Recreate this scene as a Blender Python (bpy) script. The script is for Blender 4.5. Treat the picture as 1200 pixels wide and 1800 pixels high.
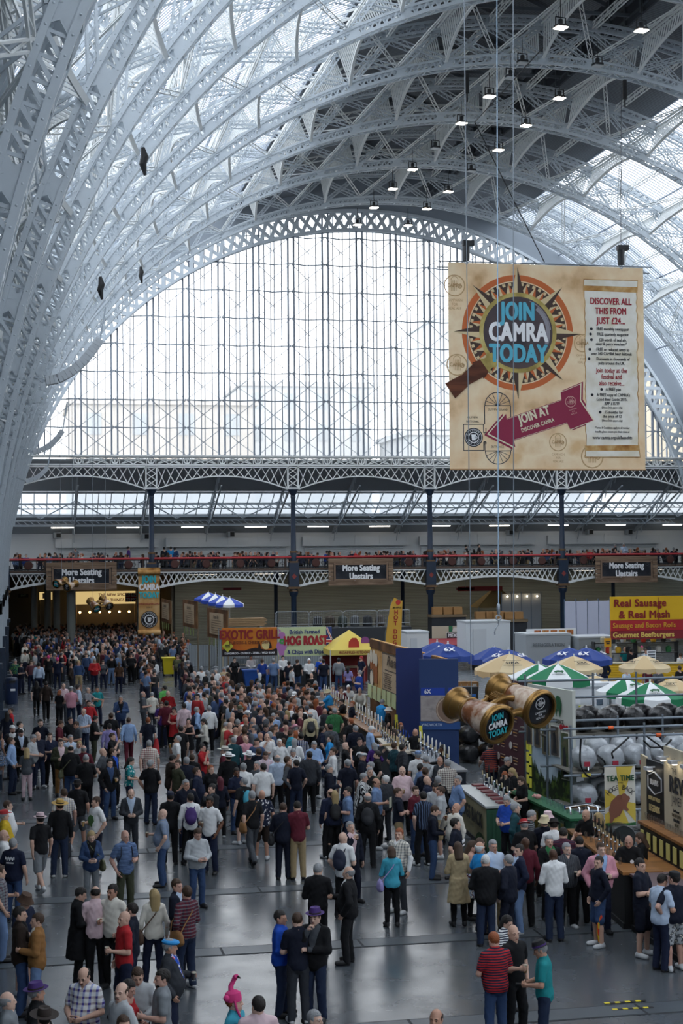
import bpy, math, random
import numpy as np
from mathutils import Vector, Matrix, Euler
for o in list(bpy.data.objects): bpy.data.objects.remove(o)
SC = bpy.context.scene; COL = SC.collection
rnd = random.Random(7)
PI = math.pi

# ---------------------------------------------------------------- camera
CF, CYAW, CPIT, CROL, CH = 2750.9, .2010, .0239, .0080, 7.65
fw = np.array([math.sin(CYAW)*math.cos(CPIT), math.cos(CYAW)*math.cos(CPIT), math.sin(CPIT)])
_rt = np.array([math.cos(CYAW), -math.sin(CYAW), 0.]); _up = np.cross(_rt, fw)
rv = _rt*math.cos(CROL)-_up*math.sin(CROL); uv = _up*math.cos(CROL)+_rt*math.sin(CROL)
cd = bpy.data.cameras.new('camera'); cam = bpy.data.objects.new('camera', cd); COL.objects.link(cam)
cd.sensor_fit = 'VERTICAL'; cd.sensor_height = 36; cd.lens = 36*CF/1800; cd.clip_start = .2; cd.clip_end = 600
cam.matrix_world = Matrix(((rv[0], uv[0], -fw[0], 0), (rv[1], uv[1], -fw[1], 0), (rv[2], uv[2], -fw[2], CH), (0, 0, 0, 1)))
SC.camera = cam
def ray(x, y): return fw+rv*((x-600)/CF)+uv*((900-y)/CF)
def atZ(x, y, z=0):                     # where the sight line of a picture point meets height z
    d = ray(x, y); t = (z-CH)/d[2]; return np.array([d[0]*t, d[1]*t, z])
def atY(x, y, Y):                       # ... meets the plane at distance Y along the hall
    d = ray(x, y); t = Y/d[1]; return np.array([d[0]*t, Y, CH+d[2]*t])

# ---------------------------------------------------------------- light and exposure
W = bpy.data.worlds.new('overcast_sky'); SC.world = W; W.use_nodes = True
bg = W.node_tree.nodes['Background']; bg.inputs[0].default_value = (.985, .99, 1.0, 1); bg.inputs[1].default_value = 2.7
SC.view_settings.view_transform = 'Standard'; SC.view_settings.look = 'None'
SC.view_settings.gamma = 1; SC.view_settings.use_curve_mapping = False; SC.view_settings.exposure = 0.45
cy = SC.cycles; cy.max_bounces = 7; cy.diffuse_bounces = 4; cy.glossy_bounces = 3; cy.transparent_max_bounces = 12
cy.transmission_bounces = 4; cy.use_denoising = True; cy.caustics_reflective = False; cy.caustics_refractive = False
cy.sample_clamp_indirect = 4

# ---------------------------------------------------------------- materials
def lin(h):
    if not isinstance(h, str): return tuple(h)
    h = h.lstrip('#'); return tuple((lambda c: c/12.92 if c <= .04045 else ((c+.055)/1.055)**2.4)(int(h[i:i+2], 16)/255) for i in (0, 2, 4))
MATS = {}
def P(col, rough=.6, metal=0., spec=.5, bump=0., bscale=30., emit=0., var=0., vscale=4., name=None):
    key = (col, rough, metal, spec, bump, bscale, emit, var, vscale)
    if key in MATS: return MATS[key]
    m = bpy.data.materials.new(name or 'mat'); m.use_nodes = True; nt = m.node_tree; b = nt.nodes['Principled BSDF']
    c = lin(col); b.inputs['Base Color'].default_value = (*c, 1); b.inputs['Roughness'].default_value = rough
    b.inputs['Metallic'].default_value = metal; b.inputs['Specular IOR Level'].default_value = spec
    if emit: b.inputs['Emission Color'].default_value = (*c, 1); b.inputs['Emission Strength'].default_value = emit
    if bump or var:
        tc = nt.nodes.new('ShaderNodeTexCoord'); n = nt.nodes.new('ShaderNodeTexNoise'); n.inputs['Detail'].default_value = 5
        nt.links.new(tc.outputs['Object'], n.inputs['Vector'])
        if bump:
            n.inputs['Scale'].default_value = bscale
            bu = nt.nodes.new('ShaderNodeBump'); bu.inputs['Strength'].default_value = bump; bu.inputs['Distance'].default_value = .01 if bscale > 10 else .06
            nt.links.new(n.outputs['Fac'], bu.inputs['Height']); nt.links.new(bu.outputs['Normal'], b.inputs['Normal'])
        if var:
            n2 = nt.nodes.new('ShaderNodeTexNoise'); n2.inputs['Scale'].default_value = vscale; n2.inputs['Detail'].default_value = 6
            nt.links.new(tc.outputs['Object'], n2.inputs['Vector'])
            mx = nt.nodes.new('ShaderNodeMix'); mx.data_type = 'RGBA'
            mx.inputs['A'].default_value = (*[v*(1-var) for v in c], 1); mx.inputs['B'].default_value = (*[min(1, v*(1+var)) for v in c], 1)
            nt.links.new(n2.outputs['Fac'], mx.inputs['Factor']); nt.links.new(mx.outputs['Result'], b.inputs['Base Color'])
    MATS[key] = m; return m
def two_tone(kind, cols, scale=10., rough=.85, coord='Object', name='cloth', axis='Z', blend=None):
    """a printed or woven pattern: stripes, plaid, camo, floral, boards"""
    key = ('pat', kind, tuple(cols), scale, axis, rough)
    if key in MATS: return MATS[key]
    m = bpy.data.materials.new(name); m.use_nodes = True; nt = m.node_tree; b = nt.nodes['Principled BSDF']
    b.inputs['Roughness'].default_value = rough; b.inputs['Specular IOR Level'].default_value = .3
    L = nt.links.new; N = nt.nodes.new
    tc = N('ShaderNodeTexCoord'); cl = [(*lin(c), 1) for c in cols]
    def ramp(src, stops, interp='CONSTANT'):
        r = N('ShaderNodeValToRGB'); r.color_ramp.interpolation = interp
        while len(r.color_ramp.elements) < len(stops): r.color_ramp.elements.new(.5)
        for e, (p, c) in zip(r.color_ramp.elements, stops): e.position = p; e.color = c
        L(src, r.inputs['Fac']); return r.outputs['Color']
    def wave(ax, sc):
        w = N('ShaderNodeTexWave'); w.wave_type = 'BANDS'; w.bands_direction = ax; w.inputs['Scale'].default_value = sc
        L(tc.outputs[coord], w.inputs['Vector']); return w.outputs['Fac']
    if kind == 'stripe': out = ramp(wave(axis, scale), [(0, cl[0]), (.5, cl[1])])
    elif kind == 'plaid':
        a = ramp(wave('X', scale), [(0, cl[0]), (.72, cl[1])]); c2 = ramp(wave('Z', scale), [(0, cl[0]), (.72, cl[2 % len(cl)])])
        mx = N('ShaderNodeMix'); mx.data_type = 'RGBA'; mx.inputs['Factor'].default_value = .5; L(a, mx.inputs['A']); L(c2, mx.inputs['B']); out = mx.outputs['Result']
    elif kind == 'spots':
        n = N('ShaderNodeTexNoise'); n.inputs['Scale'].default_value = scale; n.inputs['Detail'].default_value = 1.5
        L(tc.outputs[coord], n.inputs['Vector'])
        st = [(0, cl[0])]+[(.36+.18*(i+1)/len(cl)*1.3, cl[i]) for i in range(1, len(cl))]; out = ramp(n.outputs['Fac'], st)
    elif kind == 'wood':
        mp = N('ShaderNodeMapping'); L(tc.outputs[coord], mp.inputs['Vector'])
        s = {'X': (.12, 1, 1), 'Y': (1, .12, 1), 'Z': (1, 1, .12)}[axis]; mp.inputs['Scale'].default_value = s
        n = N('ShaderNodeTexNoise'); n.inputs['Scale'].default_value = scale; n.inputs['Detail'].default_value = 6; n.inputs['Distortion'].default_value = 1.2
        L(mp.outputs['Vector'], n.inputs['Vector']); out = ramp(n.outputs['Fac'], [(.3, cl[0]), (.7, cl[1])], 'LINEAR')
    elif kind == 'cloud':
        n = N('ShaderNodeTexNoise'); n.inputs['Scale'].default_value = scale; n.inputs['Detail'].default_value = 7
        L(tc.outputs[coord], n.inputs['Vector']); out = ramp(n.outputs['Fac'], [(.3+.4*i/(len(cl)-1), c) for i, c in enumerate(cl)], 'LINEAR')
    elif kind == 'slat':
        out = ramp(wave(axis, scale), [(0, cl[0]), (.12, cl[1])])
    L(out, b.inputs['Base Color'])
    if kind == 'slat':
        bu = N('ShaderNodeBump'); bu.inputs['Strength'].default_value = .5; bu.inputs['Distance'].default_value = .03
        L(wave(axis, scale), bu.inputs['Height']); L(bu.outputs['Normal'], b.inputs['Normal'])
    MATS[key] = m; return m
def glass_mat(name, tint, gloss=.06, veil=0.):
    m = bpy.data.materials.new(name); m.use_nodes = True; nt = m.node_tree; nt.nodes.clear(); N = nt.nodes.new; L = nt.links.new
    o = N('ShaderNodeOutputMaterial'); t = N('ShaderNodeBsdfTransparent'); t.inputs[0].default_value = (*tint, 1)
    g = N('ShaderNodeBsdfGlossy'); g.inputs['Roughness'].default_value = .05
    mx = N('ShaderNodeMixShader'); mx.inputs[0].default_value = gloss; L(t.outputs[0], mx.inputs[1]); L(g.outputs[0], mx.inputs[2]); last = mx
    if veil:                            # a translucent share makes the panes hazy
        d = N('ShaderNodeBsdfTranslucent'); d.inputs[0].default_value = (.85, .9, .95, 1)
        m2 = N('ShaderNodeMixShader'); m2.inputs[0].default_value = veil; L(mx.outputs[0], m2.inputs[1]); L(d.outputs[0], m2.inputs[2]); last = m2
    L(last.outputs[0], o.inputs[0]); return m
IRON = P('#bac3ca', .45, 0, .5, var=.06, vscale=3, name='painted_iron')
IRON_W = P('#e2e5e4', .5, name='white_painted_iron')
NAVY = P('#1d2d42', .4, name='navy_painted_iron')
DARK = P('#15171b', .5, name='black_paint'); GREY = P('#8d949b', .6); STEEL = P('#9aa3ab', .35, .8, name='galvanised_steel')
GLAZ = glass_mat('roof_glass', (.93, .96, 1), .05, .12)
WGL = glass_mat('window_glass', (.94, .97, 1), .05, .10)

# ---------------------------------------------------------------- mesh building
class MB:
    def __init__(s): s.V = []; s.F = []; s.M = []; s.n = 0
    def add(s, V, F, m=0):
        V = np.asarray(V, float).reshape(-1, 3); s.V.append(V); n = s.n
        for f in F: s.F.append([i+n for i in f]); s.M.append(m)
        s.n += len(V); return s
    Q = np.array([[0, 1, 3, 2], [4, 6, 7, 5], [0, 4, 5, 1], [2, 3, 7, 6], [0, 2, 6, 4], [1, 5, 7, 3]])
    def hexes(s, V8, m=0):              # V8: N x 8 x 3
        N = len(V8); s.V.append(V8.reshape(-1, 3))
        F = (s.Q[None]+(np.arange(N)*8)[:, None, None]+s.n).reshape(-1, 4); s.F.extend(F.tolist()); s.M.extend([m]*len(F)); s.n += N*8; return s
    def bars(s, A, B, w, h, U=(0, 0, 1), m=0):   # boxes from A to B, h along U, w across
        A = np.atleast_2d(np.asarray(A, float)); B = np.atleast_2d(np.asarray(B, float)); U = np.broadcast_to(np.asarray(U, float), A.shape)
        d = B-A; L = np.linalg.norm(d, axis=1, keepdims=True); ok = L[:, 0] > 1e-6; A, B, U, d, L = A[ok], B[ok], U[ok], d[ok], L[ok]; d = d/L
        x = np.cross(d, U); l = np.linalg.norm(x, axis=1, keepdims=True); alt = np.cross(d, [1., 0, 0]); x = np.where(l < 1e-5, alt, x); x /= np.linalg.norm(x, axis=1, keepdims=True)
        u = np.cross(x, d); out = []
        for e in (A, B):
            for a in (-.5, .5):
                for b in (-.5, .5): out.append(e+x*w*a+u*h*b)
        return s.hexes(np.stack(out, 1), m)
    def bar(s, a, b, w, h, U=(0, 0, 1), m=0): return s.bars([a], [b], w, h, U, m)
    def box(s, c, d, m=0, rz=0.):
        c = np.asarray(c, float); d = np.asarray(d, float)/2; v = np.array([[x, y, z] for x in (-1, 1) for y in (-1, 1) for z in (-1, 1)])*d
        if rz: v = v@np.array([[math.cos(rz), math.sin(rz), 0], [-math.sin(rz), math.cos(rz), 0], [0, 0, 1]])
        return s.hexes((v+c)[None], m)
    def tube(s, pts, r, n=8, m=0, cap=True):
        pts = np.asarray(pts, float); k = len(pts); r = np.broadcast_to(np.asarray(r, float), (k,))
        t = np.gradient(pts, axis=0) if k > 2 else np.repeat(pts[1:]-pts[:1], 2, 0); t /= np.linalg.norm(t, axis=1, keepdims=True)+1e-9
        ref = np.array([0, 0, 1.]) if abs(t[0][2]) < .9 else np.array([1., 0, 0]); V = []
        u = np.cross(t[0], ref); u /= np.linalg.norm(u)
        for i in range(k):
            u = u-t[i]*(u@t[i]); u /= np.linalg.norm(u)+1e-9; v = np.cross(t[i], u)
            for j in range(n): a = 2*PI*j/n; V.append(pts[i]+r[i]*(u*math.cos(a)+v*math.sin(a)))
        F = [[i*n+j, i*n+(j+1) % n, (i+1)*n+(j+1) % n, (i+1)*n+j] for i in range(k-1) for j in range(n)]
        if cap: F += [list(range(n))[::-1], [(k-1)*n+j for j in range(n)]]
        return s.add(V, F, m)
    def lathe(s, prof, n=16, M=None, m=0, cap=True):   # prof: (r, z)
        V = [[r*math.cos(2*PI*j/n), r*math.sin(2*PI*j/n), z] for r, z in prof for j in range(n)]; k = len(prof)
        if M is not None: V = [list(M@Vector(v)) for v in V]
        F = [[i*n+j, i*n+(j+1) % n, (i+1)*n+(j+1) % n, (i+1)*n+j] for i in range(k-1) for j in range(n)]
        if cap: F += [list(range(n))[::-1], [(k-1)*n+j for j in range(n)]]
        return s.add(V, F, m)
    def prism(s, pts, y=0., t=.01, m=0):       # outline in x,z; front at y, thickness t behind it
        n = len(pts); ar = sum(pts[i][0]*pts[(i+1) % n][1]-pts[(i+1) % n][0]*pts[i][1] for i in range(n))
        if ar < 0: pts = pts[::-1]
        V = [[x, y, z] for x, z in pts]+[[x, y+t, z] for x, z in pts]
        F = [list(range(n)), list(range(n, 2*n))[::-1]]+[[(i+1) % n, i, n+i, n+(i+1) % n] for i in range(n)]
        return s.add(V, F, m)
    def ring(s, cx, cz, r0, r1, y=0., t=.01, n=48, a0=0., a1=2*PI, m=0):
        full = abs(a1-a0-2*PI) < 1e-6; k = n if full else n+1
        A = [a0+(a1-a0)*i/n for i in range(k)]; V = []
        for yy in (y, y+t):
            for r in (r0, r1):
                for a in A: V.append([cx+r*math.cos(a), yy, cz+r*math.sin(a)])
        F = []
        for i in range(n):
            j = (i+1) % k
            F += [[i, k+i, k+j, j], [2*k+i, 2*k+j, 3*k+j, 3*k+i], [k+i, 3*k+i, 3*k+j, k+j], [i, j, 2*k+j, 2*k+i]]
        return s.add(V, F, m)
    def sphere(s, c, r, n=12, k=8, m=0):
        r = np.broadcast_to(np.asarray(r, float), (3,)); V = []
        for i in range(k+1):
            a = PI*i/k
            for j in range(n): b = 2*PI*j/n; V.append([c[0]+r[0]*math.sin(a)*math.cos(b), c[1]+r[1]*math.sin(a)*math.sin(b), c[2]-r[2]*math.cos(a)])
        F = [[i*n+j, i*n+(j+1) % n, (i+1)*n+(j+1) % n, (i+1)*n+j] for i in range(k) for j in range(n)]
        return s.add(V, F, m)
    def mesh(s, name, mats, smooth=None):
        me = bpy.data.meshes.new(name); me.from_pydata(np.concatenate(s.V).tolist() if s.V else [], [], s.F)
        for x in (mats if isinstance(mats, (list, tuple)) else [mats]): me.materials.append(x)
        if any(s.M): me.polygons.foreach_set('material_index', s.M)
        if smooth is not None:
            me.polygons.foreach_set('use_smooth', [True]*len(me.polygons)); me.set_sharp_from_angle(angle=math.radians(smooth))
        me.update(); return me
    def build(s, name, mats, parent=None, loc=(0, 0, 0), rz=0., smooth=None):
        return put(name, s.mesh(name, mats, smooth), parent, loc, rz)
def put(name, me, parent=None, loc=(0, 0, 0), rz=0.):
    o = bpy.data.objects.new(name, me); COL.objects.link(o); o.location = [float(v) for v in loc]; o.rotation_euler = (0, 0, rz)
    if parent: o.parent = parent
    return o
def tag(o, label, cat, group=None, kind=None):
    o['label'] = label; o['category'] = cat
    if group: o['group'] = group
    if kind: o['kind'] = kind
    return o
def thing(name, label, cat, loc=(0, 0, 0), rz=0., group=None): return tag(put(name, None, None, loc, rz), label, cat, group)
def struct(o): o['kind'] = 'structure'; return o
def text(s, parent, x, z, size, mat, y=-.012, sx=1., bold=0., align='CENTER', name='lettering', shear=0., rot=0., sp=1.):
    cu = bpy.data.curves.new(name, 'FONT'); cu.body = s; cu.size = size; cu.align_x = align; cu.align_y = 'CENTER'
    cu.shear = shear; cu.space_character = sp+bold*2; cu.resolution_u = 4 if size > .3 else 2; cu.materials.append(mat)
    t = bpy.data.objects.new(name, cu); me = bpy.data.meshes.new_from_object(t); bpy.data.objects.remove(t); me.name = name
    if bold and len(me.vertices):        # heavier strokes: the letter printed a few times, each a hair apart
        n = len(me.vertices); V = np.zeros(n*3, np.float32); me.vertices.foreach_get('co', V); V = V.reshape(-1, 3); F = [list(p.vertices) for p in me.polygons]; b = bold*1.3*size; bpy.data.meshes.remove(me); g = MB()
        for k, (dx, dy) in enumerate(((0, 0), (1, 0), (-1, 0), (0, .8), (0, -.8), (.7, .6), (-.7, .6), (.7, -.6), (-.7, -.6))): g.add(V+np.array((dx*b/sx, dy*b, .0012*k)), F)
        me = g.mesh(name, mat)
    o = bpy.data.objects.new(name, me); COL.objects.link(o); o.parent = parent; o.location = (x, y, z)
    o.rotation_euler = (PI/2, -rot, 0); o.scale = (sx, 1, 1); return o
def copy_tree(o, parent=None):
    c = o.copy(); COL.objects.link(c)
    if parent: c.parent = parent
    for ch in o.children: copy_tree(ch, c)
    return c
# ================================================================ the hall
XC, ZC, R, YG, S = 25.08, 5.35, 26.0, 113.55, 10.36
RIBY = [10.8+S*i for i in range(10)]
FX0, FX1, FY0 = -7.5, 58., -14.
def arc(phi, r): return np.stack([XC-r*np.cos(phi), np.zeros_like(phi), ZC+r*np.sin(phi)], -1)   # phi from the left springing
def rad(phi): return np.stack([-np.cos(phi), np.zeros_like(phi), np.sin(phi)], -1)
YV = np.array([0, 1., 0])

# floor: dark grey sealed floor, worn and glossy
fm = bpy.data.materials.new('sealed_floor'); fm.use_nodes = True; nt = fm.node_tree; b = nt.nodes['Principled BSDF']
tc = nt.nodes.new('ShaderNodeTexCoord')
def noise(sc, det=6, src='Object', m=None):
    n = nt.nodes.new('ShaderNodeTexNoise'); n.inputs['Scale'].default_value = sc; n.inputs['Detail'].default_value = det; nt.links.new(tc.outputs[src], n.inputs['Vector']); return n
def cramp(n, p0, c0, p1, c1):
    r = nt.nodes.new('ShaderNodeValToRGB'); r.color_ramp.elements[0].position = p0; r.color_ramp.elements[0].color = c0; r.color_ramp.elements[1].position = p1; r.color_ramp.elements[1].color = c1
    nt.links.new(n.outputs['Fac'], r.inputs['Fac']); return r
c1 = cramp(noise(.35, 9), .25, (.066, .076, .087, 1), .8, (.088, .099, .111, 1)); nt.links.new(c1.outputs['Color'], b.inputs['Base Color'])
r1 = cramp(noise(1.3, 10), .35, (.21,)*3+(1,), .75, (.31,)*3+(1,)); nt.links.new(r1.outputs['Color'], b.inputs['Roughness'])
bu = nt.nodes.new('ShaderNodeBump'); bu.inputs['Strength'].default_value = .03; bu.inputs['Distance'].default_value = .02
nt.links.new(noise(2.5, 4).outputs['Fac'], bu.inputs['Height']); nt.links.new(bu.outputs['Normal'], b.inputs['Normal'])
b.inputs['Specular IOR Level'].default_value = .5
g = MB(); g.box(((FX0+FX1)/2, 62, -.15), (FX1-FX0, 155, .3)); struct(g.build('floor', fm))
DUCT = P('#484f56', .4, 0, .5, var=.25, vscale=2, name='duct_cover'); JOINT = P('#22262b', .7)
for k, y0 in enumerate((24.6, 29.9, 35.1, 40.3, 45.5, 56., 66.4)):
    d = MB(); d.box((20, y0, .003), (54, .62, .006), 1); x = -6.5
    while x < 46: w = rnd.choice((1.2, 1.5, 2.4)); d.box((x+w/2, y0, .006), (w-.05, .54, .008), 0); x += w
    struct(d.build('trim_%d' % (k+1), [DUCT, JOINT]))
# outer ground and neighbouring buildings seen through the gable glass
g = MB(); g.box((40, 220, -.4), (400, 190, .3)); struct(g.build('ground', P('#8d8f8c', .9)))
def far_block(label, x0, x1, y, z, wm, ww, hh):
    t = thing('office_building', label, 'building', ((x0+x1)/2, y, 0)); w = x1-x0
    g = MB(); g.box((0, 8, z/2), (w, 16, z)); g.box((0, 8, z+.3), (w+.8, 16.6, .6)); g.build('wall', wm, t)
    n = max(2, int(w/ww)); fl = max(2, int(z/hh)); q = 0
    for i in range(n):
        for j in range(3, fl):
            if q >= 60: break
            q += 1; g = MB(); g.box((-w/2+(i+.5)*w/n, -.02, (j+.55)*z/fl), (w/n*.34, .1, z/fl*.5)); g.build('window', P('#a3a8ab', .5), t)
far_block('pale stone office block behind the lower left of the gable window', 5, 25, 170, 23.5, P('#b5afa8', .8), 4.4, 4.2)
far_block('taller pale block behind the left middle of the gable window', 26.5, 43, 192, 28, P('#b9bbbc', .8), 4., 4.)
far_block('low grey terrace behind the centre of the gable window', 44.5, 66, 178, 21, P('#b4b8bb', .8), 4., 4.)
far_block('slender pale tower block left of the big hanging poster', 55.5, 62.5, 206, 39, P('#c6cacd', .8), 3., 4.)
far_block('cream townhouse behind the lower right corner of the gable window', 67, 84, 150, 27, P('#b9ac94', .8), 4.2, 4.)

# ---- main roof ribs: two laced chords with crossed struts between, faces at both sides of the rib
def rib_mesh():
    g = MB(); hw = .30; N = 34; ph = np.linspace(-.02, PI+.02, N*6+1)
    for yy in (-hw, hw):
        o = YV*yy
        for r, w in ((R+.06, .13), (R+.44, .11), (R+1.95, .10), (R+2.35, .12)):
            A = arc(ph, r)+o; g.bars(A[:-1], A[1:], .10, w, rad(ph[:-1]))
        for r0, r1, k in ((R+.06, R+.44, 7), (R+1.95, R+2.35, 6)):
            q = np.linspace(0, PI, N*k+1); A = arc(q[:-1], r0)+o; B = arc(q[1:], r1)+o
            g.bars(A, B, .065, .025, YV); A2 = arc(q[1:], r0)+o+YV*.03; B2 = arc(q[1:], r1)+o+YV*.03
            g.bars(A2, B2, .055, .025, YV)
        p = np.linspace(0, PI, N+1)                                # gusset plates
        for pp in p:
            for r0, r1 in ((R+.05, R+.5), (R+1.9, R+2.36)):
                e = .35/R; e2 = .16/R
                cs = [(pp-e, r0), (pp-e2, r0+.22), (pp-e, r1), (pp+e, r1), (pp+e2, r0+.22), (pp+e, r0)]
                V = [arc(np.array(a), r)+o+YV*s for s in (-.015, .015) for a, r in cs]
                g.add(V, [[0, 1, 2, 3, 4, 5], [11, 10, 9, 8, 7, 6]]+[[i, 6+i, 6+(i+1) % 6, (i+1) % 6] for i in range(6)])
        for i in range(N):                                         # crossed struts, each a small ladder of two flats
            for a, c in ((p[i], p[i+1]), (p[i+1], p[i])):
                o = YV*(yy+.06*(a > c)); A = arc(np.array(a), R+.44)+o; B = arc(np.array(c), R+1.95)+o; d = (B-A)/np.linalg.norm(B-A); n = np.cross(d, YV)*.10
                g.bars([A+n, A-n], [B+n, B-n], .05, .05, YV)
                t = np.linspace(.04, .96, 10)[:, None]; E0 = A+(B-A)*t[:-1]+n; E1 = A+(B-A)*t[1:]-n
                g.bars(E0[::2], E1[::2], .04, .02, YV); g.bars((A+(B-A)*t[:-1]-n)[1::2], (A+(B-A)*t[1:]+n)[1::2], .04, .02, YV)
    for r in (R+.02, R+2.38):                                      # lacing of soffit and back
        q = np.linspace(0, PI, N*4+1); s = np.where(np.arange(len(q)) % 2, hw, -hw)[:, None]*YV; A = arc(q, r)+s
        g.bars(A[:-1], A[1:], .06, .02, rad(q[:-1])); g.bars(arc(q[::2], r)-YV*hw, arc(q[::2], r)+YV*hw, .09, .03, rad(q[::2]))
    q = np.arange(0, PI, .30/R)                                    # rivets on the flanges facing the hall
    for r in (R+.06, R+.44):
        for a in q:
            c = arc(np.array(a), r)-YV*(hw+.05); t = np.array([math.sin(a), 0, math.cos(a)])
            V = [c+(rad(np.array(a))*math.cos(k*PI/3)+t*math.sin(k*PI/3))*.022 for k in range(6)]+[c-YV*.016]
            g.add(V, [[k, 6, (k+1) % 6] for k in range(6)])
    for sx in (-1, 1):                                             # legs below the springing
        for yy in (-hw, hw):
            for rr, w in ((.06, .13), (.44, .11), (1.95, .10), (2.35, .12)):
                x = XC+sx*(R+rr); g.bar((x, yy, 3.2), (x, yy, ZC+.1), .10, w, (1, 0, 0)); g.bar((x, yy, .0), (x, yy, 3.25), .13, w+.04, (1, 0, 0), 1)
            for k in range(7):
                z = .3+k*.72; x0 = XC+sx*(R+.06); x1 = XC+sx*(R+.44); g.bar((x0, yy, z), (x1, yy, z+.6), .06, .025, YV, 1 if z < 3 else 0)
                x0 = XC+sx*(R+.44); x1 = XC+sx*(R+1.95); g.bar((x0, yy, z), (x1, yy, z+.7), .1, .04, YV, 1 if z < 3 else 0)
        g.box((XC+sx*(R+1.2), 0, .25), (2.9, .95, .5), 1); g.box((XC+sx*(R+.25), 0, 3.2), (.75, .85, .22), 1)
    return g.mesh('roof_rib', [IRON, NAVY])
rm = rib_mesh()
for y in RIBY: struct(put('roof_rib', rm, None, (0, y, 0)))

# ---- framing of one bay: arched purlins, light lattice purlins, middle rafter, braces
DPH = math.radians(5.4)
PHM = [math.radians(90+10.8*k) for k in range(-7, 8)]; PHS = [math.radians(84.6+10.8*k) for k in range(-6, 8)]
def purlin_mesh():                       # along y, local z is radial
    g = MB(); L = S/2-.3
    for x in (-.1, .1):
        g.bar((x, -L, 2.25), (x, L, 2.25), .07, .12); g.bar((x, -L, 2.0), (x, L, 2.0), .06, .08)
    y = np.linspace(-L, L, 25); zc = 1.25-.95*np.abs(y/L)**2
    A = np.stack([0*y, y, zc], 1); g.bars(A[:-1], A[1:], .15, .05, (0, 0, 1))
    yb = np.linspace(-L+.1, L-.1, 31); zb = 1.25-.95*np.abs(yb/L)**2
    g.bars(np.stack([0*yb, yb, zb], 1), np.stack([0*yb, yb-np.sign(yb)*.12, 0*yb+2.0], 1), .035, .06, (1, 0, 0))
    for k in range(24):
        y0 = -L+k*2*L/24; g.bar((0, y0, 2.0 if k % 2 else 2.25), (0, y0+2*L/24, 2.25 if k % 2 else 2.0), .03, .04, (1, 0, 0))
    return g.mesh('arched_purlin', IRON_W)
def light_mesh():
    g = MB(); L = S/2-.3
    for x in (-.09, .09):
        for z in (2.02, 2.34): g.bar((x, -L, z), (x, L, z), .045, .05)
        for k in range(22):
            y0 = -L+k*2*L/22; g.bar((x, y0, 2.34 if k % 2 else 2.02), (x, y0+2*L/22, 2.02 if k % 2 else 2.34), .02, .035, (1, 0, 0))
    return g.mesh('lattice_purlin', IRON_W)
pm, lm = purlin_mesh(), light_mesh()
def rafter_mesh():
    g = MB(); q = np.linspace(.10, PI-.10, 121)
    for yy in (-.1, .1):
        for r in (R+2.1, R+2.42): A = arc(q, r)+YV*yy; g.bars(A[:-1], A[1:], .045, .05, rad(q[:-1]))
        A = arc(q, R+2.1)+YV*yy; B = arc(q, R+2.42)+YV*yy; g.bars(A[:-1:2], B[1::2], .035, .02, YV); g.bars(B[1:-1:2], A[2::2], .035, .02, YV)
    ps = PHM
    for i, a in enumerate(ps):                                     # laced braces from the rib soffit to the middle rafter
        for sgn in (-1, 1):
            for da in (-DPH, DPH):
                A = arc(np.array(a+da), R+.5)+YV*sgn*(S/2-.3); B = arc(np.array(a), R+2.15)+YV*sgn*.05
                n = np.cross((B-A)/np.linalg.norm(B-A), rad(np.array(a)))*.09
                g.bars([A+n, A-n], [B+n, B-n], .04, .045, rad(np.array(a)))
                t = np.linspace(.03, .97, 13)[:, None]; E = A+(B-A)*t+n*np.where(np.arange(13) % 2, 1, -1)[:, None]; g.bars(E[:-1], E[1:], .02, .035, rad(np.array(a)))
    return g.mesh('mid_rafter', IRON_W)
fmid = rafter_mesh()
bayY = [RIBY[0]+S*(i+.5) for i in range(-2, 9)]
for y in bayY:
    struct(put('mid_rafter', fmid, None, (0, y, 0)))
    for a in PHM:
        o = struct(put('arched_purlin', pm, None, tuple(arc(np.array(a), R)+YV*y))); o.rotation_euler = (0, a-PI/2, 0)
    for a in PHS:
        o = struct(put('lattice_purlin', lm, None, tuple(arc(np.array(a), R)+YV*y))); o.rotation_euler = (0, a-PI/2, 0)
for y in (.44, -9.92): struct(put('roof_rib', rm, None, (0, y, 0)))
# ---- roof skin: boarded foot, glazed flank, boarded shoulder, raised lantern
BOARD = two_tone('slat', ['#555a61', '#7b8087'], 1.6, .8, axis='Y', name='roof_boarding'); BOARD_L = two_tone('slat', ['#6d757d', '#98a1a9'], 1.6, .7, axis='Y', name='pale_boarding')
PG0, PG1, PL = math.radians(27), math.radians(69), math.radians(80.5); RO = R+2.95
Y0, Y1 = -15.4, 114.2
def skin(p0, p1, n, t=.12):
    out = []
    for sgn in (0, 1):
        q = np.linspace(p0, p1, n+1); q = PI-q if sgn else q
        g = MB(); a = arc(q, RO); c = arc(q, RO+t)
        for i in range(n): g.hexes(np.array([[v+YV*y for v in (a[i], c[i], a[i+1], c[i+1]) for y in (Y0, Y1)]]))
        out.append(g)
    return out
for i, g in enumerate(skin(math.radians(-6), PG0, 4)): struct(g.build('ceiling_boarding', BOARD_L))
for i, g in enumerate(skin(PG1, PL, 2)): struct(g.build('ceiling_boarding', BOARD))
for i, g in enumerate(skin(PG0, PG1, 8, .02)): struct(g.build('window_roof_glazing', GLAZ))
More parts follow.
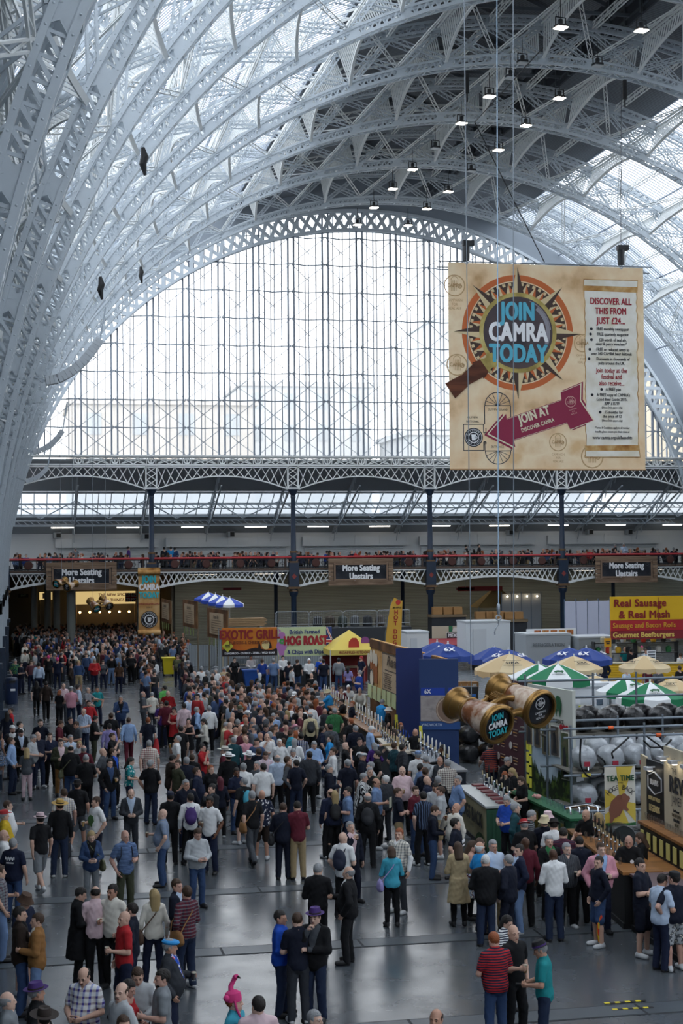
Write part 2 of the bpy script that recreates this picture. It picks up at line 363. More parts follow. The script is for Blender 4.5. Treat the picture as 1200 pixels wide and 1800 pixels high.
def glazing_bars():
    g = MB(); q = np.linspace(PG0, PG1, 9)
    for sgn in (0, 1):
        qq = PI-q if sgn else q
        for k in range(27):
            y = -S/2+(k+.5)*S/27; A = arc(qq, RO-.025)+YV*y; g.bars(A[:-1], A[1:], .06, .035, rad(qq[:-1]))
        for a in qq[::2]:
            A = arc(np.array(a), RO-.08); g.bar(A-YV*S/2, A+YV*S/2, .08, .09, rad(np.array(a)))
    return g.mesh('glazing_bars', P('#8b95a2', .6))
gb = glazing_bars()
for y in bayY+[RIBY[9]+S*.45]: struct(put('glazing_bars', gb, None, (0, y, 0)))
# lantern
e = arc(np.array([PL, PI-PL]), RO); xl, xr, zl = e[0][0], e[1][0], e[0][2]
for nm, x in (('left', xl), ('right', xr)):
    g = MB(); g.box((x, (Y0+Y1)/2, zl+1.0), (.12, Y1-Y0, 2.2))
    for k in range(62): g.box((x+(.12 if x < XC else -.12), Y0+2.0+k*2.07, zl+1.0), (.16, .16, 2.2), 1)
    for z in (.2, .9, 1.6): g.box((x+(.1 if x < XC else -.1), (Y0+Y1)/2, zl+z), (.1, Y1-Y0, .1), 1)
    struct(g.build('wall_lantern_'+nm, [P('#3f444b', .8), P('#5b626a', .7)]))
g = MB(); zt = zl+2.05
for s in (-1, 1):
    a, c = (XC+s*(XC-xl+.5), zt-.05), (XC, zt+2.0)
    g.hexes(np.array([[(x, y, z+dz) for x, z in (a, c) for dz in (0, .12) for y in (Y0, Y1)]]))
struct(g.build('ceiling', BOARD))
g = MB()
for y in bayY:
    for dy in (-S/2, -S/6, S/6): 
        for s in (-1, 1): g.bar((XC+s*(XC-xl), y+dy, zt-.1), (XC, y+dy, zt+1.9), .16, .2)
        g.bar((xl, y+dy, zl+.25), (xr, y+dy, zl+.25), .14, .16)
struct(g.build('trim_lantern_rafters', P('#6d747c', .6)))

# ---- side walls and the end behind the camera (close the hall)
WALLG = P('#99a0a6', .8, var=.08, name='painted_wall')
for nm, x in (('left', FX0+.6), ('right', FX1-.6)):
    g = MB(); g.box((x, (Y0+Y1)/2, 2.6), (.3, Y1-Y0, 6.2))
    struct(g.build('wall_'+nm, WALLG))
g = MB(); g.box((XC, Y0-.2, 7), (66, .3, 14.5)); struct(g.build('wall_back', WALLG))
root = struct(put('window_30', None)); g = MB()       # the glazed gable behind the photographer
for k in range(25): g.box((XC-31+k*S/4, Y0-.2, 27), (.25, .3, 26))
for k in range(6): g.box((XC, Y0-.2, 14.5+k*4.2), (64, .3, .2))
g.build('frame', P('#78828f', .5), root)
g = MB(); g.box((XC, Y0-.3, 27.2), (64, .03, 26)); g.build('pane', GLAZ, root)

# ---- gable: pierced arch ring, glazed screen, lattice transom girder
g = MB(); q = np.linspace(0.16, PI-.16, 97)
for yy in (YG-.35, YG+.15):
    for r, w in ((R+.07, .22), (R+1.5, .2)): A = arc(q, r)+YV*yy; g.bars(A[:-1], A[1:], .12, w, rad(q[:-1]))
    m = 92; qq = np.linspace(.16, PI-.16, m+1)
    A = arc(qq, R+.15)+YV*yy; B = arc(qq, R+1.42)+YV*yy
    if yy < YG-.1: g.bars(A[:-1], B[1:], .27, .03, YV); g.bars(A[1:]+YV*.04, B[:-1]+YV*.04, .27, .03, YV)
A = arc(q, R+.02); g.bars((A+YV*(YG-.1))[:-1], (A+YV*(YG-.1))[1:], .65, .05, rad(q[:-1]))
struct(g.build('gable_arch', IRON))
g = MB()
for i in range(48):                    # solid gable above the arch, up to the roof
    a0, a1 = i*PI/48, (i+1)*PI/48
    g.hexes(np.array([[arc(np.array(a), r)+YV*y for r in (R+1.55, R+7.2) for a in (a0, a1) for y in (YG-.3, YG+.5)]]))
struct(g.build('wall_gable', P('#868f98', .7)))
WB = P('#78828f', .5, name='window_iron'); ZS = 14.45
def ztop(x): return ZC+math.sqrt(max(0, (R+1.4)**2-(x-XC)**2))
root = struct(put('window_1', None, None, (0, 0, 0)))
fr, di, gl, hz = MB(), MB(), MB(), MB(); SP = S/4; xs0 = 9.10
def yz(x):                              # pleated screen: main mullions forward, middle ones set back
    t = ((x-xs0)/SP) % 1; return YG+.05+.6*(1-abs(2*t-1))
ks = range(-4, 18)
for k in ks:
    x = xs0+k*SP
    for dx, kind in ((-.22, 0), (.22, 0), (SP*.25, 1), (SP*.5-.13, 2), (SP*.5+.13, 2), (SP*.75, 1)):
        xx = x+dx; z1 = ztop(xx)
        if abs(xx-XC) > R+1.2 or z1 < ZS+.4: continue
        w, d = ((.11, .3), (.065, .14), (.05, .22))[kind]
        fr.bar((xx, yz(x if kind == 0 else xx), ZS), (xx, yz(x if kind == 0 else xx), z1), w, d, YV)
    zz = ZS
    rows = 9; step = 2.03
    for j in range(rows):
        z = ZS+.1+j*step
        for xa, xb in ((x, x+SP/2), (x+SP/2, x+SP)):
            if min(ztop(xa), ztop(xb)) > z and abs(xa-XC) < R+1 and abs(xb-XC) < R+1:
                hz.bar((xa, yz(xa)-.12, z), (xb, yz(xb-1e-4)-.12, z), .055, .08)
                zm = z+step/2
                am = (xa, xb) if xb > xa and abs(xa-x) < 1e-6 else (xb, xa)
                if min(ztop(xa), ztop(xb)) > z+step:
                    for zz in (z, z+step): di.bar((am[0], yz(am[0]+1e-4)-.14, zz), (am[1], yz(am[1]-1e-4)-.14, zm), .04, .04)
    for xa, xb in ((x, x+SP/2), (x+SP/2, x+SP)):
        if abs(xa-XC) > R+1.4 or abs(xb-XC) > R+1.4: continue
        za, zb = ztop(xa), ztop(xb)
        if min(za, zb) < ZS: continue
        V = [(xa, yz(xa)+.2, ZS), (xb, yz(xb-1e-4)+.2, ZS), (xb, yz(xb-1e-4)+.2, zb), (xa, yz(xa)+.2, za)]
        gl.add(V, [[0, 1, 2, 3]])
fr.build('frame', WB, root); hz.build('cross_bar', P('#8a949e', .5), root); di.build('brace', P('#98a2ac', .5), root); gl.build('pane', WGL, root)

# transom: pierced band over deep lattice arches, on columns
CX = [9.10+S*i for i in range(-1, 6)]
g = MB(); yb = YG-.25
for z, w, h in ((14.5, .5, .12), (13.86, .34, .12), (14.4, .3, .06), (13.15+.55, .3, .06)): g.box((XC, yb, z), (54, w, h))
for k in range(-2, 19):
    x = 9.10+k*SP
    g.ring(x, 14.17, .17, .26, yb-.04, .08, 16); g.box((x, yb, 14.17), (.08, .1, .66)); 
    for s in (-1, 1): g.box((x+s*.33, yb, 14.17), (.05, .12, .66))
    for a, c in ((.4, 1.3), (1.3, .4), (1.3, 2.2), (2.2, 1.3), (.4, 2.2), (2.2, .4)): g.bar((x+a, yb+.02*(a > c), 13.92), (x+c, yb+.02*(a > c), 14.44), .06, .03, YV)
for i, x0 in enumerate(CX[:-1]):
    n = 15; a0, a1 = x0+.42, x0+S-.42; xx = np.linspace(a0, a1, 41); t = (xx-a0)/(a1-a0)*2-1; zb = 13.05-.95*np.abs(t)**2
    A = np.stack([xx, 0*xx+yb, zb], 1); g.bars(A[:-1], A[1:], .3, .09); g.box(((a0+a1)/2, yb, 13.72), (a1-a0, .2, .08))
    for j in range(n+1):
        xj = a0+(a1-a0)*j/n
        for s in (-1, 1):
            xk = xj+s*(a1-a0)/n*1.0
            if a0-.01 <= xk <= a1+.01:
                tt = (xk-a0)/(a1-a0)*2-1; g.bar((xj, yb+.02*s, 13.72), (xk, yb+.02*s, 13.05-.95*tt*tt), .06, .03, YV)
for x in CX:
    for s in (-.38, .38): g.box((x+s, yb, 13.0), (.09, .3, 1.75))
    g.box((x, yb, 12.16), (.95, .5, .12))
    for z in (12.55, 13.0, 13.45): g.bar((x-.36, yb-.04, z-.25), (x+.36, yb-.04, z+.25), .06, .03, YV); g.bar((x+.36, yb, z-.25), (x-.36, yb, z+.25), .06, .03, YV)
struct(g.build('gallery_girder', IRON_W))
GD = P('#23262a', .6); BRONZE = P('#6b5238', .5, .3)
for x in CX:                             # columns of the gallery front
    g = MB(); M = Matrix.Translation((x, yb, 0))
    g.lathe([(.30, 0), (.30, .5), (.21, .6), (.20, 4.2), (.3, 4.35), (.36, 4.6), (.30, 4.85)], 16, M)
    g.box((x, yb, 5.75), (.72, .62, 1.9)); g.box((x, yb, 6.72), (.6, .56, .2), 1); g.box((x, yb, 4.86), (.86, .8, .16), 1)
    g.lathe([(.22, 6.8), (.24, 7.5), (.20, 7.6), (.17, 11.4), (.2, 11.55), (.17, 11.62), (.36, 12.0), (.42, 12.1)], 16, M)
    g.lathe([(.25, 7.42), (.27, 7.5), (.25, 7.58)], 16, M, 1)
    g.lathe([(.31, 4.5), (.37, 4.62), (.31, 4.74)], 16, M, 1)
    g.prism([(x-.18, 5.7), (x, 5.9), (x+.18, 5.7), (x, 5.5)], yb-.33, .03, 2)
    struct(g.build('gallery_column', [NAVY, BRONZE, P('#8e3a34', .5)], smooth=40))
# gallery deck, its lattice arches and balustrade
g = MB(); g.box((XC, 119.5, 6.05), (56, 12.2, .28)); struct(g.build('floor_gallery', P('#6f7479', .8)))
g = MB(); yf = 113.3; g.box((XC, yf, 6.24), (54, .35, .14), 1); g.box((XC, yf, 6.10), (54, .3, .07))
for i, x0 in enumerate(CX[:-1]):
    a0, a1 = x0+.4, x0+S-.4; xx = np.linspace(a0, a1, 33); t = (xx-a0)/(a1-a0)*2-1; zb = 5.55-.55*t*t
    A = np.stack([xx, 0*xx+yf, zb], 1); g.bars(A[:-1], A[1:], .25, .16); n = 24
    for j in range(n+1):
        xj = a0+(a1-a0)*j/n
        for s in (-1, 1):
            xk = xj+s*(a1-a0)/n*1.2
            if a0-.01 <= xk <= a1+.01: tt = (xk-a0)/(a1-a0)*2-1; g.bar((xj, yf+.02*s, 6.1), (xk, yf+.02*s, 5.6-.55*tt*tt), .07, .03, YV)
struct(g.build('gallery_arches', [IRON_W, P('#5a4a40', .7)]))
g = MB(); g.tube([(CX[0]-3, yf-.05, 7.1), (CX[-1]+2, yf-.05, 7.1)], .085, 10, 1); g.box((XC, yf, 6.38), (54, .1, .1)); g.box((XC, yf, 6.98), (54, .06, .05))
for k in range(180):
    x = CX[0]-2+k*.3; g.bar((x, yf, 6.4), (x, yf, 6.98), .03, .03)
    if k % 2: g.ring(x, 6.68, .1, .13, yf-.02, .03, 10)
for i in range(len(CX)-1):
    for f in (1/6, .5, 5/6): x = CX[i]+S*f+.2; g.box((x+.9, yf-.02, 6.68), (.12, .14, .75), 2)
struct(g.build('gallery_railing', [GD, P('#b0383c', .35), P('#3b2e28', .6)]))
MED = P('#3a2b24', .7)
for i in range(len(CX)-1):
    for f in (.16, .38, .62, .84):
        t = tag(MB().lathe([(.0, 0), (.31, 0), (.31, .05), (.24, .07), (.22, .04), (.0, .05)], 20, Matrix.Translation((CX[i]+S*f, yf-.07, 6.68))@Matrix.Rotation(PI/2, 4, 'X'), 0, False).build('railing_medallion', [MED], smooth=50), 'round bronze medallion fixed to the dark balustrade of the gallery', 'medallion', 'medallions along the gallery balustrade')
        e = MB(); e.lathe([(.25, .05), (.295, .075), (.25, .09)], 20, Matrix.Translation((CX[i]+S*f, yf-.07, 6.68))@Matrix.Rotation(PI/2, 4, 'X')); e.build('rim', P('#4c2a24', .7), t)
# gallery back wall with roller shutters, lean-to glazed roof and its trusses
yb2 = 124.6
SHUT = two_tone('slat', ['#adb2b6', '#d5d8da'], 3.1, .6, axis='Z', name='roller_shutter'); CREAM = two_tone('slat', ['#8d8f82', '#b4b5a6'], 2.6, .7, axis='Z', name='cream_shutter')
g = MB(); g.box((XC+2, yb2+.2, 7.8), (62, .3, 3.4)); struct(g.build('wall_gallery', P('#d9dcde', .7)))
sx = 11.3; n = 2
while sx < 47:
    L = 9.5 if n % 3 else 8.2; o = struct(put('window_%d' % n, None, None, (sx, yb2, 0)))
    a = MB(); a.box((L/2, -.05, 7.15), (L, .08, 1.7)); a.build('shutter', SHUT, o)
    a = MB(); a.box((L/2, -.25, 8.3), (L+.4, .45, .72)); 
    for k in range(1, 4): a.box((L*k/4, -.5, 8.45), (.05, .05, .7))
    a.build('shutter_box', P('#cdd1d4', .6), o); sx += L+1.5; n += 1
o = struct(put('window_%d' % n, None, None, (2.5, yb2, 0))); a = MB(); a.box((4, -.05, 7.15), (7.6, .08, 1.7)); a.build('shutter', SHUT, o); a = MB(); a.box((4, -.25, 8.3), (8, .45, .72)); a.build('shutter_box', P('#cdd1d4', .6), o)
def lz(y): return 14.3-.48*(y-113.7)
def slab(y0, y1, t=.1):
    return MB().hexes(np.array([[(x, y, lz(y)+d) for x in (-3, 58) for y in (y0, y1) for d in (0, t)]]))
struct(slab(113.9, 118.2).build('ceiling_gallery_boarding', P('#8f959a', .8))); struct(slab(121.7, 125).build('ceiling_gallery_boarding', P('#9aa0a5', .8)))
struct(slab(118.2, 121.7, .02).build('window_gallery_glazing', glass_mat('gallery_glass', (.5, .53, .56), .05, .3)))
g = MB()
for k in range(60): x = -2+k*.95; g.bar((x, 118.2, lz(118.2)-.05), (x, 121.7, lz(121.7)-.05), .06, .1)
for y in (118.2, 119.9, 121.7): g.box((XC, y, lz(y)-.1), (57, .12, .16))
for k in range(14):
    x = CX[0]+k*S/2
    a, c = np.array((x, 113.9, lz(113.9)-.2)), np.array((x, 124.5, lz(124.5)-.1)); g.bar(a, c, .16, .14); e = np.array((x, 120.5, lz(120.5)-1.0))
    g.bar((x, 114, 12.4), e, .1, .1); g.bar(e, c, .1, .1)
    for t in np.linspace(.1, .9, 9): p = a+(c-a)*t; q2 = a+(c-a)*(t+.06)-np.array((0, 0, .5+.4*t)); g.bar(p, q2, .05, .06)
    g.bar((x, 119, lz(119)-.3), (x+S/4, 121.5, lz(121.5)-.4), .06, .08); g.bar((x+S/2, 119, lz(119)-.3), (x+S/4, 121.5, lz(121.5)-.4), .06, .08)
for y in (119.3, 121.9):
    for z in (-.35, -.75): g.box((XC, y, lz(y)+z), (56, .1, .08))
    for k in range(110): x = -2+k*.5; g.bar((x, y, lz(y)-.35), (x+.5, y, lz(y)-.75), .05, .03, YV)
g.box((XC, 123.3, 9.75), (56, .35, .25))
struct(g.build('gallery_roof_truss', P('#aeb6bd', .6)))
TUBE = P('#fff6e6', .5, emit=8., name='lit_tube'); FILL_PANEL = P('#fff1dc', .5, emit=1.6, name='fill_panel')
for k in range(11):
    x = 3+k*5.0; t = thing('strip_or_fill_light', 'white fluorescent strip light under the gallery roof beam', 'light', (x, 122.2, 9.5), 0, 'strip lights under the gallery roof')
    a = MB(); a.box((0, 0, .05), (1.8, .2, .08)); a.build('housing', P('#d7dadc', .5), t); a = MB(); a.tube([(-.85, 0, -.02), (.85, 0, -.02)], .035, 8); a.build('tube', TUBE, t)
for k in range(8):  # added fill: glowing panels that brighten the space under the gallery deck
    x = 13.5+k*5.2; t = thing('strip_or_fill_light', 'lit strip light under the gallery deck between the cream shutters and columns', 'light', (x, 120.0, 5.8), 0, 'strip lights under the gallery deck')
    a = MB(); a.box((0, 0, .06), (2.2, 1.5, .08)); a.build('housing', P('#d7dadc', .5), t); a = MB(); a.box((0, 0, .02), (2.1, 1.4, .05)); a.build('tube', FILL_PANEL, t)
# under the gallery: back wall of cream shutters, columns, side returns
g = MB(); g.box((35, 123.4, 2.95), (46.6, .3, 5.9)); struct(g.build('wall_far', CREAM))
g = MB(); g.box((57.6, 118.5, 6), (.3, 12.2, 14)); g.box((-4.4, 118.5, 5), (.3, 11.5, 10)); struct(g.build('wall_end', WALLG))
g = MB(); g.box((7, 133, 2.95), (26, .3, 5.9)); struct(g.build('wall_far_hall', P('#5f5c55', .8)))
g = MB(); g.box((11.6, 128.2, 2.95), (.3, 9.5, 5.9)); g.box((-4.5, 123, 2.95), (.3, 21, 5.9)); struct(g.build('wall_return', P('#77746b', .8)))
g = MB(); g.box((4, 129, 6.0), (18, 9, .25)); struct(g.build('ceiling_far_hall', P('#4c4a45', .8)))
for px in (60, 84, 100, 125, 248):
    p = atY(px, 1100, {60: 127, 84: 127, 100: 124, 125: 117.5, 248: 117.5}[px]); w = .32 if px in (125, 248) else .26
    g = MB(); g.lathe([(w+.1, 0), (w+.1, .3), (w, .4), (w, 5.5), (w+.12, 5.8), (w+.12, 5.92)], 20); struct(g.build('column', P('#aab0aa', .6), None, (p[0], p[1], 0), smooth=40))
for px in (485, 708, 1078):
    p = atY(px, 1100, 119.5); g = MB(); g.lathe([(.2, 0), (.2, .4), (.15, .5), (.15, 5.3), (.3, 5.6), (.3, 5.92)], 16); struct(g.build('column', NAVY, None, (p[0], p[1], 0), smooth=40))
# ================================================================ things hung in the hall
RED = P('#a02c38', .8); TEAL = P('#2fb3bf', .7); TEAL2 = P('#5ab4cc', .7); WHITE = P('#f1f2f4', .7); INK = P('#22252c', .8); BLACKM = P('#121316', .6); CREAMP = P('#e3d9bd', .8)
PARCH = two_tone('cloud', ['#c29c70', '#e8c9a0', '#f1dcb9', '#debb8c'], .5, .85, name='parchment'); PARCH2 = two_tone('cloud', ['#a8743c', '#d3a468', '#e0bd8a'], 1.2, .85, name='parchment'); SCROLL = two_tone('cloud', ['#d8d0b8', '#e9e6dc', '#dcd6c6'], .8, .85, name='scroll_paper'); BURN = two_tone('cloud', ['#8a5a26', '#b98d54', '#d9bd8c'], 1.5, .85, name='burnt_paper')
ORNG = P('#c4693a', .85); DKBR = P('#4a3a33', .85); SEPIA = P('#b59468', .9)
# ---- floodlights under the lantern
LED = P('#fff3e0', .5, emit=14., name='lamp_face'); LEDOFF = P('#9fa4a8', .3)
def floodlight(i, px, py, Y, on=True):
    p = atY(px, py, Y); lab = ('lit' if on else 'unlit')
    t = thing('floodlight', lab+' floodlight hung under the dark lantern, '+ORD[i], 'light', p, .2); t.scale = (.78, .78, .78)
    g = MB(); g.box((0, 0, .12), (.55, .5, .16)); g.lathe([(.09, .2), (.13, .3), (.13, .5), (.05, .55)], 10); g.build('housing', DARK, t)
    g = MB(); g.bars([(-.32, 0, .1), (.32, 0, .1), (-.32, 0, .62)], [(-.32, 0, .62), (.32, 0, .62), (.32, 0, .62)], .05, .04, (0, 1, 0)); g.tube([(0, 0, .6), (0, 0, 1.6)], .02, 6); g.build('bracket', DARK, t)
    g = MB(); g.box((0, 0, .03), (.62, .56, .05)); g.build('lens', LED if on else LEDOFF, t)
FL = [(985, 50, 64, 1), (1127, 55, 64, 1), (860, 171, 74.5, 1), (983, 174, 74.5, 1), (811, 218, 80, 1), (924, 222, 80, 1), (876, 265, 84, 1), (725, 299, 91, 1), (690, 333, 96, 1), (788, 338, 95, 1), (657, 366, 101, 1), (750, 368, 100, 1), (717, 397, 108, 1),
      (628, 396, 108, 1), (918, 112, 70, 0), (1050, 117, 70, 0), (897, 138, 72, 0), (765, 262, 86, 0), (828, 302, 90, 0)]
ORD = ['nearest pair, left of the two', 'nearest pair, top right corner', 'left one in the row above the poster', 'right one in the row above the poster', 'left, just below the second rib', 'right of two, warm, below the second rib', 'single one above the poster by the blue cable', 'left one below the third rib', 'left one of the fourth row',
       'right one of the fourth row', 'left one of the fifth row', 'right one of the fifth row', 'farthest right, against the arch holes', 'farthest left, against the arch holes', 'dark one left between the two nearest ribs', 'dark one right between the two nearest ribs', 'round dark one at the second rib', 'dark one left above the fourth rib', 'dark one right beside the blue cable']
for i, (x, y, Y, on) in enumerate(FL): floodlight(i, x, y, Y, on)
# ---- the big membership poster
BY = 72.7; tl, br = atY(787, 461, BY), atY(1134, 826, BY); BW = br[0]-tl[0]; BH = tl[2]-br[2]
ban = thing('hanging_poster', 'huge tan JOIN CAMRA TODAY poster with compass and magnifying glass hung from the roof', 'poster', (tl[0], BY, br[2]))
def bx(px): return (px-786)/347*BW       # printed layout measured on the poster
def bz(py, px=960): return (826-py+(px-960)*.011)/365*BH
def pol(cx, cz, pts, y=-.012, t=.008, m=0, g=None): g.prism([(cx+a, cz+b) for a, b in pts], y, t, m)
g = MB(); g.box((BW/2, .0, BH/2), (BW, .02, BH)); g.build('canvas', PARCH, ban)
g = MB(); g.tube([(-.55, 0, BH+.05), (BW+.5, 0, BH+.05)], .03, 8); g.tube([(-.5, .25, BH-.2), (BW+.45, .25, BH-.2)], .03, 8)
for k in range(24): g.bar((-.4+k*.45, 0, BH+.05), (-.18+k*.45, .25, BH-.2), .02, .02)
g.build('top_truss', STEEL, ban); g = MB(); g.tube([(0, 0, 0), (BW, 0, 0)], .04, 8); g.build('bottom_bar', P('#a9835a', .7), ban)
cx, cz, u = bx(907), bz(583), BW/347     # compass centre
def star(r0, r1, n, a0, w, mats, y):
    for k in range(n):
        a = a0+2*PI*k/n; d = np.array((math.cos(a), math.sin(a))); q = np.array((-d[1], d[0])); c = np.array((cx, cz))
        A, B, C = c+d*r0+q*w, c+d*r1, c+d*r0-q*w; g.prism([tuple(A), tuple(B), tuple(c+d*r0)], y, .006, mats[0]); g.prism([tuple(C), tuple(B), tuple(c+d*r0)], y, .006, mats[1])
g = MB(); g.ring(cx, cz, 88*u, 98*u, -.014, .004, 72, m=0); g.ring(cx, cz, 74*u, 86*u, -.016, .005, 72, m=1)
for k in range(48): a = 2*PI*k/48; g.ring(cx, cz, 80*u, 85*u, -.02, .004, 3, a, a+PI/48, m=2)
g.ring(cx, cz, 60*u, 76*u, -.018, .005, 64, m=1)
star(66*u, 84*u, 32, 0, 7*u, (2, 3), -.024); star(62*u, 112*u, 8, PI/8*0+PI/4*0, 12*u, (2, 1), -.032)
g.build('compass_print', [ORNG, DKBR, P('#d8c49a', .85), ORNG], ban)
LENS = two_tone('cloud', ['#2c2a30', '#4d4347', '#5c4c4a'], .5, .6, name='lens_print'); GOLD = two_tone('cloud', ['#7c6a33', '#b9a65e', '#d5c98c'], .9, .5, name='gold_print'); HAND = two_tone('wood', ['#3a1c12', '#7a452c'], 1.5, .6, axis='X', name='handle_print')
g = MB(); g.ring(cx, cz, 0.001, 61*u, -.045, .006, 64, m=0); g.ring(cx, cz, 61*u, 68*u, -.05, .006, 64, m=1); g.ring(cx, cz, 57*u, 58.5*u, -.053, .004, 40, .1, 1.2, m=2); g.ring(cx, cz, 50*u, 56.5*u, -.053, .004, 30, -.35, .9, m=2)
A, B = np.array((bx(862), bz(632))), np.array((bx(787.5), bz(688))); d = (B-A)/np.linalg.norm(B-A); q = np.array((-d[1], d[0]))
def strip(a, c, w0, w1, m): g.prism([tuple(A+d*a*u+q*w0*u), tuple(A+d*c*u+q*w1*u), tuple(A+d*c*u-q*w1*u), tuple(A+d*a*u-q*w0*u)], -.055, .006, m)
for a, c, w0, w1, m in ((-6, 2, 11, 12, 1), (2, 6, 13, 13, 1), (6, 14, 10, 11, 1), (14, 18, 13, 13, 1), (18, 28, 12, 16, 3), (28, 32, 15, 17, 3), (32, 60, 14, 10, 3), (60, 92, 11, 15, 3)): strip(a, c, w0, w1, m)
g.build('magnifier_print', [LENS, GOLD, P('#8d8a92', .5), HAND], ban)
for s, py, m, sz, sx in (('JOIN', 546, TEAL2, 42, .78), ('CAMRA', 583, WHITE, 43, .82), ('TODAY', 621, TEAL2, 42, .82)): text(s, ban, cx, bz(py, 907), sz*u, m, -.06, sx*.82, .032)
# map, arrow, seals
g = MB()
def ln(x0, y0, x1, y1, w=1.4, y=-.016): g.bar((bx(x0), y, bz(y0, x0)), (bx(x1), y, bz(y1, x1)), w*u, .006, (0, 1, 0))
for X in (847, 893): ln(X, 712, X, 745); ln(X, 775, X, 792)
ln(847, 712, 893, 712); ln(847, 792, 893, 792); ln(810, 745, 845, 745); ln(810, 791, 845, 791); ln(810, 745, 810, 791); ln(845, 745, 845, 760); ln(845, 776, 845, 791); ln(845, 760, 849, 760); ln(845, 776, 849, 776); ln(849, 752, 849, 760); ln(849, 776, 849, 780)
for k in range(1, 8):
    a = PI*k/8; ln(870, 712, 870+22*math.cos(a), 712-22*math.sin(a), .9); ln(870, 792, 870+22*math.cos(a), 792+22*math.sin(a), .9)
g.ring(bx(870), bz(712, 870), 21.5*u, 23*u, -.016, .006, 24, 0, PI); g.ring(bx(870), bz(792, 870), 21.5*u, 23*u, -.016, .006, 24, PI, 2*PI); g.ring(bx(870), bz(712, 870), 3*u, 4*u, -.016, .006, 12, 0, PI)
g.build('map_print', P('#4d4a4c', .8), ban)
for s, x, y, z in (('OLYMPIA GRAND', 870, 719, 5.2), ('OLYMPIA', 826, 733, 5.2), ('NATIONAL', 826, 740, 5.2), ('ENTRANCE', 869, 785, 5.2)): text(s, ban, bx(x), bz(y, x), z*u, INK, -.02, .85)
g = MB(); X, Z = bx(827.5), bz(768, 827); g.ring(X, Z, .001, 16*u, -.018, .005, 32, m=0); g.ring(X, Z, 13.6*u, 14.2*u, -.024, .003, 32, m=1); g.ring(X, Z, 8*u, 9.2*u, -.024, .003, 28, m=1); g.prism([(X-3*u, Z-5*u), (X-4*u, Z+5*u), (X+4*u, Z+5*u), (X+3*u, Z-5*u)], -.024, .003, 1); g.ring(X+4*u, Z, 1.5*u, 2.5*u, -.024, .003, 12, m=1)
g.build('seal_print', [P('#23272f', .8), WHITE], ban)
def around(s, par, X, Z, r, size, mat, a0, da, y, flip=1, sx=.9):
    for k, ch in enumerate(s):
        a = a0-(k-(len(s)-1)/2)*da*flip; text(ch, par, X+r*math.cos(a), Z+r*math.sin(a), size, mat, y, sx, 0, rot=(a-PI/2) if flip > 0 else (a+PI/2))
around('DISCOVER', ban, X, Z, 11.2*u, 4.2*u, WHITE, PI/2, .33, -.026)
around('JOIN CAMRA', ban, X, Z, 11.2*u, 3.4*u, WHITE, -PI/2, .27, -.026, -1)
arrow = [(846, 764), (879, 726), (880, 737), (985, 700), (984, 685), (1022, 669), (1021, 701), (1046, 739), (1002, 756), (995, 743), (893, 776), (896, 790)]
ctr = np.mean([(bx(a), bz(c, a)) for a, c in arrow], 0)
def inset(k): return [tuple(ctr+(np.array((bx(a), bz(c, a)))-ctr)*k) for a, c in arrow]
g = MB(); g.prism(inset(1.0), -.02, .005, 0); g.prism(inset(.955), -.024, .003, 1); g.prism(inset(.925), -.027, .003, 0); g.build('arrow_print', [P('#8c2846', .8), CREAMP], ban)
text('JOIN AT', ban, bx(934), bz(729, 934), 21*u, CREAMP, -.032, .7, .03, rot=.325); text('DISCOVER CAMRA', ban, bx(940), bz(747, 940), 9.5*u, CREAMP, -.032, .74, .02, rot=.325)
def seal(par, X, Z, r, mat, y, lab='CAMRA', cap=True, rot=0., fs=1.):
    g = MB(); g.ring(X, Z, r*.9, r, y, .003, 32); g.prism([(X-r*.35, Z-r*.55), (X-r*.42, Z+r*.5), (X+r*.42, Z+r*.5), (X+r*.35, Z-r*.55)], y, .002); g.build('emblem', mat, par)
seal_m = P('#bd9c70', .9)
def emblem(par, X, Z, r, col, y, rot=0., cap=1, back=None):
    g = MB(); g.ring(X, Z, r*.9, r, y, .004, 32); g.ring(X+r*.5, Z-r*.05, r*.14, r*.22, y, .004, 12)
    for k in range(5): g.box((X-r*.3+k*r*.15, y, Z-r*.02), (r*.05, .004, r*1.0))
    g.ring(X, Z+r*.5, r*.30, r*.36, y, .004, 14, 0, PI); g.build('emblem', col, par); text('CAMRA', par, X-r*.02, Z, r*.5, col, y-.006, .8, .01, rot=rot)
    if cap:
        for k, s in enumerate(('CAMPAIGN', 'FOR', 'REAL ALE')): text(s, par, X+math.sin(rot)*r*(1.35+.38*k), Z-r*(1.35+.38*k), r*.34, col, y-.004, .85, rot=rot)
for X, Y_, r, cap in ((976, 777, 17, 1), (1035, 480, 23, 0), (1022, 600, 17, 1), (797, 500, 20, 1), (800, 640, 20, 1), (1037, 806, 22, 0)):
    if X+r < 1040 or Y_ < 470 or Y_ > 800: emblem(ban, bx(X), min(bz(Y_, X), BH-.6) if Y_ < 490 else max(bz(Y_, X), .65), r*u*.92, seal_m, -.014, 0, cap)
emblem(ban, bx(999), bz(705, 999), 9.6*u, P('#d9a9a0', .8), -.034, .3)
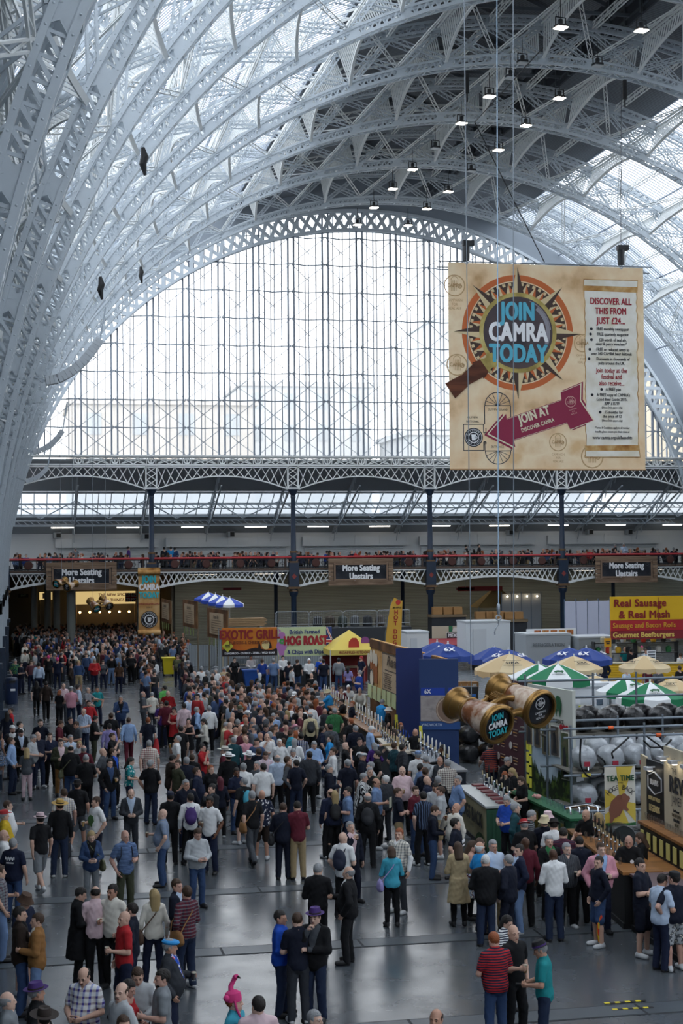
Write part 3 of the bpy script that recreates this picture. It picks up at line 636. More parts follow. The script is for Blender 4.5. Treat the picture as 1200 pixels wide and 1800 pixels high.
# scroll panel and its lines
g = MB(); x0, x1 = bx(1027), bx(1120); zt, zb_ = bz(495, 1070), bz(795, 1070); n = 40; rr = random.Random(3)
L = [(x0+rr.uniform(-.03, .03), zb_+(zt-zb_)*k/n) for k in range(n+1)]; Rr = [(x1+rr.uniform(-.04, .04), zb_+(zt-zb_)*k/n) for k in range(n+1)]
g.prism([(a-.04, c) for a, c in L]+[(a+.05, c) for a, c in Rr][::-1], -.016, .004, 1); g.prism(L+Rr[::-1], -.021, .004, 0)
for z, s in ((zt, 1), (zb_, -1)):
    g.prism([(x0-.1, z-.30*s), (x0-.06, z+.28*s), (x1+.10, z+.28*s), (x1+.06, z-.34*s)], -.028, .005, 1); g.prism([(x0-.05, z-.05*s), (x0-.03, z+.24*s), (x1+.07, z+.24*s), (x1+.04, z-.06*s)], -.033, .004, 0)
g.build('scroll_print', [SCROLL, BURN], ban); sc = (x0+x1)/2
for s, py, sz, m, bo in (('DISCOVER ALL', 525, 15.5, RED, .01), ('THIS FROM', 542.5, 15.5, RED, .01), ('JUST £24...', 560, 15.5, RED, .01), ('● FREE monthly newspaper', 574.5, 7.6, INK, 0), ('● FREE quarterly magazine', 584, 7.6, INK, 0), ('● £20 worth of real ale,', 594, 7.6, INK, 0),
        ('cider & perry vouchers*', 601.5, 7.6, INK, 0), ('● FREE or reduced entry to', 611.5, 7.6, INK, 0), ('over 160 CAMRA beer festivals', 619, 7.6, INK, 0), ('● Discounts in thousands of', 628.5, 7.6, INK, 0), ('pubs around the UK', 636, 7.6, INK, 0), ('Join today at the', 649, 11.5, RED, .006), ('festival and', 660.5, 11.5, RED, .006),
        ('also receive...', 672, 11.5, RED, .006), ("● A FREE pint", 683, 7.6, INK, 0), ("● A FREE copy of CAMRA's", 693, 7.6, INK, 0), ('Good Beer Guide 2015,', 701, 7.6, INK, 0), ('RRP £15.99', 708.5, 7.6, INK, 0), ('(Direct Debit payers only)', 715.5, 4.6, INK, 0), ('● 15 months for', 724, 7.6, INK, 0), ('the price of 12', 731.5, 7.6, INK, 0),
        ('(Direct Debit payers only)', 739, 4.6, INK, 0), ('*Terms & Conditions apply to all member', 752, 4.9, INK, 0), ('benefits please ensure you check these at', 759, 4.9, INK, 0), ('www.camra.org.uk/benefits', 769.5, 8.6, INK, 0)):
    s = s.replace('● ', ''); dot = py in (574.5, 584, 594, 611.5, 628.5, 683, 693, 724)
    o = text(s, ban, sc+(.08 if dot else 0), bz(py, 1073), sz*u, m, -.03, .70 if bo else .74, bo*2.4 if bo else .008)
    if dot: w = len(s)*sz*u*.205+.1; d = MB(); d.ring(sc+.08-w-.02, bz(py, 1073), .001, 2.5*u, -.03, .003, 14); d.build('bullet', INK, ban)
# hoists and hanging cables
for px, py, lab in ((819, 440, 'black chain hoist above the left end of the big poster'), (1091, 448, 'black chain hoist above the right end of the big poster')):
    p = atY(px, py, BY); t = thing('chain_hoist', lab, 'hoist', p); g = MB(); g.lathe([(.0, -.5), (.16, -.5), (.18, -.3), (.18, .2), (.12, .3), (0, .3)], 12); g.box((.1, 0, .35), (.55, .3, .25)); g.build('body', DARK, t, smooth=40)
    g = MB(); g.tube([(0, 0, -.45), (0, 0, BH+br[2]+.05-p[2])], .03, 6); g.ring(0, BH+br[2]+.0-p[2], .05, .09, -.02, .04, 12); g.build('hook', STEEL, t)
    g = MB(); q = atY(px-1, 155, RIBY[6]); g.tube([(0, 0, .3), (q[0]-p[0], q[1]-p[1]-.1, q[2]-p[2])], .014, 6); g.build('chain', P('#4b5057', .5), t)
def cable(lab, pts, r, mat): tag(MB().tube(pts, r, 6).build('cable', mat), lab, 'cable')
p0, p1 = atY(954, 84, RIBY[5]), atY(958, 461, BY); cable('black power cable falling straight to the top edge of the big poster', [p0, np.array((p0[0], BY+.1, p0[2]-.4)), np.array((p1[0], BY+.1, p1[2]))], .025, BLACKM)
for px, py, Y in ((817, 150, RIBY[6]), (1093, 160, RIBY[6])):
    t = thing('rigging_strop', 'black rigging strop round the roof rib, %s of the two over the big poster' % ('left' if px < 900 else 'right'), 'strop', atY(px, py, Y)+[0, -.35, 0]); g = MB(); g.bar((0, 0, .45), (0, 0, -.5), .16, .14, (0, 1, 0)); g.bar((0, 0, -.4), (0, 0, -.9), .06, .06, (0, 1, 0)); g.build('sling', BLACKM, t)
for px, py, Y, lab in ((251, 282, 42, 'black bundled strop hanging on a left rib, highest of three'), (176, 505, 52, 'black bundled strop hanging on a left rib, middle of three'), (247, 482, 73, 'black bundled strop hanging on a left rib, by the bright arch')):
    t = thing('rigging_strop', lab, 'strop', atY(px, py, Y)); g = MB(); g.tube([(0, 0, .35), (.05, 0, .1), (.0, 0, -.1), (.06, 0, -.4)], [.05, .11, .1, .04], 8); g.build('sling', BLACKM, t)
# crane hook on a long pale blue wire
HY = 58.; q = atY(876, 1086, HY); t = thing('crane_hook', 'steel crane hook at the end of a long pale blue wire', 'hook', q)
g = MB(); top = atY(873, -40, HY); g.tube([(0, 0, .5), (top[0]-q[0], 0, top[2]-q[2])], .022, 6); g.build('wire', P('#9db6cc', .4), t); g = MB(); g.lathe([(.03, .55), (.07, .5), (.07, .2), (.04, .12)], 10); g.build('weight', STEEL, t, smooth=40)
g = MB(); g.ring(0, 0, .07, .12, -.03, .06, 20); g.tube([(0, 0, -.1), (-.02, 0, -.25), (-.12, 0, -.4), (-.17, 0, -.55), (-.15, 0, -.65)], .025, 6); g.build('hook', STEEL, t)
# ---- curved line-array speakers on the left ribs
def line_array(lab, px, Y, n, hang, size):
    P0 = [atY(*p, Y) for p in px]; t = thing('line_array_speaker', lab, 'loudspeaker', P0[0]); P_ = np.array(P0)-P0[0]
    tt = np.linspace(0, 1, n+1); xs = np.interp(tt, np.linspace(0, 1, len(P_)), P_[:, 0]); zs = np.interp(tt, np.linspace(0, 1, len(P_)), P_[:, 2])
    for k in range(n): a = np.array((xs[k], 0, zs[k])); c = np.array((xs[k+1], 0, zs[k+1])); MB().bar(a+(c-a)*.02, c-(c-a)*.02, size*1.5, size, np.cross((0, 1, 0), (c-a)/np.linalg.norm(c-a))).build('cabinet', P('#c6ccd1', .5), t)
    g = MB(); g.bar((xs[-1], 0, zs[-1]), (xs[-1]+.2, 0, zs[-1]+1.2), .06, .06, (0, 1, 0)); g.bar((xs[0], 0, zs[0]), (xs[0]-.6, 0, zs[0]+.25), .06, .06, (0, 1, 0)); g.build('bracket', STEEL, t)
line_array('long curved grey line array speaker across the left edge of the arch', [(80, 670), (103, 666), (126, 653), (147, 635), (164, 614), (176, 597)], 58, 16, 1, .32)
line_array('shorter curved grey line array speaker just above the left girder end', [(58, 795), (74, 791), (90, 781), (102, 769), (110, 757)], 66, 9, 1, .22)
line_array('faint curved grey speaker under the lattice girder at far left', [(45, 846), (60, 842), (74, 833), (84, 821)], 74, 7, 1, .2)
# ---- signs on the gallery front
SLATE = two_tone('cloud', ['#1d2026', '#2c2f36', '#3a3d44'], 1.5, .85, name='slate_print'); PLANK = two_tone('wood', ['#5f4a3a', '#a08872'], 3., .85, axis='X', name='plank_print')
def seating(lab, px0, px1, py0, py1):
    a, c = atY(px0, py0, 112.75), atY(px1, py1, 112.75); w, h = c[0]-a[0], a[2]-c[2]; t = thing('hanging_sign', lab, 'sign', (a[0]+w/2, 112.75, c[2]), 0)
    g = MB(); g.box((0, .03, h/2), (w-.3, .04, h-.3)); g.build('panel', SLATE, t); b = .36; g = MB()
    for z in (b/2, h-b/2): g.box((0, 0, z), (w, .1, b))
    for k in range(4):
        for s in (-1, 1): g.box((s*(w/2-b/2), -.01, b+(k+.5)*(h-2*b)/4), (b, .1, (h-2*b)/4-.03))
    for s in (-1, 1): g.box((s*(w/2-.46), -.03, h/2), (.12, .06, h-.6), 1)
    for z in (.42, h-.42): g.box((0, -.03, z), (w-.9, .06, .1), 1)
    g.build('frame', [PLANK, P('#8a725e', .8)], t); text('More Seating', t, 0, h*.64, .66, WHITE, -.02, .74, .035); text('Upstairs', t, 0, h*.33, .66, WHITE, -.02, .74, .035)
    for s in (-1, 1): emblem(t, s*(w/2-.8), h*.74, .2, P('#4d5058', .8), -.0, 0, 0)
seating('wooden framed More Seating Upstairs sign at the left end of the gallery', 81, 205, 989, 1036); seating('wooden framed More Seating Upstairs sign in the middle of the gallery front', 577, 691, 982, 1028); seating('wooden framed More Seating Upstairs sign at the right end of the gallery', 1046, 1155, 978, 1023)
a, c = atY(242, 998, 112.2), atY(282, 1119, 112.2); w, h = c[0]-a[0], a[2]-c[2]; t = thing('hanging_banner', 'tall parchment scroll banner reading JOIN CAMRA TODAY on the left gallery column', 'banner', (a[0]+w/2, 112.2, c[2]))
g = MB(); nseg = 24; V = [[x, .04*math.sin(z*1.7), z] for z in np.linspace(.3, h-.3, nseg) for x in (-w/2+.04, w/2-.04)]; g.add(V+[[x, y+.02, z] for x, y, z in V], [[2*i, 2*i+1, 2*i+3, 2*i+2] for i in range(nseg-1)]+[[2*nseg+2*i, 2*nseg+2*i+2, 2*nseg+2*i+3, 2*nseg+2*i+1] for i in range(nseg-1)]); g.build('sheet', PARCH2, t)
g = MB(); g.tube([(-w/2, -.08, h-.35), (w/2, -.08, h-.35)], .16, 12); g.box((0, 0, h-.15), (w, .06, .3)); g.build('top_roll', BURN, t, smooth=40); g = MB(); g.tube([(-w/2-.02, -.1, .3), (w/2, -.1, .3)], .2, 12); g.build('bottom_roll', PARCH2, t, smooth=40)
g = MB(); g.bar((0, 0, h-.05), (0, 1.0, h-.05), .08, .08); g.build('bracket', BLACKM, t)
for s, k, m, z in (('JOIN', .83, TEAL, .66), ('CAMRA', .715, WHITE, .60), ('TODAY', .60, TEAL, .60)): text(s, t, 0, h*k, z, m, -.09, .66, .04)
text('JOIN AT DISCOVER CAMRA', t, 0, h*.475, .17, RED, -.09, .7, .012); text('STAND B1', t, 0, h*.425, .13, INK, -.09, .8)
g = MB(); Z = h*.25; g.ring(0, Z, .001, .60, -.09, .01, 36, m=0); g.ring(0, Z, .28, .35, -.1, .005, 28, m=1); g.ring(0, Z, .52, .54, -.1, .005, 36, m=1); g.prism([(-.09, Z-.16), (-.13, Z+.15), (.13, Z+.15), (.09, Z-.16)], -.1, .005, 1); g.ring(.13, Z, .05, .08, -.1, .005, 12, m=1); g.build('seal_print', [P('#1b1d22', .8), WHITE], t); around('DISCOVER', t, 0, Z, .42, .17, WHITE, PI/2, .36, -.11); around('CAMRA', t, 0, Z, .42, .14, WHITE, -PI/2, .33, -.11, -1)
# ---- giant field glasses (three hung props)
BRASS = P('#8f6d3c', .33, .75, .5, .15, 12., 0, .45, 1.6, 'aged_brass'); PEARL = two_tone('cloud', ['#3c2216', '#84502f', '#d6c4b0', '#8f5f3a'], 1.6, .25, name='mother_of_pearl'); LENSB = P('#16181d', .25)
SEP = .385
def binoculars(lab, px, py, Y, L, rz, tilt, roll=0., wire=12.):
    t = thing('giant_binoculars', lab, 'hanging prop', atY(px, py, Y)); t.rotation_euler = (tilt, roll, rz); k = L
    for s in (-1, 1):
        M = Matrix.Translation((s*SEP*k, 0, 0))@Matrix.Rotation(PI/2, 4, 'X'); b = MB()        # z of profile runs toward -y (front)
        b.lathe([(.10, -.5), (.20, -.49), (.235, -.46), (.24, -.42), (.215, -.39), (.20, -.36), (.205, -.345), (.17, -.31), (.155, -.27), (.15, -.22), (.165, -.20), (.165, -.175), (.15, -.165)], 28, M@Matrix.Scale(k, 4)); 
        b.lathe([(.265, .40), (.285, .42), (.285, .455), (.27, .47), (.275, .49), (.255, .505), (.235, .50), (.225, .455)], 32, M@Matrix.Scale(k, 4), 0, False); b.lathe([(.16, -.16), (.185, -.15), (.19, -.13), (.18, -.12)], 28, M@Matrix.Scale(k, 4))
        o = b.build('barrel', BRASS, t, smooth=35); b = MB(); b.lathe([(.155, -.165), (.18, -.1), (.205, .05), (.235, .22), (.262, .36), (.272, .42)], 28, M@Matrix.Scale(k, 4)); b.build('casing', PEARL, o, smooth=50)
        b = MB(); b.lathe([(.0, .46), (.2, .458), (.232, .45)], 28, M@Matrix.Scale(k, 4), 0, False); b.build('lens', LENSB, o, smooth=40)
        if s < 0:
            for w_, z, m in (('JOIN', .115, TEAL), ('CAMRA', 0, WHITE), ('TODAY', -.115, TEAL)): text(w_, o, -SEP*k, z*k, .13*k, m, -.468*k, .7, .035)
        else: emblem(o, SEP*k, .09*k, .085*k, WHITE, -.466*k, 0, 0); [text(w_, o, SEP*k, z*k, .042*k, WHITE, -.466*k, .9) for w_, z in (('CAMPAIGN', -.045), ('FOR', -.085), ('REAL ALE', -.125))]
    g = MB()
    for y, w, h in ((-.36, .085, -.04), (.12, .055, .03), (-.1, .05, .09)):
        xs = np.linspace(-.24, .24, 17); g.tube([(x*k, y*k, (h+.06*math.cos(x*7.5))*k) for x in xs], [w*k*(.55+.6*abs(x)/.24) for x in xs], 10)
    g.tube([(0, -.3*k, .05*k), (0, .25*k, .05*k)], .035*k, 10); g.build('bridge', BRASS, t, smooth=50)
    g = MB(); M = Matrix.Translation((0, .0, .10*k))@Matrix.Rotation(PI/2, 4, 'X'); pr = [(.05, -.1), (.09, -.09), (.09, .09), (.05, .1)]; g.lathe([(r*k, z*k) for r, z in pr], 24, M); 
    for j in range(24): a = 2*PI*j/24; g.bar(M@Vector((.092*k*math.cos(a), .092*k*math.sin(a), -.085*k)), M@Vector((.092*k*math.cos(a), .092*k*math.sin(a), .085*k)), .012*k, .012*k)
    g.build('focus_wheel', BRASS, t, smooth=30)
    inv = t.rotation_euler.to_matrix().inverted(); g = MB(); 
    for s in (-1, 1): g.tube([(s*SEP*k, .1*k, .22*k), tuple(inv@Vector((s*SEP*k, 0, wire)))], .012, 5)
    g.build('hanging_wire', P('#7f8890', .4), t)
binoculars('giant brass and pearl binoculars reading JOIN CAMRA TODAY over the bars', 874, 1241, 38, 1.8, math.radians(21), math.radians(15), math.radians(-12), 26)
binoculars('small looking brass binoculars hung in front of the left More Seating sign', 116, 1026, 103.9, 1.09, math.radians(-35), math.radians(14), math.radians(14), 13.4)
binoculars('brass binoculars hung beside the parchment banner above the far crowd', 175, 1061, 93.5, 1.04, math.radians(22), math.radians(30), math.radians(-8), 17)
# ================================================================ stalls, bars and back-of-house
def board(name, label, cat, PL, PR, h, mat, z0=0., t=.06, group=None, part='panel'):
    PL, PR = np.array(PL[:2], float), np.array(PR[:2], float); w = np.linalg.norm(PR-PL); c = (PL+PR)/2; rz = math.atan2(PR[1]-PL[1], PR[0]-PL[0])
    o = thing(name, label, cat, (c[0], c[1], z0), rz, group); g = MB(); g.box((0, t/2, h/2), (w, t, h)); g.build(part, mat, o); o['w'] = w; return o, w
def rel(o, P):                          # world point in the frame of a thing turned about the vertical
    d = np.array(P[:2])-np.array(o.location[:2]); a = -o.rotation_euler[2]; return np.array((d[0]*math.cos(a)-d[1]*math.sin(a), d[0]*math.sin(a)+d[1]*math.cos(a)))
BROWNP = two_tone('cloud', ['#3e2818', '#6d4a2d', '#8c6440'], .9, .85, name='brown_print'); MENU = two_tone('cloud', ['#a38d73', '#c2ab8d', '#b39b7e'], .8, .85, name='menu_paper')
NOTE = P('#c9cf9a', .9); YNOTE = P('#e3dc4c', .85)
# real ale wall
mw, w = board('printed_wall', 'tall tan and brown printed ale wall with a beer list beside the blue panels', 'display wall', (15.25, 68.6), (15.0, 54.6), 3.65, PARCH2, 0, .12)
g = MB(); g.box((0, -.02, 3.45), (w, .03, .36)); g.box((0, -.02, .65), (w, .03, 1.3)); g.build('brown_bands', BROWNP, mw)
g = MB(); g.box((-.5, -.03, 2.4), (7.5, .02, 1.5)); g.box((-.5, -.02, 2.4), (7.8, .015, 1.64), 1)
for c in range(3):
    for k in range(8): g.box((-3.2+c*2.5, -.045, 2.35-k*.085), (1.7-.3*((k*7+c) % 3), .01, .028), 1)
g.box((-.5, -.045, 2.5), (6.4, .01, .04), 1); g.build('beer_list', [MENU, P('#5a4c40', .8)], mw)
text('Real Ale', mw, -1.3, 2.9, .62, P('#6b5b4c', .8), -.06, 1.9, .012, shear=.3); text('BEER LIST', mw, 1.4, 2.62, .14, P('#4a5058', .8), -.06, 2.2)
g = MB()
for k, (x, h, m) in enumerate(((-7.3, .9, 0), (-6.7, 1.1, 1), (-6.1, 1.1, 1), (-5.6, 1.0, 1))):
    g.prism([(x-.2, 1.75), (x-.27, 1.75+h), (x+.27, 1.75+h), (x+.2, 1.75)], -.035, .01, m); g.ring(x, 1.78+h, .001, .3, -.04, .01, 16, m=2)
g.ring(-6.6, 1.9, .001, .42, -.045, .01, 20, m=2); g.ring(-6.6, 1.9, .36, .42, -.05, .01, 20, m=0)
g.build('glass_print', [P('#2c2520', .6), P('#a5602c', .6), P('#e0d3bc', .7)], mw)
for k in range(15):
    x = -7.4+k*1.0; g = MB(); g.prism([(x, 1.02+.03*(k % 2)), (x+.06, 1.62), (x+.86, 1.62), (x+.82, 1.0)], -.06, .01); g.build('paper_note', NOTE, mw)
BLUE = P('#182a63', .55, name='royal_blue_panel'); BLUE2 = P('#1d3766', .6, name='blue_panel')
o, w1 = board('display_panel', 'narrow plain royal blue panel beside the tan ale wall', 'display panel', atZ(697, 1322), atZ(743, 1322), 3.9, BLUE, 0, .1)
o2, w2 = board('display_panel', 'wider blue panel with a grey picture strip and the 6X badge', 'display panel', atZ(738, 1366), atZ(807, 1366), 3.95, BLUE2, 0, .1)
g = MB(); g.box((.02, -.02, 2.3), (w2-.04, .02, .85)); g.build('picture_strip', two_tone('cloud', ['#6f6a6c', '#a39a97', '#8a8180'], 3., .7, name='grey_print'), o2)
g = MB(); g.ring(.35, 2.25, .001, .46, -.035, .01, 28); g.ring(.35, 2.25, .4, .44, -.045, .01, 28, m=1); g.build('plate_print', [P('#7c6455', .7), P('#b09a88', .7)], o2)
g = MB(); g.box((.03, -.02, 1.72), (w2+.04, .03, .26)); g.box((-.2, -.02, 2.86), (.8, .02, .26), 1); g.box((.46, -.02, 2.86), (.3, .02, .26), 1); g.build('strip', [P('#214a86', .6), P('#123a9a', .6)], o2)
text('6X', o2, -.38, 2.86, .2, WHITE, -.04, .9, .02); text('WADWORTH', o2, -.25, 1.75, .12, P('#b7c6de', .6), -.05, .9, .01)
for oo, px, py in ((o, 696, 1262), (o2, 739, 1282)):
    for k in range(3): p = atY(px-1+k*.6, py+k*9, oo.location[1]-.15); q = rel(oo, p); g = MB(); g.box((q[0]+.02, -.12, p[2]), (.11, .01, .2)); g.build('yellow_note', YNOTE, oo)

# ---- beer engines and bars
PUMPW = P('#e8e6e0', .35); CHROME = P('#c9ced4', .15, 1.0, name='chrome'); WOODT = two_tone('wood', ['#6b4526', '#a06f3f'], 3., .4, axis='Y', name='bar_top')
def pump_mesh(hm):
    a = MB(); a.lathe([(.04, 0), (.05, .02), (.035, .06), (.035, .26), (.045, .28), (.03, .31)], 10); a.tube([(0, 0, .2), (-.12, 0, .2), (-.15, 0, .12)], .012, 6)
    h = MB(); h.lathe([(.012, .3), (.02, .38), (.028, .5), (.02, .62), (.0, .64)], 10); c = MB(); c.box((-.05, 0, .36), (.01, .09, .12)); return a.mesh('pump_body', CHROME, 40), h.mesh('handle', hm, 40), c.mesh('pump_clip', P('#d9c9a0', .6))
PM = {'w': pump_mesh(PUMPW), 'k': pump_mesh(BLACKM)}
def pump(P_, rz, k, label, group):
    t = thing('beer_handpump', label, 'beer pump', P_, rz, group)
    for n, me in zip(('pump_body', 'handle', 'pump_clip'), PM[k]): put(n, me, t)
    return t
def bar_counter(label, A, B, depth, h, front, top, group=None, name='bar_counter', side=1):
    A, B = np.array(A[:2], float), np.array(B[:2], float); w = np.linalg.norm(B-A); rz = math.atan2(B[1]-A[1], B[0]-A[0]); c = (A+B)/2
    t = thing(name, label, 'bar', (c[0], c[1], 0), rz, group); g = MB(); g.box((0, depth/2*side, h/2-.03), (w, depth, h-.06)); g.box((0, -.01*side, .06), (w, .04, .12), 1); g.build('front_panel', [front, BLACKM], t)
    g = MB(); g.box((0, depth/2*side, h), (w+.08, depth+.08, .06)); g.build('counter_top', top, t); t['w'] = w; return t
A, B = atZ(557, 1229, 1.1), atZ(660, 1295, 1.1)
bc = bar_counter('long bar with a row of white pump handles in front of the tan ale wall', A, B, .8, 1.1, P('#2a2420', .7), WOODT)
for k in range(22): p = A+(B-A)*(k+.5)/22; pump((p[0]+.3, p[1]+.1, 1.13), math.atan2(*(B-A)[1::-1]), 'w', 'white handled beer pump on the long bar before the tan ale wall', 'white handled pumps on the long bar')
A2, B2 = atZ(562, 1222, 1.1), atZ(636, 1224, 1.1)
bar_counter('pale fronted far counter of the long bar where drinkers lean over', A2, B2, .7, 1.1, P('#a8977c', .8), P('#b5bcc2', .4))
A, B = atZ(664, 1299, 1.1), atZ(690, 1324, 1.1); bar_counter('short bar end crowded with dark pump handles left of the blue panels', A, B, .9, 1.1, P('#26303a', .6), P('#c2b8a6', .4))
for k in range(12): p = A+(B-A)*((k // 2)+.4)/6+np.array(((k % 2)*.4+.15, 0, 0)); pump((p[0], p[1], 1.13), -1.2, 'k', 'dark handled beer pump on the short bar end beside the blue panels', 'dark handled pumps by the blue panels')
A, B = atZ(722, 1322, 1.1), atZ(778, 1356, 1.1); bar_counter('bar in front of the wide blue 6X panel', A, B, .7, 1.1, P('#1b2430', .6), P('#8c8f93', .4))
for k in range(8): p = A+(B-A)*(k+.4)/8; pump((p[0]+.3, p[1]+.1, 1.13), -1.0, 'w', 'white handled beer pump on the bar before the blue 6X panel', 'white handled pumps at the blue panel bar')
# ---- hog's back stall
GREEND = P('#1f4a35', .5); OLIVE = two_tone('cloud', ['#6e6a50', '#8e8768', '#a59d7c'], 1., .7, name='olive_print')
A, B = atZ(806, 1382, 1.12), atZ(855, 1419, 1.12)
hb = bar_counter('green ended bar with an olive printed HOGS BACK front', A, B, .85, 1.12, OLIVE, P('#aab0ae', .3)); w = hb['w']
text('HOGS BACK', hb, .0, .68, .5, P('#1c1e1a', .8), -.04, .95, .03); text('BREWERY', hb, .1, .4, .12, P('#3c3d34', .8), -.04, .9)
g = MB(); g.box((w/2+.02, .42, .54), (.05, .86, 1.05)); 
for k in range(9): g.box((w/2+.05, .06+k*.09, .5), (.02, .03, .95), 0)
g.build('end_panel', GREEND, hb)
g = MB(); g.prism([(w/2-1.3+1.3*k/12, .05+.32*math.sin(PI*k/12)**.6) for k in range(13)], -.035, .01); g.build('hedge_print', two_tone('spots', ['#203a22', '#39552c'], 14., .9, name='hedge'), hb)
for k in range(6):
    p = A+(B-A)*(k+.5)/6; t = thing('drip_tray', 'dark red drip tray with sample glasses on the olive fronted bar', 'tray', (p[0]+.5, p[1]+.05, 1.155), 0, 'drip trays on the olive fronted bar'); g = MB(); g.box((0, 0, .02), (.3, .26, .04)); g.build('tray', P('#6a1f26', .4), t)
    pump((p[0]+.68, p[1]+.05, 1.15), 0, 'k', 'dark handled beer pump on the olive fronted bar', 'dark handled pumps on the olive fronted bar')
# maroon list wall and photo wall behind it
MAROON = P('#45222a', .7)
mr, w = board('printed_wall', 'dark maroon beer list wall under the giant binoculars', 'display wall', atZ(868, 1402), atZ(926, 1424), 3.7, MAROON, 0, .08)
g = MB()
for c in range(2):
    for r_ in range(6):
        X, Z = -w/2+.45+c*.95, 3.1-r_*.42
        for k in range(3): g.box((X+.3, -.02, Z-k*.09), (.34-.06*k, .01, .03), k % 2)
        g.ring(X-.05, Z-.08, .001, .11, -.02, .01, 12, m=2)
g.build('list_print', [P('#a58d7c', .7), P('#c08a4c', .7), P('#c9c3bd', .7)], mr)
g = MB(); g.box((w/2+.12, 0, 1.9), (.34, .1, 3.8)); g.box((w/2+.3, 0, 1.9), (.04, .12, 3.85), 1); g.box((-w/2-.03, 0, 1.9), (.06, .12, 3.85), 1); g.build('post', [P('#1a1416', .6), P('#b99b6e', .6)], mr)
SKYP = two_tone('cloud', ['#7d93a8', '#aebfcb', '#c3ced4'], .7, .7, name='sky_print'); HOPS = two_tone('spots', ['#1d2b16', '#35491f', '#4c6127'], 5., .8, name='hop_print')
ph, w = board('printed_wall', 'pale HOGS BACK photo wall with green hop rows and snapshots', 'display wall', atZ(929, 1432), atZ(1008, 1458), 3.75, P('#c5c8bf', .7), 0, .1)
g = MB(); g.box((0, -.02, 1.3), (w, .02, 2.3)); g.build('sky_print', SKYP, ph); g = MB()
for k in range(30):
    x = -w/2+.05+k*(w-.1)/29; h = 1.95-.8*math.sin(PI*min(1, max(0, (k+1)/30)))+.16*((k*7) % 4)/3; g.prism([(x-.06, .2), (x-.05, h*.8), (x-.01, h), (x+.05, h*.85), (x+.06, .2)], -.045-.001*(k % 3), .01)
g.box((0, -.04, .5), (w-.02, .02, .8)); g.build('hop_print', HOPS, ph)
for k, (x, z, ww, hh, c) in enumerate(((-.98, 2.42, .36, .8, '#4a3524'), (-.55, 2.4, .4, .8, '#3b332e'), (-.1, 2.32, .42, .95, '#4e5630'), (.38, 2.3, .46, .85, '#3a3c46'), (.88, 1.95, .42, 1.3, '#274d2a'))):
    g = MB(); x *= w/2.35; g.box((x, -.05, z), (ww, .02, hh), 0); g.box((x, -.065, z), (ww-.05, .02, hh-.05), 1); g.prism([(x-.1, z-hh*.4), (x-.06, z+.05), (x-.1, z+.2), (x+.02, z+.25), (x+.08, z), (x+.1, z-hh*.4)], -.08, .01, 2); g.build('snapshot', [P('#d8d6cf', .6), two_tone('cloud', [c, '#6f6450'], 4., .6, name='photo_print'), P('#23252a', .7)], ph)
g = MB(); X, Z = .55, 3.2; g.prism([(X-.16, Z-.05), (X-.2, Z+.2), (X-.05, Z+.36), (X+.1, Z+.34), (X+.2, Z+.15), (X+.16, Z-.05), (X+.1, Z-.22), (X+.04, Z-.02), (X-.05, Z-.02), (X-.1, Z-.22)], -.04, .01); g.build('hog_emblem', P('#1f5a34', .6), ph); text('HOGS BACK', ph, X, 2.85, .17, P('#54564e', .7), -.04, .7, .015)
for k in range(3): g = MB(); g.ring(.75+k*.16, 2.72, .001, .075, -.06, .01, 16); g.build('round_badge', P('#a8202c', .5), ph)
for k in range(8): g = MB(); g.box((-w/2+.08+.17*(k > 3), -.06, 2.0-.32*(k % 4)-.1*(k > 3)), (.14, .01, .26)); g.build('yellow_note', YNOTE, ph)
A, B = atZ(898, 1391, 1.05), atZ(1004, 1441, 1.05); gc = bar_counter('low green counter with framed prints below the hop photo wall', A, B, .45, 1.05, GREEND, P('#2e6b48', .4)); w = gc['w']
for k in range(7): g = MB(); x = -w/2+.3+k*(w-.5)/6.5; g.box((x, -.03, .62), (.26, .03, .62)); g.box((x, -.045, .62), (.2, .02, .5), 1); g.build('framed_print', [P('#17251c', .5), two_tone('cloud', ['#4c4322', '#8a7a3a'], 5., .6, name='hop_photo')], gc)
CLEAR = bpy.data.materials.new('clear_glass'); CLEAR.use_nodes = True; nt = CLEAR.node_tree; nt.nodes.clear(); _o = nt.nodes.new('ShaderNodeOutputMaterial'); _t = nt.nodes.new('ShaderNodeBsdfTransparent'); _g = nt.nodes.new('ShaderNodeBsdfGlossy'); _m = nt.nodes.new('ShaderNodeMixShader'); _t.inputs[0].default_value = (.85, .88, .9, 1); _g.inputs['Roughness'].default_value = .08; _m.inputs[0].default_value = .22
nt.links.new(_t.outputs[0], _m.inputs[1]); nt.links.new(_g.outputs[0], _m.inputs[2]); nt.links.new(_m.outputs[0], _o.inputs[0])
BEERC = {'amber': P('#8a4a16', .2), 'stout': P('#1c100b', .2), 'pale': P('#c08a30', .2)}
def glass_meshes(k):
    g = MB(); g.lathe([(.028, 0), (.030, .01), (.034, .06), (.042, .15)], 12, None, 0, False); g.lathe([(0, .002), (.028, .003)], 12, None, 0, False); b = MB(); b.lathe([(.025, .01), (.031, .06), (.036, .115)], 12); f = MB(); f.lathe([(.036, .115), (.037, .13), (.0, .132)], 12, None, 0, False)
    return g.mesh('glass', CLEAR, 50), b.mesh('beer', BEERC[k], 50), f.mesh('froth', P('#e8dcc2', .7), 50)
GM = {k: glass_meshes(k) for k in BEERC}
def pint(P_, k, label, group=None):
    t = thing('pint_glass', label, 'glass', P_, 0, group)
    for n, me in zip(('glass', 'beer', 'froth'), GM[k]): put(n, me, t)
    return t
EM = MB().lathe([(.028, 0), (.034, .06), (.042, .15)], 10, None, 0, False).mesh('empty_glass', CLEAR, 50)
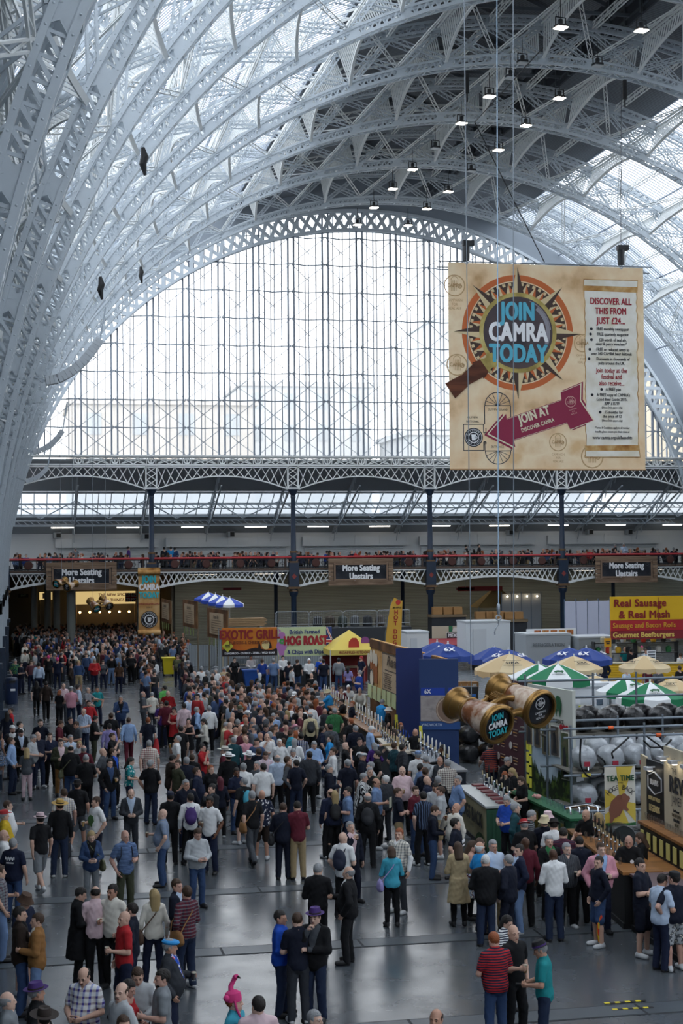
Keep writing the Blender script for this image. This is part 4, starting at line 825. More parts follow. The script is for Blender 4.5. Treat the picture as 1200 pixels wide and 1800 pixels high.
for k in range(14): p = A+(B-A)*(.52+.032*k); tag(put('empty_glass', EM, None, (p[0]+.15+.12*(k % 2), p[1]+.25, 1.085)), 'empty glass in the cluster on the low green counter', 'glass', 'empty glasses on the low green counter')
p = A+(B-A)*.4; t = thing('plush_pig', 'pink plush pig sitting on the low green counter', 'toy', (p[0]+.2, p[1]+.25, 1.145)); t.scale = (.5, .5, .5); g = MB(); g.sphere((0, 0, 0), (.2, .12, .12)); g.build('body', P('#d59a94', .8), t, smooth=60); g = MB(); g.sphere((-.2, -.02, .05), .1); g.tube([(-.28, -.04, .04), (-.33, -.05, .03)], .04, 8); g.build('head', P('#dba6a0', .8), t, smooth=60)

# ---- cask racking behind: scaffold, jacketed casks, bagged casks
JACK = P('#aeb3b8', .38, .25, .5, .35, 8., name='silver_jacket'); BAG = P('#17181b', .3, 0, .5, .4, 9., name='black_bag'); TAGR = P('#a3243a', .6)
def cask_mesh(m, name):
    rr = random.Random(5); g = MB(); n, prof = 36, [(.02, -.36), (.2, -.36), (.27, -.33), (.31, -.18), (.325, 0), (.31, .18), (.27, .33), (.2, .36), (.02, .36)]; V = []
    for r, z in prof:
        for j in range(n): a = 2*PI*j/n; q = r*(1+.05*math.sin(7*a+z*11)+.03*math.sin(17*a-z*31)+.012*rr.uniform(-1, 1)); V.append([q*math.cos(a), -z, q*math.sin(a)])
    g.add(V, [[i*n+j, (i+1)*n+j, (i+1)*n+(j+1) % n, i*n+(j+1) % n] for i in range(len(prof)-1) for j in range(n)]+[list(range(n)), [(len(prof)-1)*n+j for j in range(n)][::-1]]); return g.mesh(name, m, 70)
CKJ, CKB = cask_mesh(JACK, 'jacket'), cask_mesh(BAG, 'cover'); TG = MB().box((0, -.375, -.12), (.16, .02, .12)).mesh('red_tag', TAGR); TAPM = MB().tube([(0, -.36, -.2), (0, -.46, -.2), (0, -.48, -.27)], .02, 6).mesh('tap', CHROME, 40)
RY = 39.5
def cask(P_, rz, jk, label, group):
    t = thing('beer_cask', label, 'cask', P_, rz, group); put('jacket' if jk else 'cover', CKJ if jk else CKB, t)
    if jk: put('red_tag', TG, t); put('tap', TAPM, t)
for tier, z, pre in ((0, .72+.33, 'lower'), (1, 1.68+.33, 'upper')):
    for row in range(2):
        for k in range(5):
            q = atY(1026+k*47+row*22, 1400, RY+.5+row*.9); cask((q[0], q[1], z+row*.12), rnd.uniform(-.12, .05), 1, 'silver jacketed beer cask lying on the %s shelf of the scaffold rack, %s row' % (pre, ('front', 'back')[row]), 'silver jacketed casks, %s shelf %s row' % (pre, ('front', 'back')[row]))
for k in range(10): q = atY(1022+(k//2)*46+12*(k%2), 1290, RY+2.75+.85*(k % 2)); cask((q[0], q[1], 2.42+.34), rnd.uniform(-.3, .3), 0, 'black bagged cask on the top deck of the scaffold rack', 'black bagged casks on the top deck')
for k in range(5): q = atY(822+(k%3)*36, 1330, 54+.2*(k//3)); cask((q[0], q[1], .36+.62*(k // 3)), .3, 0, 'black bagged cask stacked right of the blue 6X panel', 'black bagged casks by the blue panel')
sc_ = thing('scaffold_rack', 'grey scaffold tube racking that holds the silver casks', 'rack', (atY(1010, 1400, RY)[0], RY, 0)); ox = sc_.location[0]
SCF = P('#7d868f', .4, .6, name='scaffold_tube'); WID = 5.2
for xx in (-.1, 1.97, 3.3, 5.2):
    for yy, h in ((0, 2.95), (1.9, 2.95), (3.8, 4.0)): g = MB(); g.tube([(xx, yy, .05), (xx, yy, h)], .035, 8); g.lathe([(.1, 0), (.1, .04), (.05, .06)], 10, Matrix.Translation((xx, yy, 0))); g.build('upright', SCF, sc_)
for z in (.66, 1.62, 2.62, 2.85):
    for yy in (0, 1.9): g = MB(); g.tube([(-.3, yy, z), (WID+.3, yy, z)], .035, 8); g.build('rail', SCF, sc_)
for z in (2.35, 3.3, 3.8): g = MB(); g.tube([(-.3, 3.8, z), (WID+.3, 3.8, z)], .035, 8); g.build('rail', SCF, sc_)
for z, a, c in ((.69, .1, 1.85), (1.65, .1, 1.85), (2.4, 2.3, 4.6)): g = MB(); g.box((WID/2, (a+c)/2, z), (WID, c-a, .04)); g.build('shelf_board', P('#6d6a62', .7), sc_)
for k in range(6): g = MB(); x = .3+k*.85; g.bar((x-.12, -.06, 1.62), (x+.12, -.06, 1.62), .04, .09); g.build('yellow_sleeve', P('#d8c63a', .6), sc_)
for k, x in enumerate((.95, 2.3, 4.4)): g = MB(); g.tube([(x, -.01, 2.85-.23*(k % 2)), (x+.14, -.01, 2.85-.23*(k % 2))], .05, 8); g.build('orange_cap', P('#e4632a', .5), sc_)
for k, pts in enumerate((((.15, 2.6), (.1, 1.9), (.35, 1.55), (.75, 1.6), (.85, 1.95), (.6, 2.15)), ((1.5, 2.6), (1.2, 2.35), (1.0, 2.2), (1.05, 2.05)), ((2.0, 2.6), (2.35, 2.35), (2.6, 2.1), (2.8, 1.8)), ((3.2, 2.6), (3.5, 2.3), (3.9, 2.1), (4.15, 2.25)), ((4.3, 2.6), (4.5, 2.35), (4.8, 2.35), (5.1, 2.2)), ((2.7, 2.5), (2.5, 2.3), (2.1, 2.3), (1.9, 2.5)), ((.7, 1.2), (.6, .95), (.9, .85), (1.1, 1.0)))):
    tt = np.linspace(0, 1, 25); P_ = np.array(pts); ts = np.linspace(0, 1, len(P_)); xs = np.interp(tt, ts, P_[:, 0]); zs = np.interp(tt, ts, P_[:, 1])
    for _ in range(3): xs[1:-1] = (xs[:-2]+2*xs[1:-1]+xs[2:])/4; zs[1:-1] = (zs[:-2]+2*zs[1:-1]+zs[2:])/4
    tag(MB().tube(np.stack([xs+ox, 0*xs+RY-.1, zs], 1), .025, 6).build('beer_hose', BLACKM, smooth=60), 'looped black beer hose hanging from the scaffold rail before the silver casks', 'hose', 'black hoses on the cask rack')

# ---- pull-up banner and the brains bar on the right
a, c = atY(1062, 1347, 34.5), atY(1117, 1450, 34.5); w, h = c[0]-a[0], a[2]-c[2]
t = thing('pull_up_banner', 'yellow and white TEA TIME banner with a brown pig before the silver casks', 'banner', ((a[0]+c[0])/2, 34.5, c[2]))
g = MB(); g.box((0, .01, h/2), (w, .015, h)); g.build('sheet', P('#dcd9cd', .7), t); g = MB(); YB = P('#d9bf4f', .7)
g.prism([(-.12*w, h-.02), (.42*w, h-.02), (.08*w, h*.45), (-.02*w, h*.45)], -.004, .004)
g.prism([(-.5*w, h*.62), (-.5*w, h*.30), (-.02*w, h*.42), (-.02*w, h*.45)], -.004, .004); g.prism([(.5*w, h*.36), (.5*w, h*.05), (.02*w, h*.36), (.05*w, h*.42)], -.004, .004); g.prism([(-.5*w, h*.2), (-.5*w, .0), (.3*w, .0), (.02*w, h*.36)], -.004, .004); g.build('ray_print', YB, t)
g = MB(); g.prism([(-.5*w, 0), (-.5*w, h*.05), (-.2*w, h*.06), (.2*w, h*.035), (.5*w, h*.05), (.5*w, 0)], -.01, .004); g.build('grass_print', P('#2d6a3a', .8), t)
g = MB(); K = w; Z0 = .05*h
g.prism([(x*K, Z0+z*K) for x, z in ((-.36, .0), (-.28, .0), (-.2, .14), (-.02, .22), (.1, .42), (.22, .34), (.28, .38), (.2, .5), (.24, .6), (.32, .72), (.3, .8), (.14, .86), (-.08, .86), (-.3, .66), (-.38, .4), (-.34, .2))], -.014, .005); g.ring(.12*K, Z0+.8*K, .001, .1*K, -.018, .003, 14); g.build('pig_print', P('#8a5a48', .8), t)
GRT = P('#1f5233', .7); text('TEA TIME', t, 0, h*.79, .16*w/.7, GRT, -.02, .9, .03); text('on the', t, 0, h*.72, .05*w/.7, INK, -.02, 1); around('HOGS BACK', t, 0, h*.35, .29*h, .15*w/.7, INK, PI/2, .2, -.02, 1, .8)
g = MB(); g.tube([(-w/2-.02, 0, h), (w/2+.02, 0, h)], .015, 8); g.build('top_bar', STEEL, t); g = MB(); g.tube([(0, .05, -c[2]), (0, .05, h)], .015, 6); g.box((0, .05, -c[2]+.03), (w, .25, .05)); g.build('stand', STEEL, t)
br, w = board('bar_sign', 'black BRAINS sign reading HOME OF WELSH LEGENDS at the right bar', 'sign', atY(1136, 1400, 33.2), atY(1167, 1400, 32.2), 1.35, P('#16171b', .5), 1.55, .06)
text('BRAINS', br, 0, .88, .17, P('#c9ccd2', .5), -.02, .8, .02); text('HOME OF WELSH', br, 0, .52, .12, P('#d5c48e', .6), -.02, .66, .02); text('LEGENDS', br, 0, .3, .2, P('#d5c48e', .6), -.02, .68, .03); X = w*.38
g = MB(); g.bars([(-X, -.01, .74), (-X, -.01, 1.0), (0, -.01, 1.12), (X, -.01, 1.0), (X, -.01, .74), (0, -.01, .62)], [(-X, -.01, 1.0), (0, -.01, 1.12), (X, -.01, 1.0), (X, -.01, .74), (0, -.01, .62), (-X, -.01, .74)], .02, .03, (0, 1, 0)); g.build('badge_outline', P('#aab0b8', .5), br)
rj, w = board('bar_sign', 'large cream THE REV JAMES sign at the right edge behind the bar', 'sign', atY(1167, 1400, 31.9), atY(1240, 1400, 29.6), 1.85, P('#bcb29a', .6), 1.5, .06)
text('THE', rj, -w*.22, 1.38, .16, INK, -.02, .9); text('REV', rj, -w*.17, 1.08, .48, INK, -.02, .95, .03); text('JAMES', rj, -w*.17, .76, .26, INK, -.02, .8); around('FINE ALE RESERVE', rj, -w*.2, .95, .68, .08, P('#6a604c', .7), PI/2, .1, -.02)
for k, s in enumerate(('In Honour', 'THE REV JAMES', 'ORIGINAL', 'RECIPE')): text(s, rj, -w*.17, .55-k*.1, .085, P('#6a604c', .7) if k % 2 else INK, -.02, .9, .01)
LEDW = P('#fff2d8', .5, emit=9., name='sign_lamp')
for par, xs, z in ((br, (0,), 1.2), (rj, (-w*.38, -w*.1, w*.2), 1.62)):
    for x in xs: g = MB(); g.box((x, -.16, z), (.22, .14, .07)); g.box((x, -.05, z+.03), (.03, .2, .03)); o = g.build('sign_light', P('#b9bcc0', .4), par); g = MB(); g.box((x, -.14, z-.042), (.18, .1, .012)); g.build('lamp_face', LEDW, o)
o, w = board('printed_wall', 'narrow cream printed side board left of the black BRAINS sign', 'sign', atY(1126, 1400, 34.), atY(1136, 1400, 33.4), 1.5, P('#b3a68a', .7), 1.4, .05)
# back shelf with notes
A, B = atY(1125, 1500, 32.9), atY(1235, 1500, 29.0)
bs = bar_counter('wooden back shelf with yellow notes under the bar signs', A, B, .5, 1.55, P('#1c1d20', .6), WOODT, name='back_bar'); w = bs['w']
for k in range(9): g = MB(); x = -w/2+.25+k*.42; g.box((x, -.03, 1.25), (.2, .02, .34)); g.build('yellow_note', P('#c6bf70', .85), bs)
g = MB(); g.box((0, -.22, .98), (w, .45, .06)); g.build('lower_shelf', WOODT, bs)
for k in range(22): p = A+(B-A)*(.03+.042*k); tag(put('empty_glass', EM, None, (p[0]+.2, p[1]+.2, 1.585)), 'clean upturned glass in the row on the wooden back shelf', 'glass', 'glasses on the back shelf')
# island bar
A, B, C_ = atZ(1000, 1545), atZ(1098, 1634), atZ(1215, 1708)
b1 = bar_counter('black fronted bar with brown top left of the bar staff, near end', A, B, .75, 1.12, BLACKM, WOODT); b2 = bar_counter('black fronted bar running off the right edge of the picture', B+[.12, -.12, 0], C_, .75, 1.1, BLACKM, P('#5a4a52', .4))
for t_, P0, P1, n in ((b1, A, B, 12), (b2, B, C_, 0)):
    for k in range(n): p = P0+(P1-P0)*(k+1.5)/(n+2); pump((p[0]+.38, p[1]+.35, 1.15), math.atan2(*(P1-P0)[1::-1]), 'k', 'black handled chrome beer pump on the near black fronted bar', 'black handled pumps on the near bar').scale = (.8, .8, .8)
for k in range(9): p = A+(B-A)*(.08+.1*k); tag(put('empty_glass', EM, None, (p[0]+.12, p[1]+.12, 1.15)), 'glass standing on the front edge of the near brown bar top', 'glass', 'glasses on the near bar')
p = A+(B-A)*.42; p = A+(B-A)*.14; t = thing('chrome_tap_tower', 'curved chrome tap tower at the far end of the near bar', 'beer tap', (p[0]+.38, p[1]+.35, 1.15)); g = MB(); g.tube([(-.5, 0, .55), (0, 0, .6), (.35, 0, .5)], .05, 10); g.tube([(0, 0, 0), (0, 0, .58)], .05, 10); g.build('column', CHROME, t, smooth=40)
for k in range(4): g = MB(); g.tube([(-.4+.22*k, -.02, .56), (-.4+.22*k, -.1, .5), (-.4+.22*k, -.12, .4)], .025, 8); g.build('tap', CHROME, t, smooth=40)
t = thing('keg', 'dark drum barrel behind the near bar beside the bald barman', 'barrel', atY(1090, 1490, 34.3)*[1, 1, 0]+[0, 0, .95]); g = MB(); g.lathe([(.02, -.2), (.3, -.2), (.33, -.15), (.33, .15), (.3, .2), (.02, .2)], 24, Matrix.Rotation(PI/2, 4, 'X')); g.build('drum', P('#2c3233', .4), t, smooth=40); g = MB(); g.box((0, 0, -.65), (.7, .4, .6)); g.build('stand', P('#26282c', .6), t)
# ---------------------------------------------------------------- umbrellas
HOGG = P('#14794e', .7); WCL = P('#eceff0', .75); NAVYC = P('#22408a', .7); TANC = P('#cdb48a', .8); CREAMC = P('#d6c29c', .8); BLUEC = P('#2f4fb4', .7)
def hog_logo(par, X, Z, s, col, y=-.01):
    g = MB(); g.prism([(X+a*s, Z+c*s) for a, c in ((-.5, -.1), (-.4, .12), (-.1, .25), (.2, .2), (.36, .26), (.5, .05), (.42, -.05), (.4, -.3), (.3, -.3), (.26, -.08), (-.2, -.1), (-.24, -.3), (-.34, -.3), (-.36, -.1))], y, .006); return g.build('hog_emblem', col, par)
def umbrella(label, px, py, Y, wpx, cols, group, kind, rot=0., pole=None, tilt=(0, 0), n=8):
    c = atY(px, py, Y); D = wpx*math.hypot(Y, c[0])/CF*math.cos(.0); r = D/2; H = r*.42; v = r*.2
    z0 = 0. if pole is None else pole; t = thing('parasol', label, 'umbrella', (c[0], c[1], z0), 0, group)
    head = put('canopy_frame', None, t, (0, 0, c[2]-z0)); head.rotation_euler = (tilt[0], tilt[1], rot)
    for j in range(n):
        g = MB(); a0, a1 = 2*PI*j/n, 2*PI*(j+1)/n; V = []; K = 5
        for i in range(K+1):
            f = i/K; rr = r*f; z = -H*(f**1.25)
            for s in range(5):
                b = s/4; a = a0+(a1-a0)*b; ch = math.cos((a1-a0)/2)/math.cos((b-.5)*(a1-a0)); V.append([rr*ch*math.cos(a), rr*ch*math.sin(a), z-.035*f*r*math.sin(PI*b)])
        for s in range(5): V.append([V[K*5+s][0]*1.01, V[K*5+s][1]*1.01, V[K*5+s][2]-v*(1 if kind != 'tan' else .6+.25*(s % 2))])
        g.add(V, [[i*5+s, (i+1)*5+s, (i+1)*5+s+1, i*5+s+1] for i in range(K+1) for s in range(4)])
        o = g.build('canopy_panel', cols[j % len(cols)], head, smooth=25)
        am = (a0+a1)/2; wa = (am+rot) % (2*PI)
        if math.sin(wa) < -.2 and kind and abs(math.cos(wa)) < .95:       # printed panels that face the hall
            pl = put('print', None, head, (r*.63*math.cos(am), r*.63*math.sin(am), -H*(.63**1.25)+.02)); sl = math.atan2(H*1.15, r)
            pl.rotation_euler = Euler((sl-PI/2, 0, am+PI/2)); 
            if kind == '6X' and j % 2: text('6X', pl, 0, 0, .34*r, WHITE, -.03, .95, .03)
            elif kind == 'tan' and j % 2: 
                text('SIBA', pl, 0, 0, .17*r, INK, -.03, 1.1, .01); g = MB(); g.box((0, -.03, .13*r), (.5*r, .006, .018)); g.box((0, -.03, -.13*r), (.5*r, .006, .018)); g.build('rule', INK, pl)
            elif kind == 'hog' and j % 2: hog_logo(pl, 0, .03*r, .3*r, P('#1f5a34', .6), -.03); text('HOGS BACK', pl, 0, -.14*r, .08*r, INK, -.03, .9)
    g = MB(); g.tube([(0, 0, 0), (0, 0, c[2]-z0+.06)], .024, 8); g.build('pole', P('#c9ccd0', .4), t); g = MB(); g.lathe([(.0, .1), (.03, .09), (.03, 0), (.06, -.02)], 10); g.build('finial', P('#dfe2e4', .4), head)
    g = MB()
    for j in range(n): a = 2*PI*j/n; g.bar((.03*math.cos(a), .03*math.sin(a), -.1), (r*.96*math.cos(a), r*.96*math.sin(a), -H-.02), .015, .015)
    g.build('rib', STEEL, head)
    if pole is None: g = MB(); g.lathe([(.25, 0), (.25, .05), (.05, .12)], 16); g.build('base', P('#8a8f94', .7), t)
GW = (HOGG, WCL)
umbrella('green and white parasol with hog emblems nearest the right edge above the silver casks', 1142, 1199, 48, 118, GW, None, 'hog', .22, .05)
umbrella('green and white parasol partly behind the nearest one at the right', 1098, 1192, 50.5, 100, GW, None, 'hog', .5)
umbrella('front green and white parasol above the pale hop photo wall', 980, 1167, 49, 116, GW, None, 'hog', .1)
umbrella('rear green and white parasol of the pair above the giant binoculars', 946, 1167, 52.5, 104, GW, None, 'hog', .45)
for k, (x, y, Y, w_, lb) in enumerate(((895, 1149, 60, 128, 'tan parasol behind the left green and white pair, leftmost of the tan ones'), (1008, 1153, 63, 100, 'tan parasol in front of the right blue 6X pair'), (1132, 1152, 66, 94, 'tan parasol beside the yellow counter of the sausage stall'), (1046, 1187, 57, 84, 'low tan parasol between the two green and white pairs'), (1182, 1192, 58, 84, 'tan parasol cut by the right edge of the picture'))):
    umbrella(lb, x, y, Y, w_, (TANC, CREAMC), 'tan parasols', 'tan', .2+.3*k)
for k, (x, y, Y, w_, lb, tl_) in enumerate(((787, 1131, 57.5, 94, 'front blue 6X parasol above the wide blue panel', .05), (768, 1128, 62, 86, 'rear blue 6X parasol above the blue panels', .0), (868, 1137, 67.5, 92, 'left blue 6X parasol behind the tan ones', 0), (893, 1141, 63.5, 96, 'blue 6X parasol half hidden by the leftmost tan one', 0), (1000, 1138, 69.5, 92, 'rear blue 6X parasol of the right pair', 0), (1030, 1138, 66.4, 92, 'front blue 6X parasol of the right pair', 0))):
    umbrella(lb, x, y, Y, w_, (NAVYC,), 'blue 6X parasols', '6X', .2+.25*k)
for k in range(4):
    umbrella('blue and white parasol in the row at far left, %s' % ('first from the left', 'second from the left', 'third from the left', 'rightmost and lowest')[k], 366+k*12.5, 1041+k*3.2, 104-k*2.3, 52, (BLUEC, WCL), 'blue and white parasols in a row', '', .2)
# ---------------------------------------------------------------- printed boards and food stalls at the back
def flatboard(name, label, cat, px0, px1, py0, py1, Y, mat, t=.05, legs=True, group=None):
    a, c = atY(px0, py0, Y), atY(px1, py1, Y); w, h = c[0]-a[0], a[2]-c[2]; o = thing(name, label, cat, ((a[0]+c[0])/2, Y, c[2]), 0, group)
    g = MB(); g.box((0, t/2, h/2), (w, t, h)); g.build('panel', mat, o)
    if legs:
        for s in (-1, 1): g = MB(); g.tube([(s*(w/2-.05), t+.03, -c[2]), (s*(w/2-.05), t+.03, h)], .035, 8); g.build('post', P('#b8a98c', .6), o)
    return o, w, h
EX = two_tone('cloud', ['#b9501f', '#d07a2c', '#c9a03a'], .6, .7, name='sunset_print')
o, w, h = flatboard('stall_sign', 'orange EXOTIC GRILL sign with animal silhouettes', 'sign', 390, 487, 1104, 1152, 87, EX)
g = MB(); g.box((0, -.01, h*.1), (w, .02, h*.2)); g.prism([(-w/2, h*.2)]+[(-w/2+w*k/10, h*(.24+.05*math.sin(k*1.3))) for k in range(11)]+[(w/2, h*.2)], -.012, .01); 
for x in (.18, .38): g.prism([(w*x-.1, h*.24), (w*x-.06, h*.4), (w*x-.1, h*.52), (w*x, h*.46), (w*x+.08, h*.28)], -.03, .01)
g.build('silhouette_print', P('#23181a', .8), o); g = MB(); g.ring(w*.30, h*.38, .001, h*.16, -.016, .008, 24); g.build('moon_print', P('#e6cf8c', .7), o)
text('EXOTIC GRILL', o, 0, h*.74, h*.44, P('#8e1f22', .7), -.03, .72, .03); text('BURGERS & CHEESY CHIPS', o, 0, h*.47, h*.15, P('#7a3a1c', .7), -.03, .8, .02); text('KANGAROO - OSTRICH - ZEBRA - WILD BOAR', o, 0, h*.1, h*.1, WHITE, -.03, .82, .02)
g = MB(); g.prism([(-w*.4-.32, h*.36), (-w*.4, h*.36+.34), (-w*.4+.32, h*.36), (-w*.4, h*.36-.34)], -.03, .012); g.build('diamond_badge', P('#c8c23c', .6), o); text('Billz', o, -w*.4, h*.38, .17, INK, -.045, .85, .02); text('OUTBACK', o, -w*.4, h*.3, .07, INK, -.045, .85, .01)
HR = P('#c9d6a6', .7); o, w, h = flatboard('stall_sign', 'pale green British Farmed HOG ROAST sign with a union flag edge', 'sign', 488, 583, 1103, 1152, 87, HR)
text('British Farmed', o, -.02, h*.83, h*.2, P('#27357a', .7), -.03, .86, .02); text('HOG ROAST', o, .04, h*.52, h*.42, P('#a3242e', .7), -.03, .60, .045); text('& Chips with Dips', o, .02, h*.14, h*.2, P('#27357a', .7), -.03, .82, .02)
g = MB(); X = w/2-.16; g.box((X, -.02, h/2), (.32, .02, h), 0)
for s in (-1, 1): g.bar((X-.14, -.035, h/2+s*h*.48), (X+.14, -.035, h/2+s*.12), .1, .01, (0, 1, 0), 1); g.bar((X-.14, -.05, h/2+s*h*.48), (X+.14, -.05, h/2+s*.12), .04, .01, (0, 1, 0), 2)
g.box((X, -.06, h/2), (.32, .01, .2), 1); g.box((X, -.07, h/2), (.32, .01, .12), 2); g.build('flag_print', [P('#243a7c', .7), WHITE, P('#b32733', .7)], o)
g = MB(); X = -w*.44; g.ring(X+.02, h*.35, .001, .3, -.02, .01, 20); g.ring(X+.04, h*.72, .001, .2, -.022, .01, 18); g.prism([(X-.1, .05), (X-.2, h*.3), (X+.2, h*.3), (X+.16, .05)], -.0175, .01); g.prism([(X-.1, h*.82), (X-.16, h*.97), (X, h*.88)], -.0165, .01); g.ring(X+.05, h*.52, .05, .16, -.035, .01, 14, m=1); g.build('pig_print', [P('#b878b4', .7), P('#3f9a4c', .7)], o)
def counter_stall(label, px0, px1, py_foot, h, front, top, back=None, name='stall_counter'):
    A, B = atZ(px0, py_foot), atZ(px1, py_foot); return bar_counter(label, A, B, .8, h, front, top, None, name)
cs = counter_stall('dark food counter with a glass hot cabinet under the orange EXOTIC GRILL sign', 398, 486, 1206, 1.05, P('#24272b', .6), P('#b8bec3', .3)); w = cs['w']
g = MB(); g.box((-.2, .3, 1.3), (1.6, .5, .42)); g.build('hot_cabinet', CLEAR, cs); g = MB(); g.box((-.2, .3, 1.12), (1.5, .44, .06)); g.box((-.2, .55, 1.52), (1.6, .05, .05)); 
for k in range(12): g.sphere((-.85+k*.115, .25, 1.17), .05, 8, 5, 1)
g.build('trays', [P('#9ea4a8', .3, .6), P('#b8b09a', .8)], cs)
counter_stall('dark food counter under the pale green HOG ROAST sign', 492, 580, 1206, 1.05, P('#1f2226', .6), P('#8f979d', .3))
g = MB(); g.box((0, 0, 1.5), (6.4, .1, 3.0)); a = atZ(487, 1195); tag(g.build('corrugated_screen', two_tone('slat', ['#6d757b', '#9aa2a8'], 3., .5, axis='X', name='corrugated_sheet'), None, (a[0], a[1]+2.2, 0)), 'grey corrugated screen behind the two food counters', 'screen')
g = MB(); a = atZ(352, 1171); g.box((0, 0, .7), (2.2, .08, 1.4)); tag(g.build('corrugated_screen', two_tone('slat', ['#7f878d', '#a9b1b6'], 3., .5, axis='X', name='corrugated_sheet'), None, (a[0], a[1], 0)), 'grey corrugated screen left of the orange EXOTIC GRILL sign', 'screen')
for nm, px, pf, wd, hh, mat, lb in (('wheelie_bin', 296, 1188, .72, 1.05, P('#d8c418', .5), 'bright yellow wheelie bin among the crowd at the left'), ('wheelie_bin', 450, 1209, 1.5, .95, P('#1f4f9c', .5), 'wide blue wheelie bin before the EXOTIC GRILL counter')):
    p = atZ(px, pf); t = thing(nm, lb, 'bin', p); g = MB(); v = np.array([[sx*wd/2*(.8 if z < .2 else 1), sy*.36*(.8 if z < .2 else 1), z] for sx in (-1, 1) for sy in (-1, 1) for z in (.12, hh)]); g.hexes(v[None]); g.build('body', mat, t)
    g = MB(); g.box((0, .02, hh+.04), (wd+.1, .84, .09)); g.tube([(-wd/2, .42, hh), (wd/2, .42, hh)], .03, 8); g.build('lid', mat, t)
    for s in (-1, 1): g = MB(); g.lathe([(.02, -.04), (.12, -.04), (.12, .04), (.02, .04)], 14, Matrix.Translation((s*wd*.36, .2, .12))@Matrix.Rotation(PI/2, 4, 'Y')); g.build('wheel', BLACKM, t)
p = atZ(20, 1237); t = thing('litter_bin', 'dark blue round litter bin with a slot beside the left column', 'bin', p); g = MB(); g.lathe([(.30, 0), (.32, .05), (.32, 1.05), (.0, 1.06)], 24); g.build('body', P('#172a4c', .4), t, smooth=40); g = MB(); g.lathe([(.33, 1.02), (.34, 1.2), (.28, 1.32), (.0, 1.36)], 24); g.build('lid', P('#132340', .35), t, smooth=40); g = MB(); g.box((.05, -.34, 1.13), (.3, .05, .11)); g.build('slot', BLACKM, t); g = MB(); g.box((.08, -.325, .72), (.24, .02, .11)); g.build('sticker', WHITE, t)
# gazebo
a = atZ(614, 1205); ZG = atY(614, 1149, a[1])[2]; t = thing('gazebo', 'yellow pop up gazebo with red logos and BIGAPPLEHOTDOGS valance', 'tent', a); GY = P('#dcc45e', .7); s = 1.35; zt = atY(614, 1107, a[1])[2]
g = MB(); g.add([(-s, -s, ZG+.3), (s, -s, ZG+.3), (s, s, ZG+.3), (-s, s, ZG+.3), (0, 0, zt), (-s, -s, ZG), (s, -s, ZG), (s, s, ZG), (-s, s, ZG)], [[0, 1, 4], [1, 2, 4], [2, 3, 4], [3, 0, 4], [5, 6, 1, 0], [6, 7, 2, 1], [7, 8, 3, 2], [8, 5, 0, 3]]); g.build('canopy', GY, t)
for x in (-s, s):
    for y in (-s, s): g = MB(); g.tube([(x, y, 0), (x, y, ZG+.3)], .03, 6); g.build('leg', P('#c8ccd0', .4), t)
text('BIGAPPLEHOTDOGS', t, .05, ZG+.15, .2, P('#8a2a2a', .7), -s-.02, .95, .02); g = MB(); g.prism([(-.3, ZG+.42), (-.28, ZG+.75), (-.1, ZG+.95), (.15, ZG+.95), (.3, ZG+.72), (.32, ZG+.42)], -s+.1, .01); g.build('logo', P('#c8402f', .7), t); g = MB(); g.ring(.72, ZG+.75, .001, .24, -s+.42, .01, 20); g.build('logo', P('#8a4a86', .7), t)
g = MB(); g.box((0, s*.9, 1.1), (2.6, .06, 2.0)); g.build('back_sheet', P('#7a2a2a', .8), t); counter_stall('red fronted counter under the yellow gazebo', 590, 640, 1204, 1.0, P('#8c2a2c', .6), P('#b7a58c', .5))
# feather flag
a = atZ(680, 1190); p0, p1 = atY(678, 1134, a[1]), atY(692, 1056, a[1]); t = thing('feather_flag', 'tall yellow HOT DOG feather flag between the gazebo and the white van', 'flag', a); hz_ = p1[2]
L = [(x, z) for x, z in ((-.05, 1.7), (-.05, 2.4), (.12, 3.6), (.26, 4.3), (.5, 4.75), (.8, hz_), (1.0, hz_), (.98, 4.3), (.86, 1.7))]; g = MB(); g.prism(L, 0, .015); g.build('sheet', P('#d0a23c', .7), t)
for k, ch in enumerate('HOTDOG'): text(ch, t, .53+.02*(3-k), 3.85-k*.33-(.16 if k > 2 else 0), .36, P('#a52a26', .7), -.02, .9, .03)
g = MB(); g.ring(.72, 4.45, .001, .15, -.02, .01, 16); g.build('logo', P('#b8352c', .7), t); text('BIG APPLE', t, .64, 4.13, .14, INK, -.02, .8, .02); g = MB(); g.tube([(-.08, .03, 0), (-.08, .03, 2.6), (.1, .03, 3.7), (.35, .03, 4.6), (.8, .03, hz_+.05)], .02, 6); g.lathe([(.3, 0), (.3, .04), (.04, .08)], 12, Matrix.Translation((-.08, .03, 0))); g.build('pole', STEEL, t)
# mexicana stall
a = atZ(790, 1172); Y = a[1]+2; o, w, h = flatboard('stall_sign', 'cream MEXICANA banner with green and red bands', 'sign', 759, 846, 1101, 1131, Y, P('#b9b09a', .75))
g = MB(); g.box((-.42, -.01, h/2), (.26, .02, h), 0); g.box((.62, -.01, h/2), (.26, .02, h), 1); g.box((.1, -.03, h*.47), (1.6, .02, h*.34), 2); g.box((.1, -.025, h*.47), (1.7, .01, h*.40), 3); g.prism([(-.35, h*.7), (-.2, h*.92), (.4, h*.92), (.55, h*.7)], -.02, .01, 3); g.prism([(-.35, h*.25), (-.2, h*.05), (.4, h*.05), (.55, h*.25)], -.02, .01, 3); g.build('band_print', [P('#25704a', .7), P('#c4353a', .7), P('#2c2a2c', .7), P('#d8d6d0', .7)], o); text('MEXICANA', o, .1, h*.47, h*.27, WHITE, -.05, .82, .03)
g = MB(); z0 = atY(790, 1139, Y-1)[2]; xx = (atY(733, 1130, Y)[0]-a[0], atY(846, 1130, Y)[0]-a[0]); z1 = z0+.55
